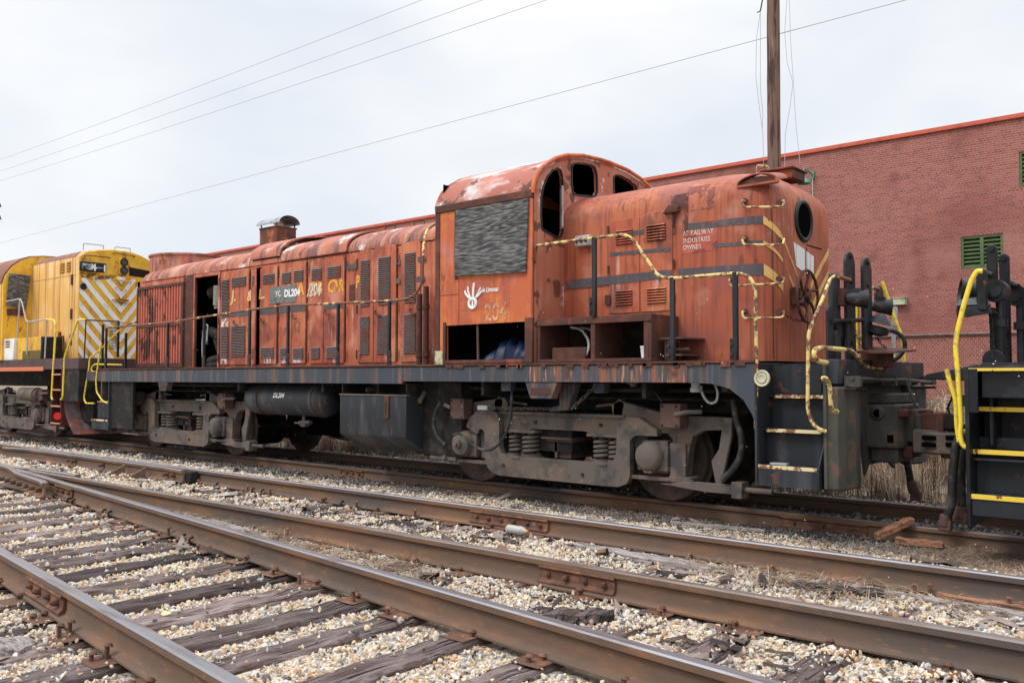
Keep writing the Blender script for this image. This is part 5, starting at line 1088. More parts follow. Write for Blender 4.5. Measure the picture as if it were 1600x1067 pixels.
# fan shroud, stack and roof details
fx = P(297, 405, y=CY).x; q = MB(); q.lathe([(.80, 3.6), (.80, 3.95), (.83, 3.95), (.83, 3.985), (.74, 3.985), (.72, 3.8), (.0, 3.8)], (fx, CY, 0), (0, 0, 1), 36); q.build('fan_shroud', M_roof, LC, smooth=40)
q = MB()
for k in range(10): t = k * math.pi / 5; q.tube([(fx, CY, 3.97), (fx + .78 * math.cos(t), CY + .78 * math.sin(t), 3.97)], .008, 4)
for r__ in (.25, .5, .7): q.torus((fx, CY, 3.975), (0, 0, 1), r__, .006, 24, 4)
q.build('fan_grille', M_rust, LC)
st = P(434, 386, y=CY).x; zt2 = P(434, 357, y=CY).z; q = MB(); q.box(st - .28, st + .28, CY - .22, CY + .22, 3.78, zt2); q.box(st - .295, st + .295, CY - .235, CY + .235, zt2 - .03, zt2); stk = q.build('exhaust_stack', mat('sooty_rust', (.13, .05, .035), [((.38, .11, .045), 2.5, V1, .5, .6), ((.05, .035, .035), 2, V1, .48, .6)], rough=.85), LC, bevel=.01)
q = MB(); rw = []
for t in np.linspace(0, math.pi, 13): rw.append([Vector((st - .38, CY + .23 * math.cos(t), zt2 + .05 + .15 * math.sin(t))), Vector((st + .38, CY + .23 * math.cos(t), zt2 + .05 + .15 * math.sin(t)))])
for t in np.linspace(math.pi, 0, 13): rw.append([Vector((st - .38, CY + .215 * math.cos(t), zt2 + .05 + .138 * math.sin(t))), Vector((st + .38, CY + .215 * math.cos(t), zt2 + .05 + .138 * math.sin(t)))])
rw.append(rw[0]); q.grid(rw); q.build('rain_cap', M_steelgal, stk, smooth=40)
q = MB()
for dx in (-.25, .25):
    for dy in (-.2, .2): q.cyl((st + dx, CY + dy, zt2 - .02), (st + dx, CY + dy, zt2 + .08), .014, n=6)
q.build('cap_stay', M_rust, stk)
for px in (610, 655): 
    a = P(px, 349, y=CY - .1) if px > 640 else P(px, 356, y=CY - .1); q = MB(); q.tube([a + Vector((-.12, 0, -.05)), a + Vector((-.12, 0, .03)), a + Vector((.12, 0, .03)), a + Vector((.12, 0, -.05))], .01, 6, fl=.02); q.build('lifting_eye', M_rust, LC)
# standpipes beside the cab
for px in (657, 667):
    x = P(px, 520, y=-1.0).x; q = MB(); q.cyl((x, -1.02, 1.6), (x, -1.02, 2.72 if px > 660 else 2.62), .042, n=12); q.cyl((x, -1.02, 1.72), (x, -1.02, 1.80), .058, n=12); q.cyl((x, -1.02, 2.4), (x, -1.02, 2.46), .052, n=12); q.build('standpipe', M_rust, LC, smooth=40)
q = MB(); q.box(-8.75, -8.45, YF + .09, YF + .12, 3.02, 3.2); o = q.build('side_vent', M_dark, LC); louvre(-8.75, -8.45, 3.02, 3.22, 6, YF + .12, o)

# ---- handrails
HY = -1.49
def rail_px(pts, m, r=.019, y=HY, name='handrail', fl=.08, parent=LC): q = MB(); q.tube([P(a, b, y=y) for a, b in pts], r, 10, fl=fl); return q.build(name, m, parent, smooth=50)
rail_px([(838, 384), (858, 381), (928, 372), (975, 366), (990, 374), (1028, 432), (1050, 435), (1148, 427), (1170, 430), (1180, 448), (1182, 560), (1181, 669)], M_yrail, .0185)
rail_px([(166, 512), (262, 504), (390, 484), (450, 477), (528, 474), (608, 470), (635, 468), (652, 458), (660, 440), (661, 400)], M_rrail, .0185, fl=.1)
pz = P(661, 400, y=HY); q = MB(); q.tube([pz, P(663, 372, y=-1.3), P(668, 358, y=-1.1), P(679, 351, y=-.95)], .0185, 8, fl=.08); q.build('handrail', M_yrail, LC, smooth=50)
for px, py in ((166, 512), (262, 504), (327, 494), (390, 484), (450, 478), (528, 474), (608, 470)):
    p = P(px, py, y=HY)
    if px == 327: p = P(319, 495, y=HY)
    q = MB(); q.box(p.x - .012, p.x + .028, HY - .02, HY + .022, 1.60, p.z - .005); q.box(p.x - .012, p.x + .075, HY - .028, HY - .012, 1.60, 1.80)
    s_ = q.build('stanchion', M_black, LC, bevel=.004); q = MB(); q.cyl((p.x + .05, HY - .045, 1.66), (p.x + .05, HY - .02, 1.66), .016, n=6); q.cyl((p.x + .05, HY - .045, 1.74), (p.x + .05, HY - .02, 1.74), .016, n=6); q.build('bolt', M_rust, s_)
for px, py in ((928, 372), (1050, 435), (1148, 427)):
    p = P(px, py, y=HY); z0_ = 2.12 if px == 928 else 1.60
    q = MB(); q.box(p.x - .022, p.x + .028, HY - .02, HY + .025, z0_, p.z + .012); q.box(p.x - .05, p.x + .028, HY - .03, HY - .015, z0_, z0_ + .22)
    s_ = q.build('stanchion', M_black, LC, bevel=.004); q = MB(); q.cyl((p.x - .03, HY - .05, z0_ + .06), (p.x - .03, HY - .02, z0_ + .06), .016, n=6); q.cyl((p.x - .03, HY - .05, z0_ + .16), (p.x - .03, HY - .02, z0_ + .16), .016, n=6); q.build('bolt', M_rust, s_)

# ================================================================== trucks
WRAD = .508
def wheel_mb(x, ysgn):
    q = MB(); c = (x, CY + ysgn * .735, WRAD + .0)
    q.lathe([(.10, .12), (.16, .115), (.20, .07), (.38, .045), (.43, .065), (WRAD - .012, .065), (WRAD, .05), (WRAD, -.02), (WRAD + .026, -.045), (WRAD + .026, -.065), (.43, -.07), (.40, -.045), (.15, -.02)], c, (0, ysgn, 0), 40)
    return q
def make_truck(parent, xc, far=False, gauge=True):
    """truck frame outlines measured on its outer face; both sides built"""
    sgs = (-1, 1); tf = None
    for sg in sgs:
        yo = lambda d: CY + sg * d
        X = lambda pts: [(xc + a, b) for a, b in pts]
        top = [(-1.72, .92), (-1.66, 1.06), (-1.40, 1.08), (-.78, 1.16), (-.72, 1.09), (-.75, .98), (-.40, .965), (.92, .985), (.90, 1.10), (1.0, 1.15), (1.16, 1.12), (1.60, 1.02), (1.84, 1.0), (2.42, 1.0), (2.43, .87), (2.10, .85), (1.97, .78), (1.92, .62), (1.89, .33), (1.72, .31), (1.70, .37), (1.72, .74), (1.66, .80), (1.42, .79), (1.38, .72), (1.37, .38), (1.26, .37), (1.20, .80), (1.0, .75),
               (.62, .755), (.48, .78), (-.30, .775), (-.42, .755), (-.82, .76), (-1.02, .80), (-1.08, .36), (-1.18, .36), (-1.20, .74), (-1.26, .79), (-1.50, .79), (-1.56, .72), (-1.62, .33), (-1.74, .32), (-1.80, .82)]
        f = plate('side_frame', [X(top)], 'y', yo(1.03), .12, M_truck, parent, bevel=.012)
        if tf is None: tf = f
        q = MB(); q.box(xc - .85, xc + 1.1, yo(.90), yo(1.12), .945, .99); q.box(xc - .72, xc - .22, yo(.93), yo(1.16), .72, .76); q.box(xc + .58, xc + 1.03, yo(.93), yo(1.16), .72, .76); q.box(xc + 1.70, xc + 1.90, yo(1.09), yo(1.13), .31, .70); q.box(xc + 1.70, xc + 1.98, yo(.95), yo(1.16), .30, .335); q.build('frame_rib', M_truck, f, bevel=.008)
        eq = [(-1.36, .80), (-1.30, .90), (-1.14, .995), (-.94, 1.01), (-.83, .965), (-.78, .90), (-.78, .52), (-.74, .45), (-.66, .42), (.62, .425), (.90, .43), (1.0, .48), (1.03, .56), (1.04, .84), (1.09, .93), (1.18, .975), (1.34, .97), (1.57, .84), (1.58, .77), (1.30, .765), (1.24, .73), (1.215, .68), (1.215, .30), (1.17, .21), (1.05, .165), (.9, .16), (-.78, .165), (-.90, .19), (-.98, .25), (-1.03, .36), (-1.035, .68), (-1.06, .735), (-1.10, .75), (-1.14, .735), (-1.16, .68), (-1.22, .70), (-1.36, .76)]
        e = plate('equalizer', [X(eq)], 'y', yo(1.145), .09, M_truck, parent, bevel=.010)
        q = MB()
        for a, b in ((-.70, .30), (.55, .27), (-.25, .86), (.75, .86)): q.cyl((xc + a, yo(1.185 if b < .5 else 1.08), b), (xc + a, yo(1.205 if b < .5 else 1.11), b), .022, n=8)
        q.build('bolts', M_truckd, e)
        for a, r_ in ((-.63, .085), (-.38, .105), (.72, .095), (.93, .085)):
            q = MB(); q.helix((xc + a, yo(1.02), .455), r_, .021, 4.6, .255); q.cyl((xc + a, yo(1.02), .42), (xc + a, yo(1.02), .455), r_ + .03, n=16); q.cyl((xc + a, yo(1.02), .44), (xc + a, yo(1.02), .72), r_ * .45, n=10); q.build('coil_spring', M_truck, parent, smooth=60)
        for a in (-.50, .83):
            q = MB(); q.box(xc + a - .33, xc + a + .28, yo(.92), yo(1.15), .405, .425); q.box(xc + a - .07, xc + a + .07, yo(1.17), yo(1.2), .39, .435); q.build('spring_seat', M_truck, parent, bevel=.005)
        # leaf springs on the bolster between
        q = MB()
        for k in range(4): q.box(xc - .20 + .045 * k, xc + .28 - .02 * k, yo(.35), yo(1.06 - .05 * k), .655 - .03 * k, .68 - .03 * k)
        q.box(xc - .05, xc + .20, yo(.5), yo(.95), .42, .56); q.box(xc - .02, xc + .02, yo(.95), yo(1.0), .42, .62); q.build('leaf_spring', M_box, parent, bevel=.003)
        for wx in (-1.42, 1.48):
            q = MB(); q.box(xc + wx - .13, xc + wx + .20, yo(.92), yo(1.14), .36, .72); q.box(xc + wx + .10, xc + wx + .22, yo(1.10), yo(1.17), .38, .66)
            for t in range(8): a = t * math.pi / 4 + .3; q.cyl((xc + wx + .165 * math.cos(a), yo(1.13), .54 + .165 * math.sin(a)), (xc + wx + .165 * math.cos(a), yo(1.19), .54 + .165 * math.sin(a)), .018, n=6)
            jb = q.build('journal_box', M_truck, parent, bevel=.008); q = MB()
            if wx < 0 and sg < 0 and gauge: q.lathe([(.17, .0), (.175, .06), (.15, .10), (.145, .14), (.11, .155), (.06, .16), (.055, .20), (.03, .21), (.028, .24), (0, .245)], (xc + wx, yo(1.12), .54), (0, sg, 0), 24)
            else: q.lathe([(.175, .0), (.17, .08), (.155, .13), (.12, .155), (0, .16)], (xc + wx, yo(1.12), .54), (0, sg, 0), 24); q.box(xc + wx - .05, xc + wx + .05, yo(1.13), yo(1.24), .36, .42)
            q.build('cap', M_truck, jb, smooth=40)
        if sg < 0:
            pass
        for bx_ in (-1.44, 1.80):
            q = MB(); q.box(xc + bx_ - .12, xc + bx_ + .13, yo(1.12), yo(1.30), .87, 1.14); b_ = q.build('brake_box', M_box, parent, bevel=.012, seg=2); q = MB()
            for u in (-.09, .09):
                for v in (.90, 1.11): q.cyl((xc + bx_ + u, yo(1.29), v), (xc + bx_ + u, yo(1.315), v), .013, n=6)
            q.build('bolts', M_truckd, b_)
            q = MB(); q.tube([(xc + bx_ + (.08 if bx_ > 0 else -.1), yo(1.32), 1.02), (xc + bx_ + (.2 if bx_ > 0 else -.2), yo(1.30), 1.05), (xc + bx_ + (.38 if bx_ > 0 else -.34), yo(1.26), 1.06)], .026, 8); q.build('brake_pipe', M_truck, b_)
        q = MB(); q.prism(X([(2.37, 1.0), (2.47, 1.0), (2.46, .80), (2.40, .55), (2.34, .28), (2.27, .28), (2.22, .53), (2.31, .66)]), 'y', yo(1.10), yo(1.15)); q.prism(X([(-1.76, .86), (-1.66, .86), (-1.60, .30), (-1.74, .30)]), 'y', yo(1.08), yo(1.12)); q.build('brake_lever', M_truck, parent, bevel=.008)
        q = MB(); q.box(xc + 1.10, xc + 2.0, yo(1.12), yo(1.16), .27, .315); q.prism(X([(1.6, .245), (2.05, .30), (2.12, .30), (2.56, .30), (2.56, .20), (2.15, .20)]), 'y', yo(1.14), yo(1.19)); q.box(xc + 2.50, xc + 2.62, yo(1.08), yo(1.25), .17, .34); q.cyl((xc + 2.6, yo(1.17), .26), (xc + 2.92, yo(1.17), .26), .03)
        q.box(xc - 2.0, xc - 1.0, yo(1.12), yo(1.17), .285, .33); q.box(xc - 2.05, xc - 1.55, yo(1.10), yo(1.2), .30, .37); q.cyl((xc - 1.75, yo(1.1), .335), (xc - 1.75, yo(1.24), .335), .035, n=8); q.cyl((xc - 2.4, yo(1.15), .335), (xc - 2.0, yo(1.15), .335), .025, n=8)
        q.build('brake_rod', M_truck, parent, bevel=.006)
        for a in (-.9, .98):
            q = MB(); q.prism(X([(a - .06, .98), (a + .07, .98), (a + .10, 1.12), (a + .03, 1.18), (a - .05, 1.12)]), 'y', yo(1.0), yo(1.09)); q.cyl((xc + a, yo(1.02), 1.12), (xc + a + (-.35 if a > 0 else .45), yo(1.02), 1.08), .018, n=6); q.build('hanger', M_truck, parent, bevel=.006)
    for wx in (-1.48, 1.48):
        for sg in (-1, 1): wheel_mb(xc + wx, sg).build('wheel', M_wheel, parent, smooth=40)
        MB().cyl((xc + wx, CY - .7, WRAD), (xc + wx, CY + .7, WRAD), .09, n=12).build('axle', M_truckd, parent)
    q = MB(); q.box(xc - .25, xc + .25, CY - 1.0, CY + 1.0, .5, .95); q.cyl((xc, CY, .9), (xc, CY, 1.2), .4, n=20); q.cyl((xc - .9, CY - .45, .5), (xc - .9, CY + .45, .5), .38, n=18); q.cyl((xc + .9, CY - .45, .5), (xc + .9, CY + .45, .5), .38, n=18); q.build('bolster', M_truckd, parent)
    return tf
M_wheel = mat('wheel_steel', (.075, .058, .048), [((.16, .10, .07), 5, V1, .5, .64, 7, .8)], rough=.6, metal=.3)
make_truck(LC, -6.76); make_truck(LC, -15.80)
# chain and brackets over the front truck
q = MB(); p1 = P(878, 602, y=-1.2); q.prism([(P(878, 600, y=-1.2).x, 1.36), (P(905, 600, y=-1.2).x, 1.36), (P(892, 638, y=-1.2).x, P(892, 641, y=-1.2).z), (P(862, 638, y=-1.2).x, P(862, 643, y=-1.2).z), (P(862, 638, y=-1.2).x, P(862, 637, y=-1.2).z), (P(878, 633, y=-1.2).x, P(878, 633, y=-1.2).z)], 'y', -1.26, -1.14); q.build('bracket', M_sill, LC, bevel=.008)
q = MB(); q.prism([(P(930, 600, y=-1.2).x, 1.36), (P(950, 600, y=-1.2).x, 1.36), (P(947, 616, y=-1.2).x, 1.24), (P(932, 616, y=-1.2).x, 1.24)], 'y', -1.26, -1.14); q.build('bracket', M_sill, LC, bevel=.006)
chain(P(757, 637, y=-1.25), P(862, 639, y=-1.25), .0, .020, LC, M_truck); chain(P(893, 638, y=-1.28), P(930, 603, y=-1.28), .01, .020, LC, M_truck)
MB().box(P(748, 636, y=-1.25).x, P(763, 636, y=-1.25).x, -1.28, -1.22, P(748, 640, y=-1.25).z, P(748, 633, y=-1.25).z).build('clevis', M_grail, LC, bevel=.005)
def hose(pts, r, y, m=M_rubber, parent=LC, fl=.12, name='hose', yy=None): q = MB(); q.tube([P(a, b, y=(yy[i] if yy else y)) for i, (a, b) in enumerate(pts)], r, 9, fl=fl, k=5); return q.build(name, m, parent, smooth=60)
hose([(800, 612), (798, 660), (785, 690), (765, 705), (745, 700), (728, 685), (716, 676), (708, 680)], .018, -1.36, fl=.25)
hose([(690, 628), (680, 645), (677, 665), (684, 685), (697, 695)], .028, -1.30, fl=.2); hose([(1146, 625), (1150, 655), (1160, 685), (1158, 712), (1145, 735), (1128, 750)], .036, -1.2, fl=.2)
hose([(1095, 603), (1098, 618), (1108, 631), (1120, 628), (1122, 612), (1117, 600)], .014, -1.3, M_grail, fl=.1); hose([(1000, 606), (1015, 608), (1028, 618), (1034, 628)], .012, -1.3, M_truckd)
q = MB(); a = P(1087, 606, y=-1.3); q.cyl(a + Vector((0, 0, .06)), a, .05, n=12); q.cyl(a, a - Vector((0, 0, .045)), .062, n=12); q.build('drain_valve', M_grey, LC)
q = MB(); a = P(990, 600, y=-1.3); q.cyl(a + Vector((0, 0, .03)), a - Vector((0, 0, .03)), .04, n=10); q.box(a.x - .07, a.x + .05, a.y - .03, a.y + .03, a.z, a.z + .03); q.build('valve', M_truck, LC)
q = MB(); a = P(1138, 605, y=-1.3); q.cyl(a, a + Vector((.02, -.12, -.01)), .04, n=12); q.box(a.x - .02, a.x + .14, a.y, a.y + .1, a.z - .05, a.z + .03); q.build('pipe_end', M_truckd, LC)
MB().box(P(786, 600, y=-1.36).x, P(801, 600, y=-1.36).x, -1.40, -1.30, P(786, 611, y=-1.36).z, P(786, 597, y=-1.36).z).build('hose_bracket', M_sill, LC, bevel=.004)
# air tank with straps
ta, tb_ = P(392, 625, y=-1.08), P(524, 625, y=-1.08); tr = .27; tz = 1.07; ty = -1.08
q = MB(); xa, xb = ta.x + .05, tb_.x; q.lathe([(0, 0), (.10, .015), (.18, .05), (.24, .12), (tr, .22), (tr, xb - xa - .22), (.24, xb - xa - .12), (.18, xb - xa - .05), (.10, xb - xa - .015), (0, xb - xa)], (xa, ty, tz), (1, 0, 0), 36); tank = q.build('air_tank', M_tank, LC, smooth=60)
for px in (404, 489):
    x = P(px, 625, y=-1.3).x; q = MB(); q.torus((x, ty, tz), (1, 0, 0), tr + .006, .012, 32, 6); q.box(x - .03, x + .03, ty - .05, ty + .0, tz + tr - .02, 1.40); q.build('tank_strap', M_rust, tank)
t0 = P(427, 621, y=ty - tr); q = MB(); text_mb('DL204', .115, (t0.x, ty - tr - .012, t0.z + .0), (1, 0, 0), (0, .28, .96), mb=q, shear=.12, sx_=.95); q.build('lettering', M_freshwhite, tank, smooth=0)
q = MB(); a = P(468, 661, y=-1.15); q.cyl(a, a + Vector((.3, 0, .02)), .035, n=10); q.cyl(a + Vector((.12, 0, -.05)), a + Vector((.12, 0, .12)), .03, n=10); q.cyl(a + Vector((-.12, 0, 0)), a, .015, n=6); q.box(a.x + .08, a.x + .2, a.y - .04, a.y + .04, a.z - .05, a.z + .05); q.build('drain_cock', M_truck, LC)
# rear cylinder end and pipes left
a = P(197, 621, y=-1.35); q = MB(); q.lathe([(.0, .06), (.105, .06), (.115, .0), (.135, .0), (.135, .35), (0, .38)], (a.x + .05, -1.38, a.z), (-.35, .93, 0), 24); q.build('brake_cylinder', M_box, LC, smooth=40)
# battery / fuel tank
fx0, fx1 = P(531, 640, y=-1.5).x, P(634, 640, y=-1.5).x; fz1, fz0 = P(531, 617, y=-1.5).z, P(531, 678, y=-1.5).z
fx1b = P(690, 640, y=-1.2).x + .0
q = MB(); xe = -8.45
q.prism([(-1.50, fz1), (-1.50, fz0 + .02), (-1.49, fz0), (-1.15, .40), (-1.10, .33), (1.1, .33), (1.5, fz0), (1.5, fz1)], 'x', fx0, fx1); q.build('fuel_tank', M_tank, LC, bevel=.008)
q = MB(); q.prism([(-1.18, 1.36), (-1.18, .36), (-1.12, .31), (1.2, .31), (1.2, 1.36)], 'x', fx1 + .003, xe + .25); q.box(fx0 + .01, fx0 + .04, -1.48, 1.4, fz1, 1.34); q.box(fx1 - .03, fx1 - .004, -1.48, 1.4, fz1, 1.34); q.box(fx0 + .05, fx1 - .04, -1.0, 1.4, fz1, 1.34); q.build('tank_end', M_truckd, LC, bevel=.008)
q = MB(); q.box(fx0 - .005, fx1 + .01, -1.51, -1.44, fz1 + .001, fz1 + .02); q.build('tank_lip', M_truck, LC)
a = P(605, 637, y=-1.5); q = MB(); q.box(a.x - .045, a.x + .045, -1.525, -1.50, a.z - .15, a.z + .17); gq = q.build('sight_gauge', M_rust, LC, bevel=.006); MB().box(a.x - .012, a.x + .012, -1.53, -1.52, a.z - .10, a.z + .10).build('gauge_glass', M_glass, gq)
a = P(575, 609, y=-1.42); q = MB(); q.box(a.x - .0, a.x + .16, -1.35, -1.25, a.z - .09, a.z + .10); q.cyl(a, a + Vector((.08, .12, 0)), .055, n=14); q.cyl(a + Vector((-.01, -.02, 0)), a + Vector((.0, .02, 0)), .035, n=10); q.build('filler_pipe', M_truckd, LC)
q = MB(); q.cyl(P(655, 628, y=-1.3), P(668, 606, y=-1.1), .035, n=12); q.build('drain_pipe', M_truck, LC)
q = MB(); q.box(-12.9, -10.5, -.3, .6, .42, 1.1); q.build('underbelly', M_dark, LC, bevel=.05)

# ================================================================== right hand end: steps, pilot, coupler
# step well (outer face on y=-1.5)
SXA, SXB = -3.84, -3.22; ST = [(.365, .565), (.565, .91), (.91, 1.25)]
q = MB(); q.prism([(-1.50, .36), (-.70, .36), (-.55, 1.57), (-1.50, 1.57)], 'x', SXA, SXA + .014); q.prism([(-1.50, .36), (-.72, .36), (-.72, 1.57), (-1.16, 1.57), (-1.24, 1.0), (-1.40, .7), (-1.50, .55)], 'x', SXB - .014, SXB); q.box(SXA - .012, SXA + .012, -1.515, -1.49, .36, 1.57); q.build('step_side', M_step, LC, bevel=.003)
q = MB(); treads = [(.565, -1.50), (.915, -1.37), (1.25, -1.24)]
q.box(SXA + .014, SXB - .014, -1.503, -1.485, .365, .55)
for i, (z_, y_) in enumerate(treads):
    nxt = treads[i + 1] if i < 2 else (1.56, -1.02)
    q.box(SXA + .014, SXB - .014, y_, nxt[1] + .10, z_ - .02, z_); q.box(SXA + .014, SXB - .014, nxt[1] + .08, nxt[1] + .10, z_, nxt[0] - .02)
q.build('step', M_step, LC, bevel=.002)
for i, (z_, y_) in enumerate(treads): q = MB(); q.box(SXA + .016 + .03 * i, SXB - .016, y_ - .006, y_ + .015, z_ - .03, z_ + .004); q.build('step_edge', M_pedge if i else M_pedge, LC, bevel=.002)
MB().box(-3.75, -3.58, -1.40, -1.33, .568, .585).build('loose_bar', M_grey, LC)
q = MB(); q.box(SXA, SXB - .1, -1.15, -1.1, 1.26, 1.55); q.box(SXA, -3.2, -.9, 1.5, 1.5, 1.57); q.box(-3.9, -3.35, -1.0, 1.5, 1.45, 1.5); q.build('platform', M_step, LC)
a = P(1191, 591, y=-1.51); q = MB(); q.lathe([(.0, .018), (.03, .02), (.035, .03), (.045, .03), (.055, .01), (.06, .025), (.078, .03), (.084, .015), (.08, 0)], (a.x, -1.50, a.z), (0, -1, 0), 24); q.build('marker_reflector', mat('cream_reflector', (.52, .50, .36), [((.3, .2, .12), 9, V1, .56, .64)], rough=.4), LC, smooth=50)
# end sheet / pilot
EX = -3.17
def yz(px, py, x=EX): p = P(px, py, x=x); return (p.y, p.z)
q = plate('pilot', [[(-1.46, 1.56), (-1.46, .38), (-.98, .33), (-.80, .42), (-.76, .80), (-.52, .80), (-.42, .42), (-.30, .52), (.30, .52), (.52, .42), (.62, .80), (.80, .78), (.86, .44), (1.45, .42), (1.45, 1.56)]], 'x', EX, .03, M_pilot, LC)
q = MB(); q.prism([(EX - .02, -1.46), (EX + .10, -1.40), (EX + .17, -1.20), (EX + .18, -1.02), (EX + .10, -.96), (EX - .02, -.96)], 'z', .36, 1.34); q.build('pilot_corner', M_pilot, LC, bevel=.02, seg=2)
q = MB(); q.prism([(EX - .02, .78), (EX + .08, .82), (EX + .16, 1.0), (EX + .12, 1.38), (EX - .02, 1.45)], 'z', .44, 1.34); q.build('pilot_corner', M_pilot, LC, bevel=.02, seg=2)
q = MB(); q.prism([(EX - .06, -1.42), (EX + .10, -1.36), (EX + .14, -.7), (EX + .10, 0), (EX + .14, .7), (EX + .1, 1.36), (EX - .06, 1.42)], 'z', 1.36, 1.60); q.build('end_beam', M_step, LC, bevel=.01)
q = MB()
for k in range(26):
    y_ = -1.30 + k * .105
    if -.9 < y_ < .7: continue
    q.cyl((EX + .10, y_, 1.31), (EX + .235, y_, 1.31), .014, n=6)
q.build('rivet', M_truckd, LC)
q = MB(); q.prism([(EX, -.08 - .3), (EX + .30, -.33), (EX + .34, -.28), (EX + .34, .34), (EX, .40)], 'z', .70, 1.15); q.prism([(EX - .02, -.30), (EX + .22, -.28), (EX + .30, .34), (EX - .02, .36)], 'z', 1.15, 1.26); q.cyl((EX + .1, -.30, 1.06), (EX + .14, -.39, 1.06), .075, .07, n=16); q.box(EX + .02, EX + .30, -.3, .3, .55, .70)
dg = q.build('draft_gear_box', M_pilot, LC, bevel=.02, seg=2); q = MB(); q.cyl((EX + .13, -.385, 1.06), (EX + .14, -.395, 1.06), .045, n=14); q.box(EX + .06, EX + .27, -.345, -.325, .76, .84); q.build('pocket', M_dark, dg)
def coupler(x, z, sg, m, parent, ylat=0, k=1.0, slots=False):
    f = lambda a, b: (x + sg * a * k, ylat + b * k * sg)
    q = MB(); q.prism([f(-.45, -.10), f(.05, -.10), f(.10, -.22), f(.32, -.24), (f(.36, -.13)), f(.20, -.08), f(.18, .0), f(.34, .10), f(.40, .24), f(.26, .26), f(.08, .16), f(-.45, .10)], 'z', z - .12, z + .12)
    q.prism([f(-.02, -.14), f(.12, -.20), f(.16, .14), f(-.02, .12)], 'z', z - .17, z + .17)
    c = q.build('coupler', m, parent, bevel=.018, seg=2); q = MB(); q.prism([f(.16, -.245), f(.36, -.235), f(.385, -.12), f(.30, -.04), f(.24, -.02), f(.20, -.10)], 'z', z - .15, z + .14); q.cyl((f(.22, -.18)[0], f(.22, -.18)[1], z - .19), (f(.22, -.18)[0], f(.22, -.18)[1], z + .17), .035, n=10)
    q.build('knuckle', M_rust, c, bevel=.015, seg=2)
    if slots:
        q = MB()
        for a0 in (.0, .20):
            for z0_ in (-.08, .015):
                pts = [f(a0 + .02, -.205), f(a0 + .12, -.235)]; q.box(min(pts[0][0], pts[1][0]), max(pts[0][0], pts[1][0]), ylat - .0 - .25 * k, ylat - .20 * k, z + z0_, z + z0_ + .05)
        q.build('slot', M_dark, c)
    return c
coupler(-2.83, .93, 1, M_pilot, LC, ylat=CY - .02, k=1.05)
q = MB(); q.box(EX + .28, EX + .38, -.32, .3, 1.02, 1.10); q.box(EX + .3, EX + .40, -.16, .16, .60, .72); q.build('coupler_carrier', M_rust, LC, bevel=.01)
# uncoupling lever and small pipes across the end
q = MB(); q.tube([(EX + .2, -1.30, 1.42), (EX + .24, -.6, 1.40), (EX + .26, .0, 1.40), (EX + .24, .7, 1.38), (EX + .22, 1.35, 1.36)], .020, 8); q.tube([(EX + .3, .0, 1.40), (EX + .38, .0, 1.15), (EX + .42, 0, 1.1)], .014, 6)
for y_ in (-1.25, -.2, .25, 1.2): q.box(EX + .12, EX + .27, y_ - .03, y_ + .03, 1.34, 1.44)
q.build('uncoupling_lever', M_pilot, LC)
def xtube(pts, r, m, name, parent=LC, fl=.08, n=8):
    q = MB(); q.tube([P(a, b, x=x) if x is not None else P(a, b, y=y) for a, b, x, y in pts], r, n, fl=fl); return q.build(name, m, parent, smooth=50)
xtube([(1305, 431, None, -1.22), (1297, 437, None, -1.27), (1281, 478, None, -1.42), (1263, 520, None, -1.5), (1262, 640, None, -1.51), (1269, 661, None, -1.51), (1280, 671, None, -1.51), (1291, 674, None, -1.48)], .0185, M_yrail, 'handrail')
E1 = EX + .13
xtube([(1293, 567, E1, None), (1277, 564, E1, None), (1271, 555, E1, None), (1273, 546, E1, None), (1284, 543, E1, None), (1328, 547, E1, None), (1338, 555, E1, None), (1347, 570, E1, None), (1360, 574, E1, None), (1378, 575, E1, None)], .022, M_yrail, 'end_grab_iron', fl=.05)
xtube([(1285, 591, E1 + .1, None), (1291, 591, E1 + .14, None), (1296, 600, E1 + .14, None), (1299, 640, E1 + .14, None), (1308, 643, E1 + .1, None)], .020, M_yrail, 'end_grab_iron', fl=.05)
xtube([(1385, 560, E1, None), (1390, 570, E1, None), (1384, 578, E1, None)], .016, M_yrail, 'end_grab_iron', fl=.02)
xtube([(1378, 440, None, 1.3), (1392, 480, None, 1.38), (1412, 536, None, 1.45), (1413, 692, None, 1.47)], .022, M_yel, 'handrail'); xtube([(1409, 600, None, 1.40), (1416, 612, None, 1.43), (1417, 640, None, 1.43), (1414, 644, None, 1.4)], .018, M_yrail, 'end_grab_iron')
xtube([(1338, 470, EX, None), (1340, 545, EX, None)], .022, M_yel, 'handrail'); xtube([(1396, 558, None, 1.2), (1404, 557, None, 1.25), (1410, 553, None, 1.35)], .016, M_yrail, 'handrail')
# upright bars with bolts, lamps and the plate between
UX = EX + .02
def upbar(px0, px1, py0, py1, m=M_black, x=UX, th=.03, parent=LC, bolts=()):
    a = P(px0, py1, x=x); b = P(px1, py0, x=x); w_ = (b.y - a.y) / 2; cy_ = (a.y + b.y) / 2
    pts = [(cy_ - w_, a.z), (cy_ + w_, a.z), (cy_ + w_, b.z - w_)] + [(cy_ + w_ * math.cos(t), b.z - w_ + w_ * math.sin(t)) for t in np.linspace(.3, math.pi - .3, 6)] + [(cy_ - w_, b.z - w_)]
    q = MB(); q.prism(pts, 'x', x - th / 2, x + th / 2); o_ = q.build('upright_bar', m, parent, bevel=.006); q = MB()
    for py in bolts: p = P((px0 + px1) / 2, py, x=x); q.cyl((x + th / 2 - .01, cy_, p.z), (x + th / 2 + .018, cy_, p.z), .024, n=8)
    if bolts: q.build('bolt', M_truckd, o_)
    return o_
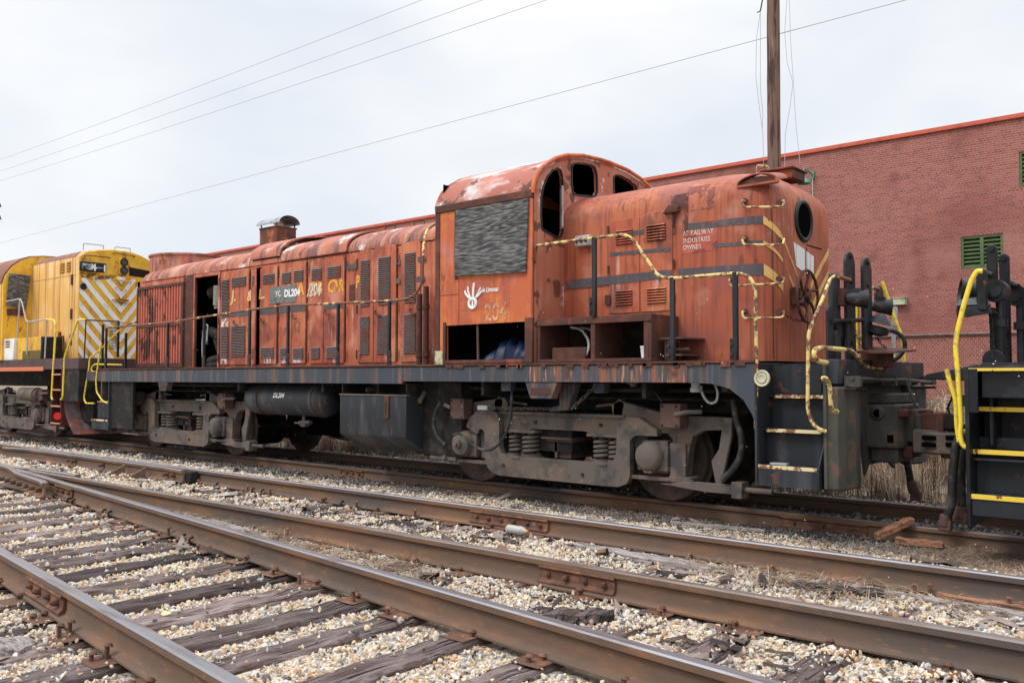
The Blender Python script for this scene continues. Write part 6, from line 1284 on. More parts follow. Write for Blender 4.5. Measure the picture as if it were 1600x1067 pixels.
upbar(1322, 1333.5, 395, 566, bolts=(401, 440, 455, 536, 560)); upbar(1348.5, 1359.5, 404, 545, bolts=(411, 446), x=UX + .06); upbar(1368, 1378.5, 447, 478, x=UX + .03)
upbar(1293, 1300, 478, 566, x=UX - .04); upbar(1304, 1312, 515, 566, x=UX - .02)
q = MB(); sp = [(1300, 427), (1311, 427), (1312, 470), (1313, 495), (1331, 525), (1331, 545), (1320, 542), (1300, 500), (1300, 470)]; q.prism([yz(a, b, UX - .03) for a, b in sp], 'x', UX - .07, UX - .02); q.build('bent_post', M_black, LC, bevel=.012, seg=2)
xtube([(1306, 431, UX - .03, None), (1328, 438, UX + .04, None)], .022, M_rrail, 'cross_rod'); xtube([(1361, 449, UX + .06, None), (1373, 452, UX + .06, None)], .02, M_rrail, 'cross_rod'); xtube([(1302, 502, UX, None), (1348, 500, UX + .06, None)], .022, M_truckd, 'cross_rod')
def lamp(px, py, x, r, ln, d=(1, .25, .0), parent=LC, m=M_black):
    c = P(px, py, x=x); d = Vector(d).normalized(); q = MB(); q.lathe([(0, -ln * .5), (r * .6, -ln * .48), (r * .85, -ln * .2), (r, ln * .1), (r * 1.05, ln * .3), (r * 1.25, ln * .5), (r * 1.18, ln * .5), (r * .95, ln * .28), (0, ln * .25)], c, d, 24)
    l = q.build('marker_lamp', m, parent, smooth=40); q = MB(); q.cyl(c + d * ln * .26, c + d * ln * .30, r * .9, n=20); q.build('lens', M_lens, l)
    q = MB(); q.box(c.x - .04, c.x + .04, c.y - .04, c.y + .04, c.z + r * .8, c.z + r * 1.3); q.build('lamp_bracket', m, l)
    return l
lamp(1337, 467, UX + .10, .078, .21, (1, .6, -.05)); lamp(1377, 479, UX + .12, .075, .20, (1, .5, -.08))
q = MB(); q.box(UX - .05, UX + .02, P(1312, 467, x=UX).y, P(1326, 467, x=UX).y, P(1315, 477, x=UX).z, P(1315, 451, x=UX).z); q.build('lamp_plate', M_rust, LC)
c = P(1373, 505, x=UX + .14); q = MB(); q.lathe([(.02, .10), (.05, .085), (.10, .03), (.125, .0), (.115, 0), (.02, .03)], c, (.3, 0, 1), 20); q.lathe([(.09, -.03), (.12, -.04), (.12, -.10), (.05, -.13)], c, (.3, 0, 1), 20); q.build('bell_lamp', M_black, LC, smooth=40)
hose([(1362, 513), (1380, 514), (1398, 517), (1412, 527), (1415, 542), (1407, 556), (1390, 567), (1368, 575)], .024, None, fl=.1, yy=[.05, .1, .15, .2, .25, .2, .1, -.1])
q = MB(); pl = [P(1338, 549, x=UX + .05), P(1362, 541, x=UX + .05), P(1432, 546, x=UX + .28), P(1392, 549, x=UX + .45)]
a0, b0, c0_, d0 = pl; q.add([a0, b0, c0_, d0] + [v - Vector((0, 0, .02)) for v in pl], [(0, 1, 2, 3), (4, 7, 6, 5), (0, 3, 7, 4), (3, 2, 6, 7), (2, 1, 5, 6), (1, 0, 4, 5)]); q.box(UX, UX + .16, P(1345, 560, x=UX).y, P(1372, 560, x=UX).y, P(1350, 573, x=UX).z, P(1350, 550, x=UX).z); q.build('drop_plate', M_rust, LC)
chain(P(1363, 510, x=UX + .1), P(1385, 543, x=UX + .15), .05, .012, LC); chain(P(1333, 500, x=UX + .1), P(1345, 543, x=UX + .15), .03, .012, LC)
hose([(1392, 600), (1398, 630), (1405, 660)], .01, .6, M_truckd); hose([(1388, 598), (1392, 620), (1402, 645), (1404, 668)], .008, .6, M_truckd)
hose([(1406, 685), (1414, 705), (1420, 735), (1423, 755)], .038, .35, fl=.1); q = MB(); a = P(1423, 752, y=.35); q.cyl(a, a + Vector((.04, 0, -.12)), .05, .06, n=10); q.box(a.x, a.x + .1, a.y - .05, a.y + .05, a.z - .2, a.z - .1); q.build('hose_coupling', M_box, LC, bevel=.01)
# left end of the frame: steps, posts and railings seen past the yellow locomotive
q = MB(); q.box(-18.22, -18.16, -1.48, 1.5, .95, 1.57); q.box(-19.0, -18.2, -.9, .9, 1.0, 1.5); q.box(-18.85, -18.2, -1.5, -.9, 1.35, 1.55)
q.build('end_sheet', M_pilot, LC)
lx0, lx1 = P(143, 672, y=-1.5).x, P(168, 672, y=-1.5).x
q = MB(); q.box(lx0, lx1, -1.5, -1.47, .36, .56); q.box(lx0, lx1, -1.5, -1.1, .54, .56); q.box(lx0, lx1, -1.38, -1.36, .58, .9); q.box(lx0, lx1, -1.25, -1.22, .9, 1.3); q.box(lx1, lx1 + .02, -1.5, -.6, .36, 1.57); q.build('step', M_step, LC)
q = MB(); q.box(lx1 + .03, lx1 + .95, -1.45, -1.40, .40, 1.36); q.build('end_panel', M_truckd, LC)
for z_, y_ in ((.56, -1.5), (.93, -1.38)): MB().box(lx0, lx1, y_ - .01, y_ + .01, z_ - .03, z_ + .004).build('step_edge', M_pedge, LC)
def rl(pts, y, m, r=.016, name='handrail', parent=LC, fl=.06): return rail_px(pts, m, r, y, name, fl, parent)
rl([(196, 508), (182, 520), (163, 540), (140, 560), (139, 575), (131, 622), (134, 630), (147, 630)], -1.45, M_yel); rl([(158, 537), (153, 570), (150, 595), (151, 612), (160, 626), (168, 630)], -1.5, M_yel); rl([(190, 570), (148, 569), (143, 574), (143, 580), (158, 582)], -1.3, M_yel); rl([(213, 503), (196, 508), (183, 518)], -1.4, M_rrail)
for px, py0, py1 in ((197, 520, 575), (161, 507, 575)):
    a = P(px, py0, y=-1.2); MB().box(a.x - .02, a.x + .02, -1.22, -1.18, 1.57, a.z).build('stanchion', M_black, LC)

# ================================================================== black locomotive at the right edge
BL = thing('locomotive', 'black locomotive end with yellow step edges, cut off by the right edge of the photograph', 'locomotive', (2.5, CY, 0))
bx0 = P(1512, 700, y=-1.5).x
sidez = lambda py, px=1530: P(px, py, y=-1.5).z
q = MB(); q.prism([(-1.52, sidez(825)), (-.9, sidez(825)), (-.9, sidez(576)), (-1.52, sidez(576))], 'x', bx0 - .012, bx0 + .02); q.box(bx0 + .018, bx0 + .09, -1.515, -1.48, sidez(645), sidez(576)); q.build('step_side', M_black2, BL, bevel=.004); MB().box(bx0 + .95, bx0 + .97, -1.52, -.9, .2, sidez(576)).build('step_side', M_black2, BL, bevel=.004)
tz_ = [(sidez(773), -1.50), (sidez(704), -1.40), (sidez(637), -1.30)]
q = MB(); xa_, xb_ = bx0 + .02, bx0 + .95; q.box(xa_, xb_, -1.50, -1.48, sidez(806), tz_[0][0] - .02); q.box(xa_, xb_, -1.5, -1.1, tz_[0][0] - .02, tz_[0][0]); q.box(xa_, xb_, -1.30, -1.28, tz_[0][0], tz_[1][0] - .01); q.box(xa_, xb_, -1.42, -1.30, tz_[1][0] - .09, tz_[1][0] - .07)
q.box(xa_, xb_, -1.4, -1.05, tz_[1][0] - .02, tz_[1][0]); q.box(xa_, xb_, -1.3, -.95, tz_[2][0] - .02, tz_[2][0]); q.box(xa_, xb_, -1.20, -1.18, tz_[1][0], tz_[1][0] + .10); q.box(xa_, xb_, -1.16, -1.14, tz_[2][0], tz_[2][0] + .10); q.box(xa_, xb_, -1.0, -.97, .3, sidez(578)); q.box(xa_, xb_, -1.5, 1.5, sidez(578), sidez(571)); q.build('step', M_step, BL, bevel=.004)
for i, (z_, y_) in enumerate(tz_ + [(sidez(576), -1.5)]): q = MB(); q.box(xa_, xb_, y_ - .012, y_ + .012, z_ - (.035 if i < 3 else .02), z_ + .004); q.build('step_edge', M_yedge, BL, bevel=.002)
q = MB(); q.add([(bx0 + .30, -1.005, 1.25), (bx0 + .62, -1.005, 1.25), (bx0 + .62, -1.005, 1.45), (bx0 + .30, -1.005, 1.45)], [(0, 1, 2, 3)]); q.build('paint_scuff', mat('green_scuff', (.01, .20, .14), alpha=(18, V1, .50, .56)), BL)
q = MB(); q.box(bx0 + .1, 5, -1.45, 1.5, 1.25, 1.55); q.box(bx0 + .95, 5, -1.5, 1.5, .95, 1.25); q.build('frame', M_black2, BL, bevel=.01)
q = MB(); q.grid(hood_rings(5, -.25, [(0, 0, 1.6), (0, 0, 2.4)] + PROF + [(.92, .5, 3.835)], .3)); q.build('hood', M_black2, BL, smooth=60)
ex = bx0 - .0
q = MB(); q.prism([(-1.3, sidez(700)), (1.35, sidez(700)), (1.35, sidez(576)), (-1.3, sidez(576))], 'x', bx0 + .12, bx0 + .16); q.box(bx0 - .12, bx0 + .1, -.35, .35, .62, 1.15); q.build('pilot', M_black2, BL, bevel=.01)
# platform tongue, coupler and hoses of the black locomotive
tp = [P(1455, 585, y=-.25), P(1535, 569, y=-.25), P(1535, 596, y=-.25), P(1456, 592, y=-.25)]; q = MB(); q.prism([(p.x, p.z) for p in tp], 'y', -.45, .35); q.build('drop_step', M_black2, BL, bevel=.01)
MB().box(P(1503, 617, y=-.4).x, bx0 + .1, -.5, .5, P(1503, 634, y=-.4).z, P(1503, 617, y=-.4).z).build('bumper_block', M_black2, BL, bevel=.01)
cpl = P(1478, 690, y=-.16); coupler(cpl.x + .13, cpl.z + .0, -1, M_truck, BL, ylat=CY - .05, k=1.05, slots=False)
q = MB(); a = P(1438, 690, y=-.30); b = P(1508, 690, y=-.30); q.prism([(a.x, -.30), (a.x + .03, -.02), (a.x + .2, .2), (b.x, .2), (b.x, -.34), (a.x + .2, -.36)], 'z', P(1438, 708, y=-.3).z, P(1438, 674, y=-.3).z); hd = q.build('coupler_head', M_truck, BL, bevel=.02, seg=2); q = MB()
for px in (1441, 1478):
    for py in (683, 694): c = P(px, py, y=-.345); q.box(c.x, c.x + .13, -.375, -.30, c.z - .022, c.z + .02)
q.build('slot', M_dark, hd, bevel=.008)
q = MB(); a = P(1488, 660, y=-.2); q.box(a.x - .06, a.x + .08, -.26, -.12, a.z - .06, a.z + .08); q.tube([a, a + Vector((-.04, 0, .15)), a + Vector((.03, 0, .3))], .012, 6, fl=.03); q.build('coupler_lock', M_truckd, hd, bevel=.008)
chain(P(1460, 715, y=-.2), P(1460, 765, y=-.2), 0, .012, BL, M_truckd)
for pts, y_, r_ in (([(1498, 685), (1493, 700), (1489, 740), (1487, 790), (1478, 812)], -.85, .040), ([(1508, 690), (1502, 730), (1503, 800)], -.7, .038), ([(1500, 730), (1497, 760), (1500, 800)], -.5, .034)):
    hose(pts, r_, y_, parent=BL, fl=.1); a = P(*pts[-1], y=y_); q = MB(); q.cyl(a + Vector((0, 0, .05)), a + Vector((-.01, 0, -.06)), .05, .055, n=10); q.box(a.x - .06, a.x + .05, a.y - .04, a.y + .04, a.z - .1, a.z); q.build('hose_coupling', M_box, BL, bevel=.01)
for pts, y_ in (([(1535, 424), (1527, 423), (1518, 437), (1505, 480), (1494, 525), (1493, 545), (1498, 600), (1502, 660), (1500, 680), (1504, 695), (1510, 699)], -1.46), ([(1479, 577), (1484, 597), (1494, 625), (1495, 665), (1499, 690)], -1.3)): rl(pts, y_, M_yel, .021, parent=BL, fl=.06)
rl([(1500, 673), (1514, 674)], -1.4, M_yel, .016, parent=BL)
VX = bx0 + .1
def ub(px0, px1, py0, py1, y, th=.05, bolts=(), m=M_black2):
    a = P(px0, py1, y=y); b = P(px1, py0, y=y); w_ = (b.x - a.x) / 2; cx__ = (a.x + b.x) / 2
    q = MB(); q.prism([(cx__ - w_, a.z), (cx__ + w_, a.z), (cx__ + w_, b.z - w_)] + [(cx__ + w_ * math.cos(t), b.z - w_ + w_ * math.sin(t)) for t in np.linspace(.3, math.pi - .3, 6)] + [(cx__ - w_, b.z - w_)], 'y', y - th / 2, y + th / 2); o_ = q.build('upright_bar', m, BL, bevel=.008); q = MB()
    for py in bolts: p = P((px0 + px1) / 2, py, y=y - th / 2); q.cyl((cx__, y - th / 2 - .02, p.z), (cx__, y - th / 2 + .01, p.z), .025, n=8)
    if bolts: q.build('bolt', M_black2, o_)
ub(1543, 1558, 382, 450, -.9, bolts=(389,)); ub(1565, 1577, 396, 570, -.6, bolts=(404, 440, 520)); ub(1527, 1542, 419, 485, -1.3, bolts=()); ub(1583, 1594, 441, 470, -.2); ub(1548, 1556, 480, 570, -.9); ub(1560, 1568, 470, 560, -.75); ub(1590, 1600, 480, 570, -.2); ub(1535, 1570, 545, 570, -1.1, .02)
for px, py, y_ in ((1556, 455, -1.0), (1588, 462, -.3)):
    c = P(px, py, y=y_); q = MB(); q.cyl(c + Vector((0, -.06, 0)), c + Vector((0, .1, 0)), .10, n=20); q.cyl(c + Vector((0, -.08, 0)), c + Vector((0, -.06, 0)), .06, n=16); q.cyl(c + Vector((.03, 0, 0)), c + Vector((.03, 0, -.9)), .035, n=10); q.cyl(c + Vector((.03, 0, -.25)), c + Vector((.03, 0, -.32)), .06, n=12); q.build('valve', M_black2, BL, smooth=40)
for (a_, b_, y_) in (((1538, 426), (1550, 430), -1.0), ((1572, 440), (1590, 447), -.4), ((1540, 482), (1562, 492), -1.0)): q = MB(); q.cyl(P(*a_, y=y_), P(*b_, y=y_), .03, n=10); q.build('cross_rod', M_black2, BL)
c = P(1521, 485, y=-1.2); q = MB(); q.lathe([(.03, .12), (.09, .10), (.135, .03), (.14, -.05), (.125, -.05), (.10, .0)], c, (-.15, -.1, 1), 22); l_ = q.build('marker_lamp', M_black2, BL, smooth=40); q = MB(); q.cyl(c + Vector((0, 0, .04)), c + Vector((0, 0, .10)), .142, .11, n=22); q.build('lamp_collar', mat('scuffed_lamp_band', (.09, .10, .11)), l_)
c = P(1515, 458, y=-1.15); q = MB(); q.lathe([(.05, -.14), (.09, -.08), (.10, .0), (.125, .08), (.11, .08), (.06, .0)], c, (-1, -.4, .15), 20); q.build('marker_lamp', M_black2, BL, smooth=40)
chain(P(1546, 480, y=-1.1), P(1555, 572, y=-1.1), .0, .016, BL, M_truckd)
make_truck(BL, 2.6)

# ================================================================== yellow locomotive behind
YL = thing('locomotive', 'yellow locomotive with white chevron stripes on its high nose, at the left edge', 'locomotive', (-27.0, .04, 0))
YC = .04; NW = .93; NXs, NXc = -20.80, -20.62; YD = 1.84
topa = [(-NW, 4.24), (-.80, 4.36), (-.52, 4.425), (-.16, 4.46), (.20, 4.455), (.52, 4.40), (.83, 4.29), (.93, 4.20)]
def nx_(y): return NXc - (NXc - NXs) * min(1, abs(y - YC) / NW)
sec = [(-NW, YD), (-NW, 4.22)] + topa[1:-1] + [(NW, 4.20), (NW, YD)]
q = MB(); n = len(sec)
rows = []
for x0_ in (-23.45, -22.0): rows.append([Vector((x0_, y + YC, z)) for y, z in sec])
rows.append([Vector((nx_(y + YC) - .04, y + YC, z)) for y, z in sec]); rows.append([Vector((nx_(y + YC), YC + y * .97, z if z < 3 else z - .03)) for y, z in sec])
q.grid(rows); nose = q.build('nose_side', M_ybody, YL, smooth=50)
q = MB(); cen = [(YC, YD)]; ys_ = [(-NW + .0, 4.18)] + [(y, z - .03) for y, z in topa[1:-1]] + [(NW, 4.16)]
rw0 = [Vector((nx_(YC + y * .97), YC + y * .97, YD)) for y, z in ys_]; rw1 = [Vector((nx_(YC + y * .97), YC + y * .97, z)) for y, z in ys_]; q.grid([rw0, rw1]); q.build('nose_front', M_ynose, YL, smooth=20)
q = MB(); rows = [[Vector((x0_, y + YC, z + .006)) for y, z in sec[1:-1]] for x0_ in (-23.45, -20.95)]; q.grid(rows); q.build('nose_roof', M_yroof, YL, smooth=50)
q = MB()
for k in range(-5, 9):
    for sg in (-1, 1):
        N_ = 26; prev = None
        for i in range(N_ + 1):
            v = i / N_ * .965; zc = 1.30 + k * .345 + 1.12 * v + (.06 * v * v)
            za, zb = max(zc - .085, YD + .02), min(zc + .085, 3.72 + .10 * (1 - v))
            y = YC + sg * v * NW; p = (y, za, zb) if zb > za + .01 else None
            if p and prev:
                x1, x2 = nx_(prev[0]) + .006, nx_(p[0]) + .006
                q.add([(x1, prev[0], prev[1]), (x2, p[0], p[1]), (x2, p[0], p[2]), (x1, prev[0], prev[2])], [(0, 1, 2, 3)])
            prev = p
q.build('white_chevrons', M_white, YL, smooth=0)
q = MB(); q.box(nx_(-.45) - .02, nx_(-.45) + .03, -.90, -.055, 3.88, 4.105); nb = q.build('number_board', M_black, YL, bevel=.012)
M_smear = mat('smeared_white_paint', (.62, .64, .66), rough=.8, alpha=(7, (1, 1, 1.2), .44, .60))
q = MB(); xb = nx_(-.45) + .0325; q.add([(xb, -.86, 3.92), (xb, -.60, 3.92), (xb, -.60, 4.06), (xb, -.86, 4.06), (xb, -.30, 3.93), (xb, -.09, 3.93), (xb, -.09, 4.04), (xb, -.30, 4.04), (xb, -.6, 3.97), (xb, -.3, 3.97), (xb, -.3, 4.0), (xb, -.6, 4.0)], [(0, 1, 2, 3), (4, 5, 6, 7), (8, 9, 10, 11)]); q.build('paint_smear', M_smear, nb, smooth=0)
q = MB(); text_mb('4', .23, (xb + .004, -.65, 3.905), (0, 1, 0), (0, 0, 1), mb=q, sx_=1.1); text_mb('1', .23, (xb + .004, -.40, 3.90), (0, 1, 0), (0, 0, 1), mb=q, sx_=1.1); q.build('lettering', M_freshwhite, nb, smooth=0)
q = MB(); q.box(NXc - .1, NXc + .02, -.06 + YC, .14 + YC, 3.86, 4.26); hl = q.build('headlight_plate', M_ynose, YL, bevel=.02, seg=2)
for z_ in (4.165, 3.965):
    q = MB(); q.torus((NXc + .03, YC + .045, z_), (1, 0, 0), .082, .018, 20, 6); q.cyl((NXc + .01, YC + .045, z_), (NXc + .035, YC + .045, z_), .055, n=16); h_ = q.build('headlight', M_black, hl); MB().cyl((NXc + .036, YC + .045, z_), (NXc + .04, YC + .045, z_), .05, n=16).build('lens', M_lens, h_)
q = MB(); q.add([(nx_(.25) + .008, .24, 4.07), (nx_(.25) + .008, .24, 3.86), (nx_(.85) + .008, .86, 3.85), (nx_(.85) + .008, .86, 4.03)], [(0, 1, 2, 3)]); q.build('nose_window', M_glass, YL, smooth=0)
q = MB(); q.torus((nx_(-.76) + .01, -.78, 3.53), (1, 0, 0), .06, .02, 18, 6); q.cyl((nx_(-.76), -.78, 3.53), (nx_(-.76) + .015, -.78, 3.53), .06, n=16); q.build('class_light', M_black, YL)
q = MB(); q.add([(nx_(-.5) + .007, -.88, 3.84), (nx_(-.1) + .007, -.08, 3.84), (nx_(-.1) + .007, -.15, 3.76), (nx_(-.5) + .007, -.5, 3.70), (nx_(-.8) + .007, -.83, 3.74)], [(0, 4, 3, 2, 1)]); q.build('rust_bleed', mat('rust_bleed', (.14, .05, .025), alpha=(7, (1, 1, 2), .44, .54)), YL, smooth=0)
def ygrab(y0, z0, y1, z1): q = MB(); xx = max(nx_(y0), nx_(y1)); q.tube([(nx_(y0), y0, z0), (xx + .08, y0, z0), (xx + .08, y1, z1), (nx_(y1), y1, z1)], .012, 6, fl=.02); q.build('grab_iron', M_rust if z0 > 4.2 else M_ynose, YL)
ygrab(-.78, 4.24, -.25, 4.24); ygrab(-.15, 4.36, .35, 4.33); ygrab(-.18, 3.74, .28, 3.70); ygrab(-.16, 3.25, .30, 3.20); ygrab(-.18, 2.75, .3, 2.72); ygrab(-.10, 3.55, .15, 3.5)
q = MB(); q.box(NXc - .02, NXc + .05, -.10, .20, 3.24, 3.27); q.build('latch_bar', M_rust, YL)
for a, b in ((-.72, -.25), (.02, .40)): q = MB(); q.tube([(-20.95, a, 4.40), (-20.95, a, 4.56), (-20.95, b, 4.56), (-20.95, b, 4.40)], .012, 6, fl=.03); q.build('roof_rail', M_grail, YL)
YS = YC - NW
q = MB()
for a, b in ((-21.80, -21.55), (-21.42, -21.20)): louvre(a, b, 3.90, 4.15, 7, YS, YL, M_ybody)
q = MB()
for x in (-23.0, -22.6, -21.78, -21.10, -20.95): q.cyl((x, YS, YD), (x, YS, 4.25), .007, n=5)
q.cyl((-23.4, YS, 3.82), (-20.9, YS, 3.80), .006, n=5); q.build('panel_seam', mat('rusty_seam', (.42, .17, .05)), YL)
for z_ in (3.7, 2.9, 2.3): MB().box(-21.14, -21.06, YS - .03, YS, z_ - .12, z_ + .12).build('hinge', M_rust, YL, bevel=.006)
q = MB(); q.box(-21.75, -21.66, YS - .05, YS, 2.35, 2.5); q.box(-21.55, -21.5, YS - .06, YS, 2.25, 2.4); q.build('latch', M_rust, YL)
# cab
yar = [(-1.55, 3.72), (-1.50, 3.92), (-1.34, 4.165), (-1.13, 4.335), (-.92, 4.435), (-.60, 4.48), (0, 4.50)]; yar = yar + [(-y, z) for y, z in yar[:-1][::-1]]
q = MB(); q.prism([(-1.55, YD)] + yar + [(1.55, YD)], 'x', -27.2, -23.46); q.build('cab', M_ynose, YL, smooth=30)
q = MB(); q.prism([(-1.58, 3.74)] + [(y * 1.02, z + .03) for y, z in yar] + [(1.58, 3.74)], 'x', -27.25, -23.52); q.build('cab_roof', M_yroof, YL, smooth=40)
q = MB(); q.box(-27.0, -23.55, -1.56, -1.545, 1.95, 3.7); q.build('cab_panel', M_ybody, YL)
pl_ = [P(15, 427, x=-23.40), P(48.5, 431, x=-23.40), P(41, 483.5, x=-23.40), P(10, 477.5, x=-23.40)]; q = MB(); q.prism([(p.y, p.z) for p in pl_], 'x', -23.44, -23.40); q.build('plywood_sheet', M_ply, YL)
a = P(30, 440, x=-23.38); q = MB(); q.box(-23.39, -23.37, a.y - .015, a.y + .015, a.z - .4, a.z + .12); q.build('wiper', M_truck, YL)
q = MB(); a = P(25, 488, x=-23.43); q.box(-23.45, -23.43, a.y - .2, a.y + .2, a.z - .08, a.z + .08); q.build('cab_vent', M_rust, YL)
q = MB(); q.box(-27, -22.86, -1.5, -.95, YD, 2.36); q.build('battery_box', M_white, YL, bevel=.01); q = MB(); q.box(-22.85, -21.4, -1.42, -.95, YD, 2.36); q.build('battery_box', M_ynose, YL, bevel=.01); MB().box(-22.4, -21.35, -1.47, -.97, YD, 2.05).build('side_box', mat('olive_dirty_box', (.12, .09, .02)), YL, bevel=.01); MB().box(-21.39, -21.3, -1.45, -1.0, YD, 2.36).build('side_box', M_truckd, YL, bevel=.01)
q = MB()
for k in range(3): q.box(-23.35, -23.1, -1.51, -1.50, 2.15 + .06 * k, 2.18 + .06 * k)
q.build('vent_slots', M_rust, YL)
# frame, platform, plow
q = MB(); q.box(-40, -19.25, -1.5, 1.5, 1.60, YD); q.build('side_sill', mat('purple_brown_sill', (.10, .055, .055), [((.06, .05, .055), 4, VS2, .5, .62), ((.30, .08, .03), 6, V1, .66, .7)], rough=.8), YL, bevel=.01)
MB().box(-30, -21.06, -1.512, -1.502, 1.57, 1.665).build('orange_stripe', mat('faded_orange_stripe', (.60, .16, .08), rough=.6), YL)
q = MB(); q.box(-20.1, -19.25, -1.49, 1.49, .9, 1.6); q.box(-20.05, -19.2, -1.2, 1.2, .45, .9); q.box(-38, -20.8, -.6, .6, 1.2, 1.6); q.build('end_platform', M_truckd, YL, bevel=.01)
q = MB()
for x in (-20.62, -20.12): q.box(x, x + .02, -1.50, -1.1, .35, 1.62)
for z_ in (.42, .80, 1.16, 1.50): q.box(-20.62, -20.12, -1.5, -1.3, z_ - .02, z_)
q.build('ladder', mat('maroon_ladder', (.10, .03, .03)), YL); q = MB()
for z_ in (.42, .80, 1.16, 1.50): q.box(-20.61, -20.12, -1.51, -1.49, z_ - .03, z_ + .005)
q.build('ladder_edge', mat('faded_rung_edge', (.50, .22, .14)), YL)
a = P(91, 650, y=-1.52); MB().cyl(a, a + Vector((.03, -.03, 0)), .085, n=14).build('red_flag', M_red, YL)
q = MB(); rows = []
for t in np.linspace(0, 1, 12):
    z_ = .20 + t * .95; off_ = .42 * (1 - t) ** 2 + .15 * math.sin(t * math.pi) * -1 + (.22 if t > .85 else 0) * (t - .85) / .15
    rows.append([Vector((-19.35 + off_ - abs(y) * .35, y, z_ - .18 * (abs(y) < .3) * t)) for y in np.linspace(-1.48, 1.48, 17)])
q.grid(rows); rows2 = [[p - Vector((.03, 0, 0)) for p in r] for r in rows]; q.grid(rows2); q.build('snow_plow', mat('scraped_maroon_plow', (.10, .045, .04), [((.13, .13, .14), 2.2, V1, .5, .6, 8, .9), ((.20, .055, .035), 3, V1, .52, .62, 8, .9)], rough=.5), YL, smooth=60)
coupler(-18.95, .93, 1, M_truckd, YL, ylat=.0)
def yr(pts, m, r=.017, y=-1.5): return rail_px(pts, m, r, y, 'handrail', .06, YL)
yr([(10, 471), (31, 467), (34, 471), (41, 502), (45, 503), (73, 499), (84, 500), (87, 505), (86, 525), (80, 622), (83, 624)], M_grail); yr([(73, 499), (84, 500), (87, 506), (86, 530), (80.5, 620), (82, 624.5)], M_yel, .022); yr([(31, 467), (27, 527)], M_grail); yr([(44, 503), (42, 554)], M_grail); yr([(73, 499), (70, 560)], M_grail)
yr([(134, 499), (122, 500), (117, 512), (101, 558), (98, 622), (95, 624)], M_yel, .022); yr([(134, 500), (185, 502)], M_black); yr([(134.5, 499), (131.5, 562)], M_black, .014); q = MB(); a = P(185, 502, y=-1.3); q.box(a.x - .02, a.x + .02, -1.32, -1.28, YD, a.z); q.build('stanchion', M_black, YL)
q = MB(); a, b = P(172, 513, y=-1.0), P(182, 545, y=-1.0)
for k in range(6): x = a.x + (b.x - a.x) * k / 5; q.cyl((x, -1, a.z), (x, -1, b.z), .006, n=4)
for k in range(8): z_ = a.z + (b.z - a.z) * k / 7; q.cyl((a.x, -1, z_), (b.x, -1, z_), .006, n=4)
q.build('mesh_panel', M_black, YL)
make_truck(YL, -23.65, gauge=False)
q = MB(); q.cyl((-22.9, -1.25, 1.02), (-22.0, -1.25, 1.02), .16, n=20); q.lathe([(0, 0), (.10, .02), (.16, .1)], (-22.0 + .06, -1.25, 1.02), (-1, 0, 0), 20); q.build('brake_cylinder', M_truck, YL, smooth=40)
# body continuing beyond the frame
q = MB(); q.grid([[Vector((x, y * .95, z - .05)) for y, z in sec] for x in (-38, -27.2)]); q.build('long_hood', M_ybody, YL, smooth=40)

# ================================================================== loose things on the ground
def lying(name, label, cat, pts, m, bevel=.004, group=None):
    pass
def plank(name, label, cat, p0, p1, w_, t_, z_, m, seed=1, z1=None, taper=.6, group=None):
    r = random.Random(seed); a = Vector((p0[0], p0[1], z_)); b = Vector((p1[0], p1[1], z1 if z1 is not None else z_)); d = (b - a).normalized(); nn = Vector((-d.y, d.x, 0)); n = 10; rows = []
    for i in range(n + 1):
        t = i / n; c = a.lerp(b, t); ww = w_ * (taper + (1 - taper) * math.sin(math.pi * min(max(t, .04), .96))) * r.uniform(.8, 1.1) / 2; h = t_ * r.uniform(.75, 1.1)
        rows.append([c - nn * ww, c - nn * ww * .92 + Vector((0, 0, h * .8)), c - nn * ww * .3 + Vector((0, 0, h)), c + nn * ww * .2 + Vector((0, 0, h * .85)), c + nn * ww * .9 + Vector((0, 0, h)), c + nn * ww, c - nn * ww])
    q = MB(); q.grid(rows); k = 7; q.f.append(tuple(range(k - 1))[::-1]); q.f.append(tuple(range(n * k, n * k + k - 1))); q.mi += [0, 0]
    o = q.build(name, m, base=tuple(a), smooth=30); return tag(o, label, cat, group)
GB = .03
plank('splintered_plank', 'long splintered grey plank lying against the middle track rail, above the second joint bar', 'wood', (-4.35, -3.82), (-3.05, -3.92), .15, .045, GB, M_oldwood, 1)
plank('splintered_plank', 'thin grey splinter of sleeper lying beside the far rail, right of the pale bottle', 'wood', (-2.1, -3.80), (-.9, -3.86), .08, .04, GB, M_oldwood, 2)
plank('board', 'dark slate grey board lying between the middle track rails just right of the pale bottle', 'wood', (-2.42, -4.02), (-1.88, -3.86), .09, .03, GB + .02, M_step, 3, taper=.9)
plank('wood_chunk', 'dark broken chunk of sleeper among the pale stones below the second joint bar', 'wood', (-3.22, -5.66), (-2.88, -5.42), .13, .06, GB, M_tie, 4)
plank('splintered_plank', 'grey driftwood like splinter in the fork between the diverging rails', 'wood', (-7.62, -5.24), (-6.85, -5.28), .13, .05, GB + .01, M_oldwood, 5)
plank('splintered_plank', 'short grey splinter just left of the driftwood piece in the rail fork', 'wood', (-8.35, -5.15), (-7.7, -5.2), .07, .035, GB + .01, M_oldwood, 6)
plank('wood_chunk', 'split orange brown timber chunk leaning on the locomotive track rail', 'wood', (-2.88, -.98), (-2.62, -.72), .12, .07, -.12, M_redwood, 7, z1=.03)
plank('wood_chunk', 'flat orange brown timber slab beside the leaning chunk', 'wood', (-2.68, -1.02), (-2.28, -.98), .15, .05, -.12, M_redwood, 8)
plank('stick', 'small dark rotten stick lying between the locomotive rails near the pilot', 'wood', (-3.0, -.1), (-2.55, .1), .08, .06, -.16, M_tie, 9)
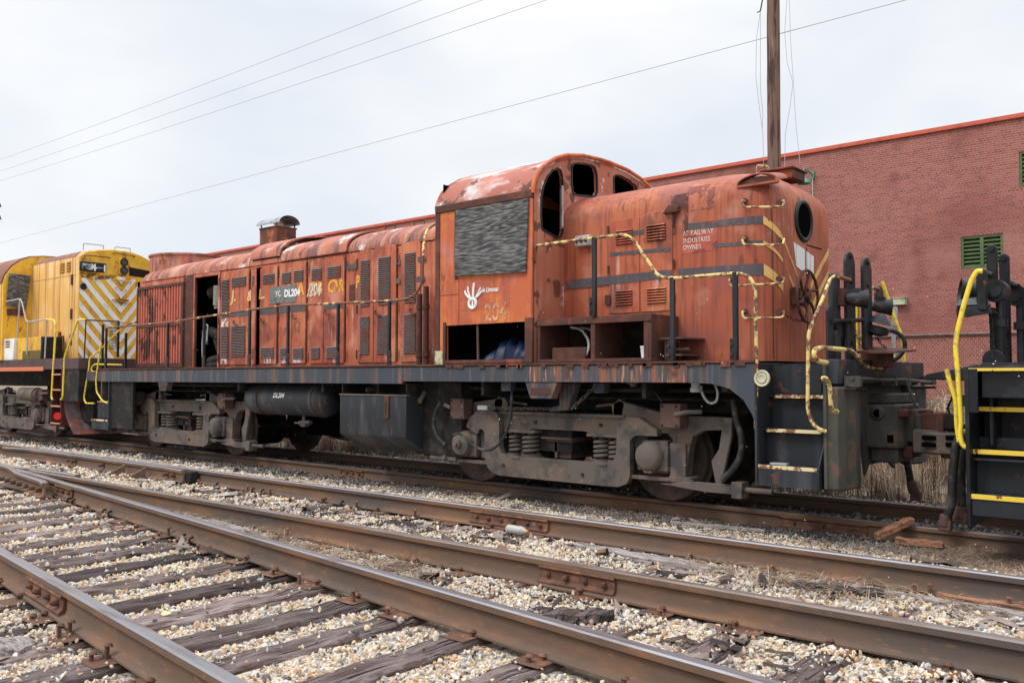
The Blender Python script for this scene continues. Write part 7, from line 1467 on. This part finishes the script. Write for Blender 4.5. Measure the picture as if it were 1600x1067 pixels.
plank('stick', 'grey bark strip on the cinders left of the orange timber', 'wood', (-4.9, -1.35), (-3.9, -1.2), .06, .03, -.14, M_oldwood, 10)
plank('wood_chunk', 'grey split sleeper end lying outside the nearest rail at lower left', 'wood', (-5.35, -8.15), (-4.85, -7.83), .2, .05, GB - .01, M_oldwood, 11, taper=.9)
plank('splintered_plank', 'long reddish grey rail side splinter at the right edge beside the far rail', 'wood', (-1.6, -3.72), (-.5, -3.76), .07, .035, GB + .02, M_redwood, 12)
def bottle(p0, p1, r, m, label, cap, crushed=False):
    a = Vector(p0); b = Vector(p1); d = b - a; ln = d.length; q = MB()
    q.lathe([(0, 0), (r * .8, 0), (r, ln * .06), (r * .96, ln * .2), (r, ln * .35), (r * .93, ln * .5), (r, ln * .65), (r * .75, ln * .8), (r * .38, ln * .9), (r * .36, ln * .96), (0, ln * .96)], a, d, 18)
    if crushed: q.v = [(x, y, a.z + (z - a.z) * .75) for x, y, z in q.v]
    e = thing('plastic_bottle', label, 'bottle', tuple(a)); q.build('body', m, e, smooth=50); MB().cyl(a + d * .93, a + d, r * .42, n=12).build('cap', cap, e, smooth=40)
a, b = P(793, 826, z=.09), P(829, 829, z=.09); bottle(a, (a.x + .22, a.y + .02, .085), .042, M_plastic, 'cloudy plastic bottle with an orange cap lying under the far rail joint', M_orangecap)
b = P(1287, 893, z=.06); t_ = P(1262, 878, z=.17); bottle(b, (b.x - .20, b.y + .12, .15), .04, mat('pale_bottle', (.60, .58, .50)), 'pale crumpled bottle leaning between the middle track rails at right', M_plastic, True)
a = P(322, 975, z=.07)
# falling snow: a thin scatter of tiny flakes in the air
fl_ = MB(); r_ = random.Random(5)
for i in range(300):
    y = r_.uniform(-4, -1.7); x = r_.uniform(-22, 0); z = r_.uniform(.1, 1.43 + .13 * (.758 * (y + 9.67) - .652 * x) * (1 if x > -12 else .6)); s = r_.uniform(.0018, .004)
    q_ = [Vector((x, y, z)) + Vector(v) * s for v in ((1.6, 0, .3), (-1.6, 0, -.3), (0, 1, 0), (0, -1, 0), (0, 0, .8), (0, 0, -.8))]
    fl_.add(q_, [(0, 2, 4), (2, 1, 4), (1, 3, 4), (3, 0, 4), (2, 0, 5), (1, 2, 5), (3, 1, 5), (0, 3, 5)])
o = fl_.build('falling_snow', mat('snow', (.85, .87, .9), rough=.9), smooth=0); tag(o, 'sparse white snowflakes drifting in front of the locomotives', 'snow', kind='stuff')
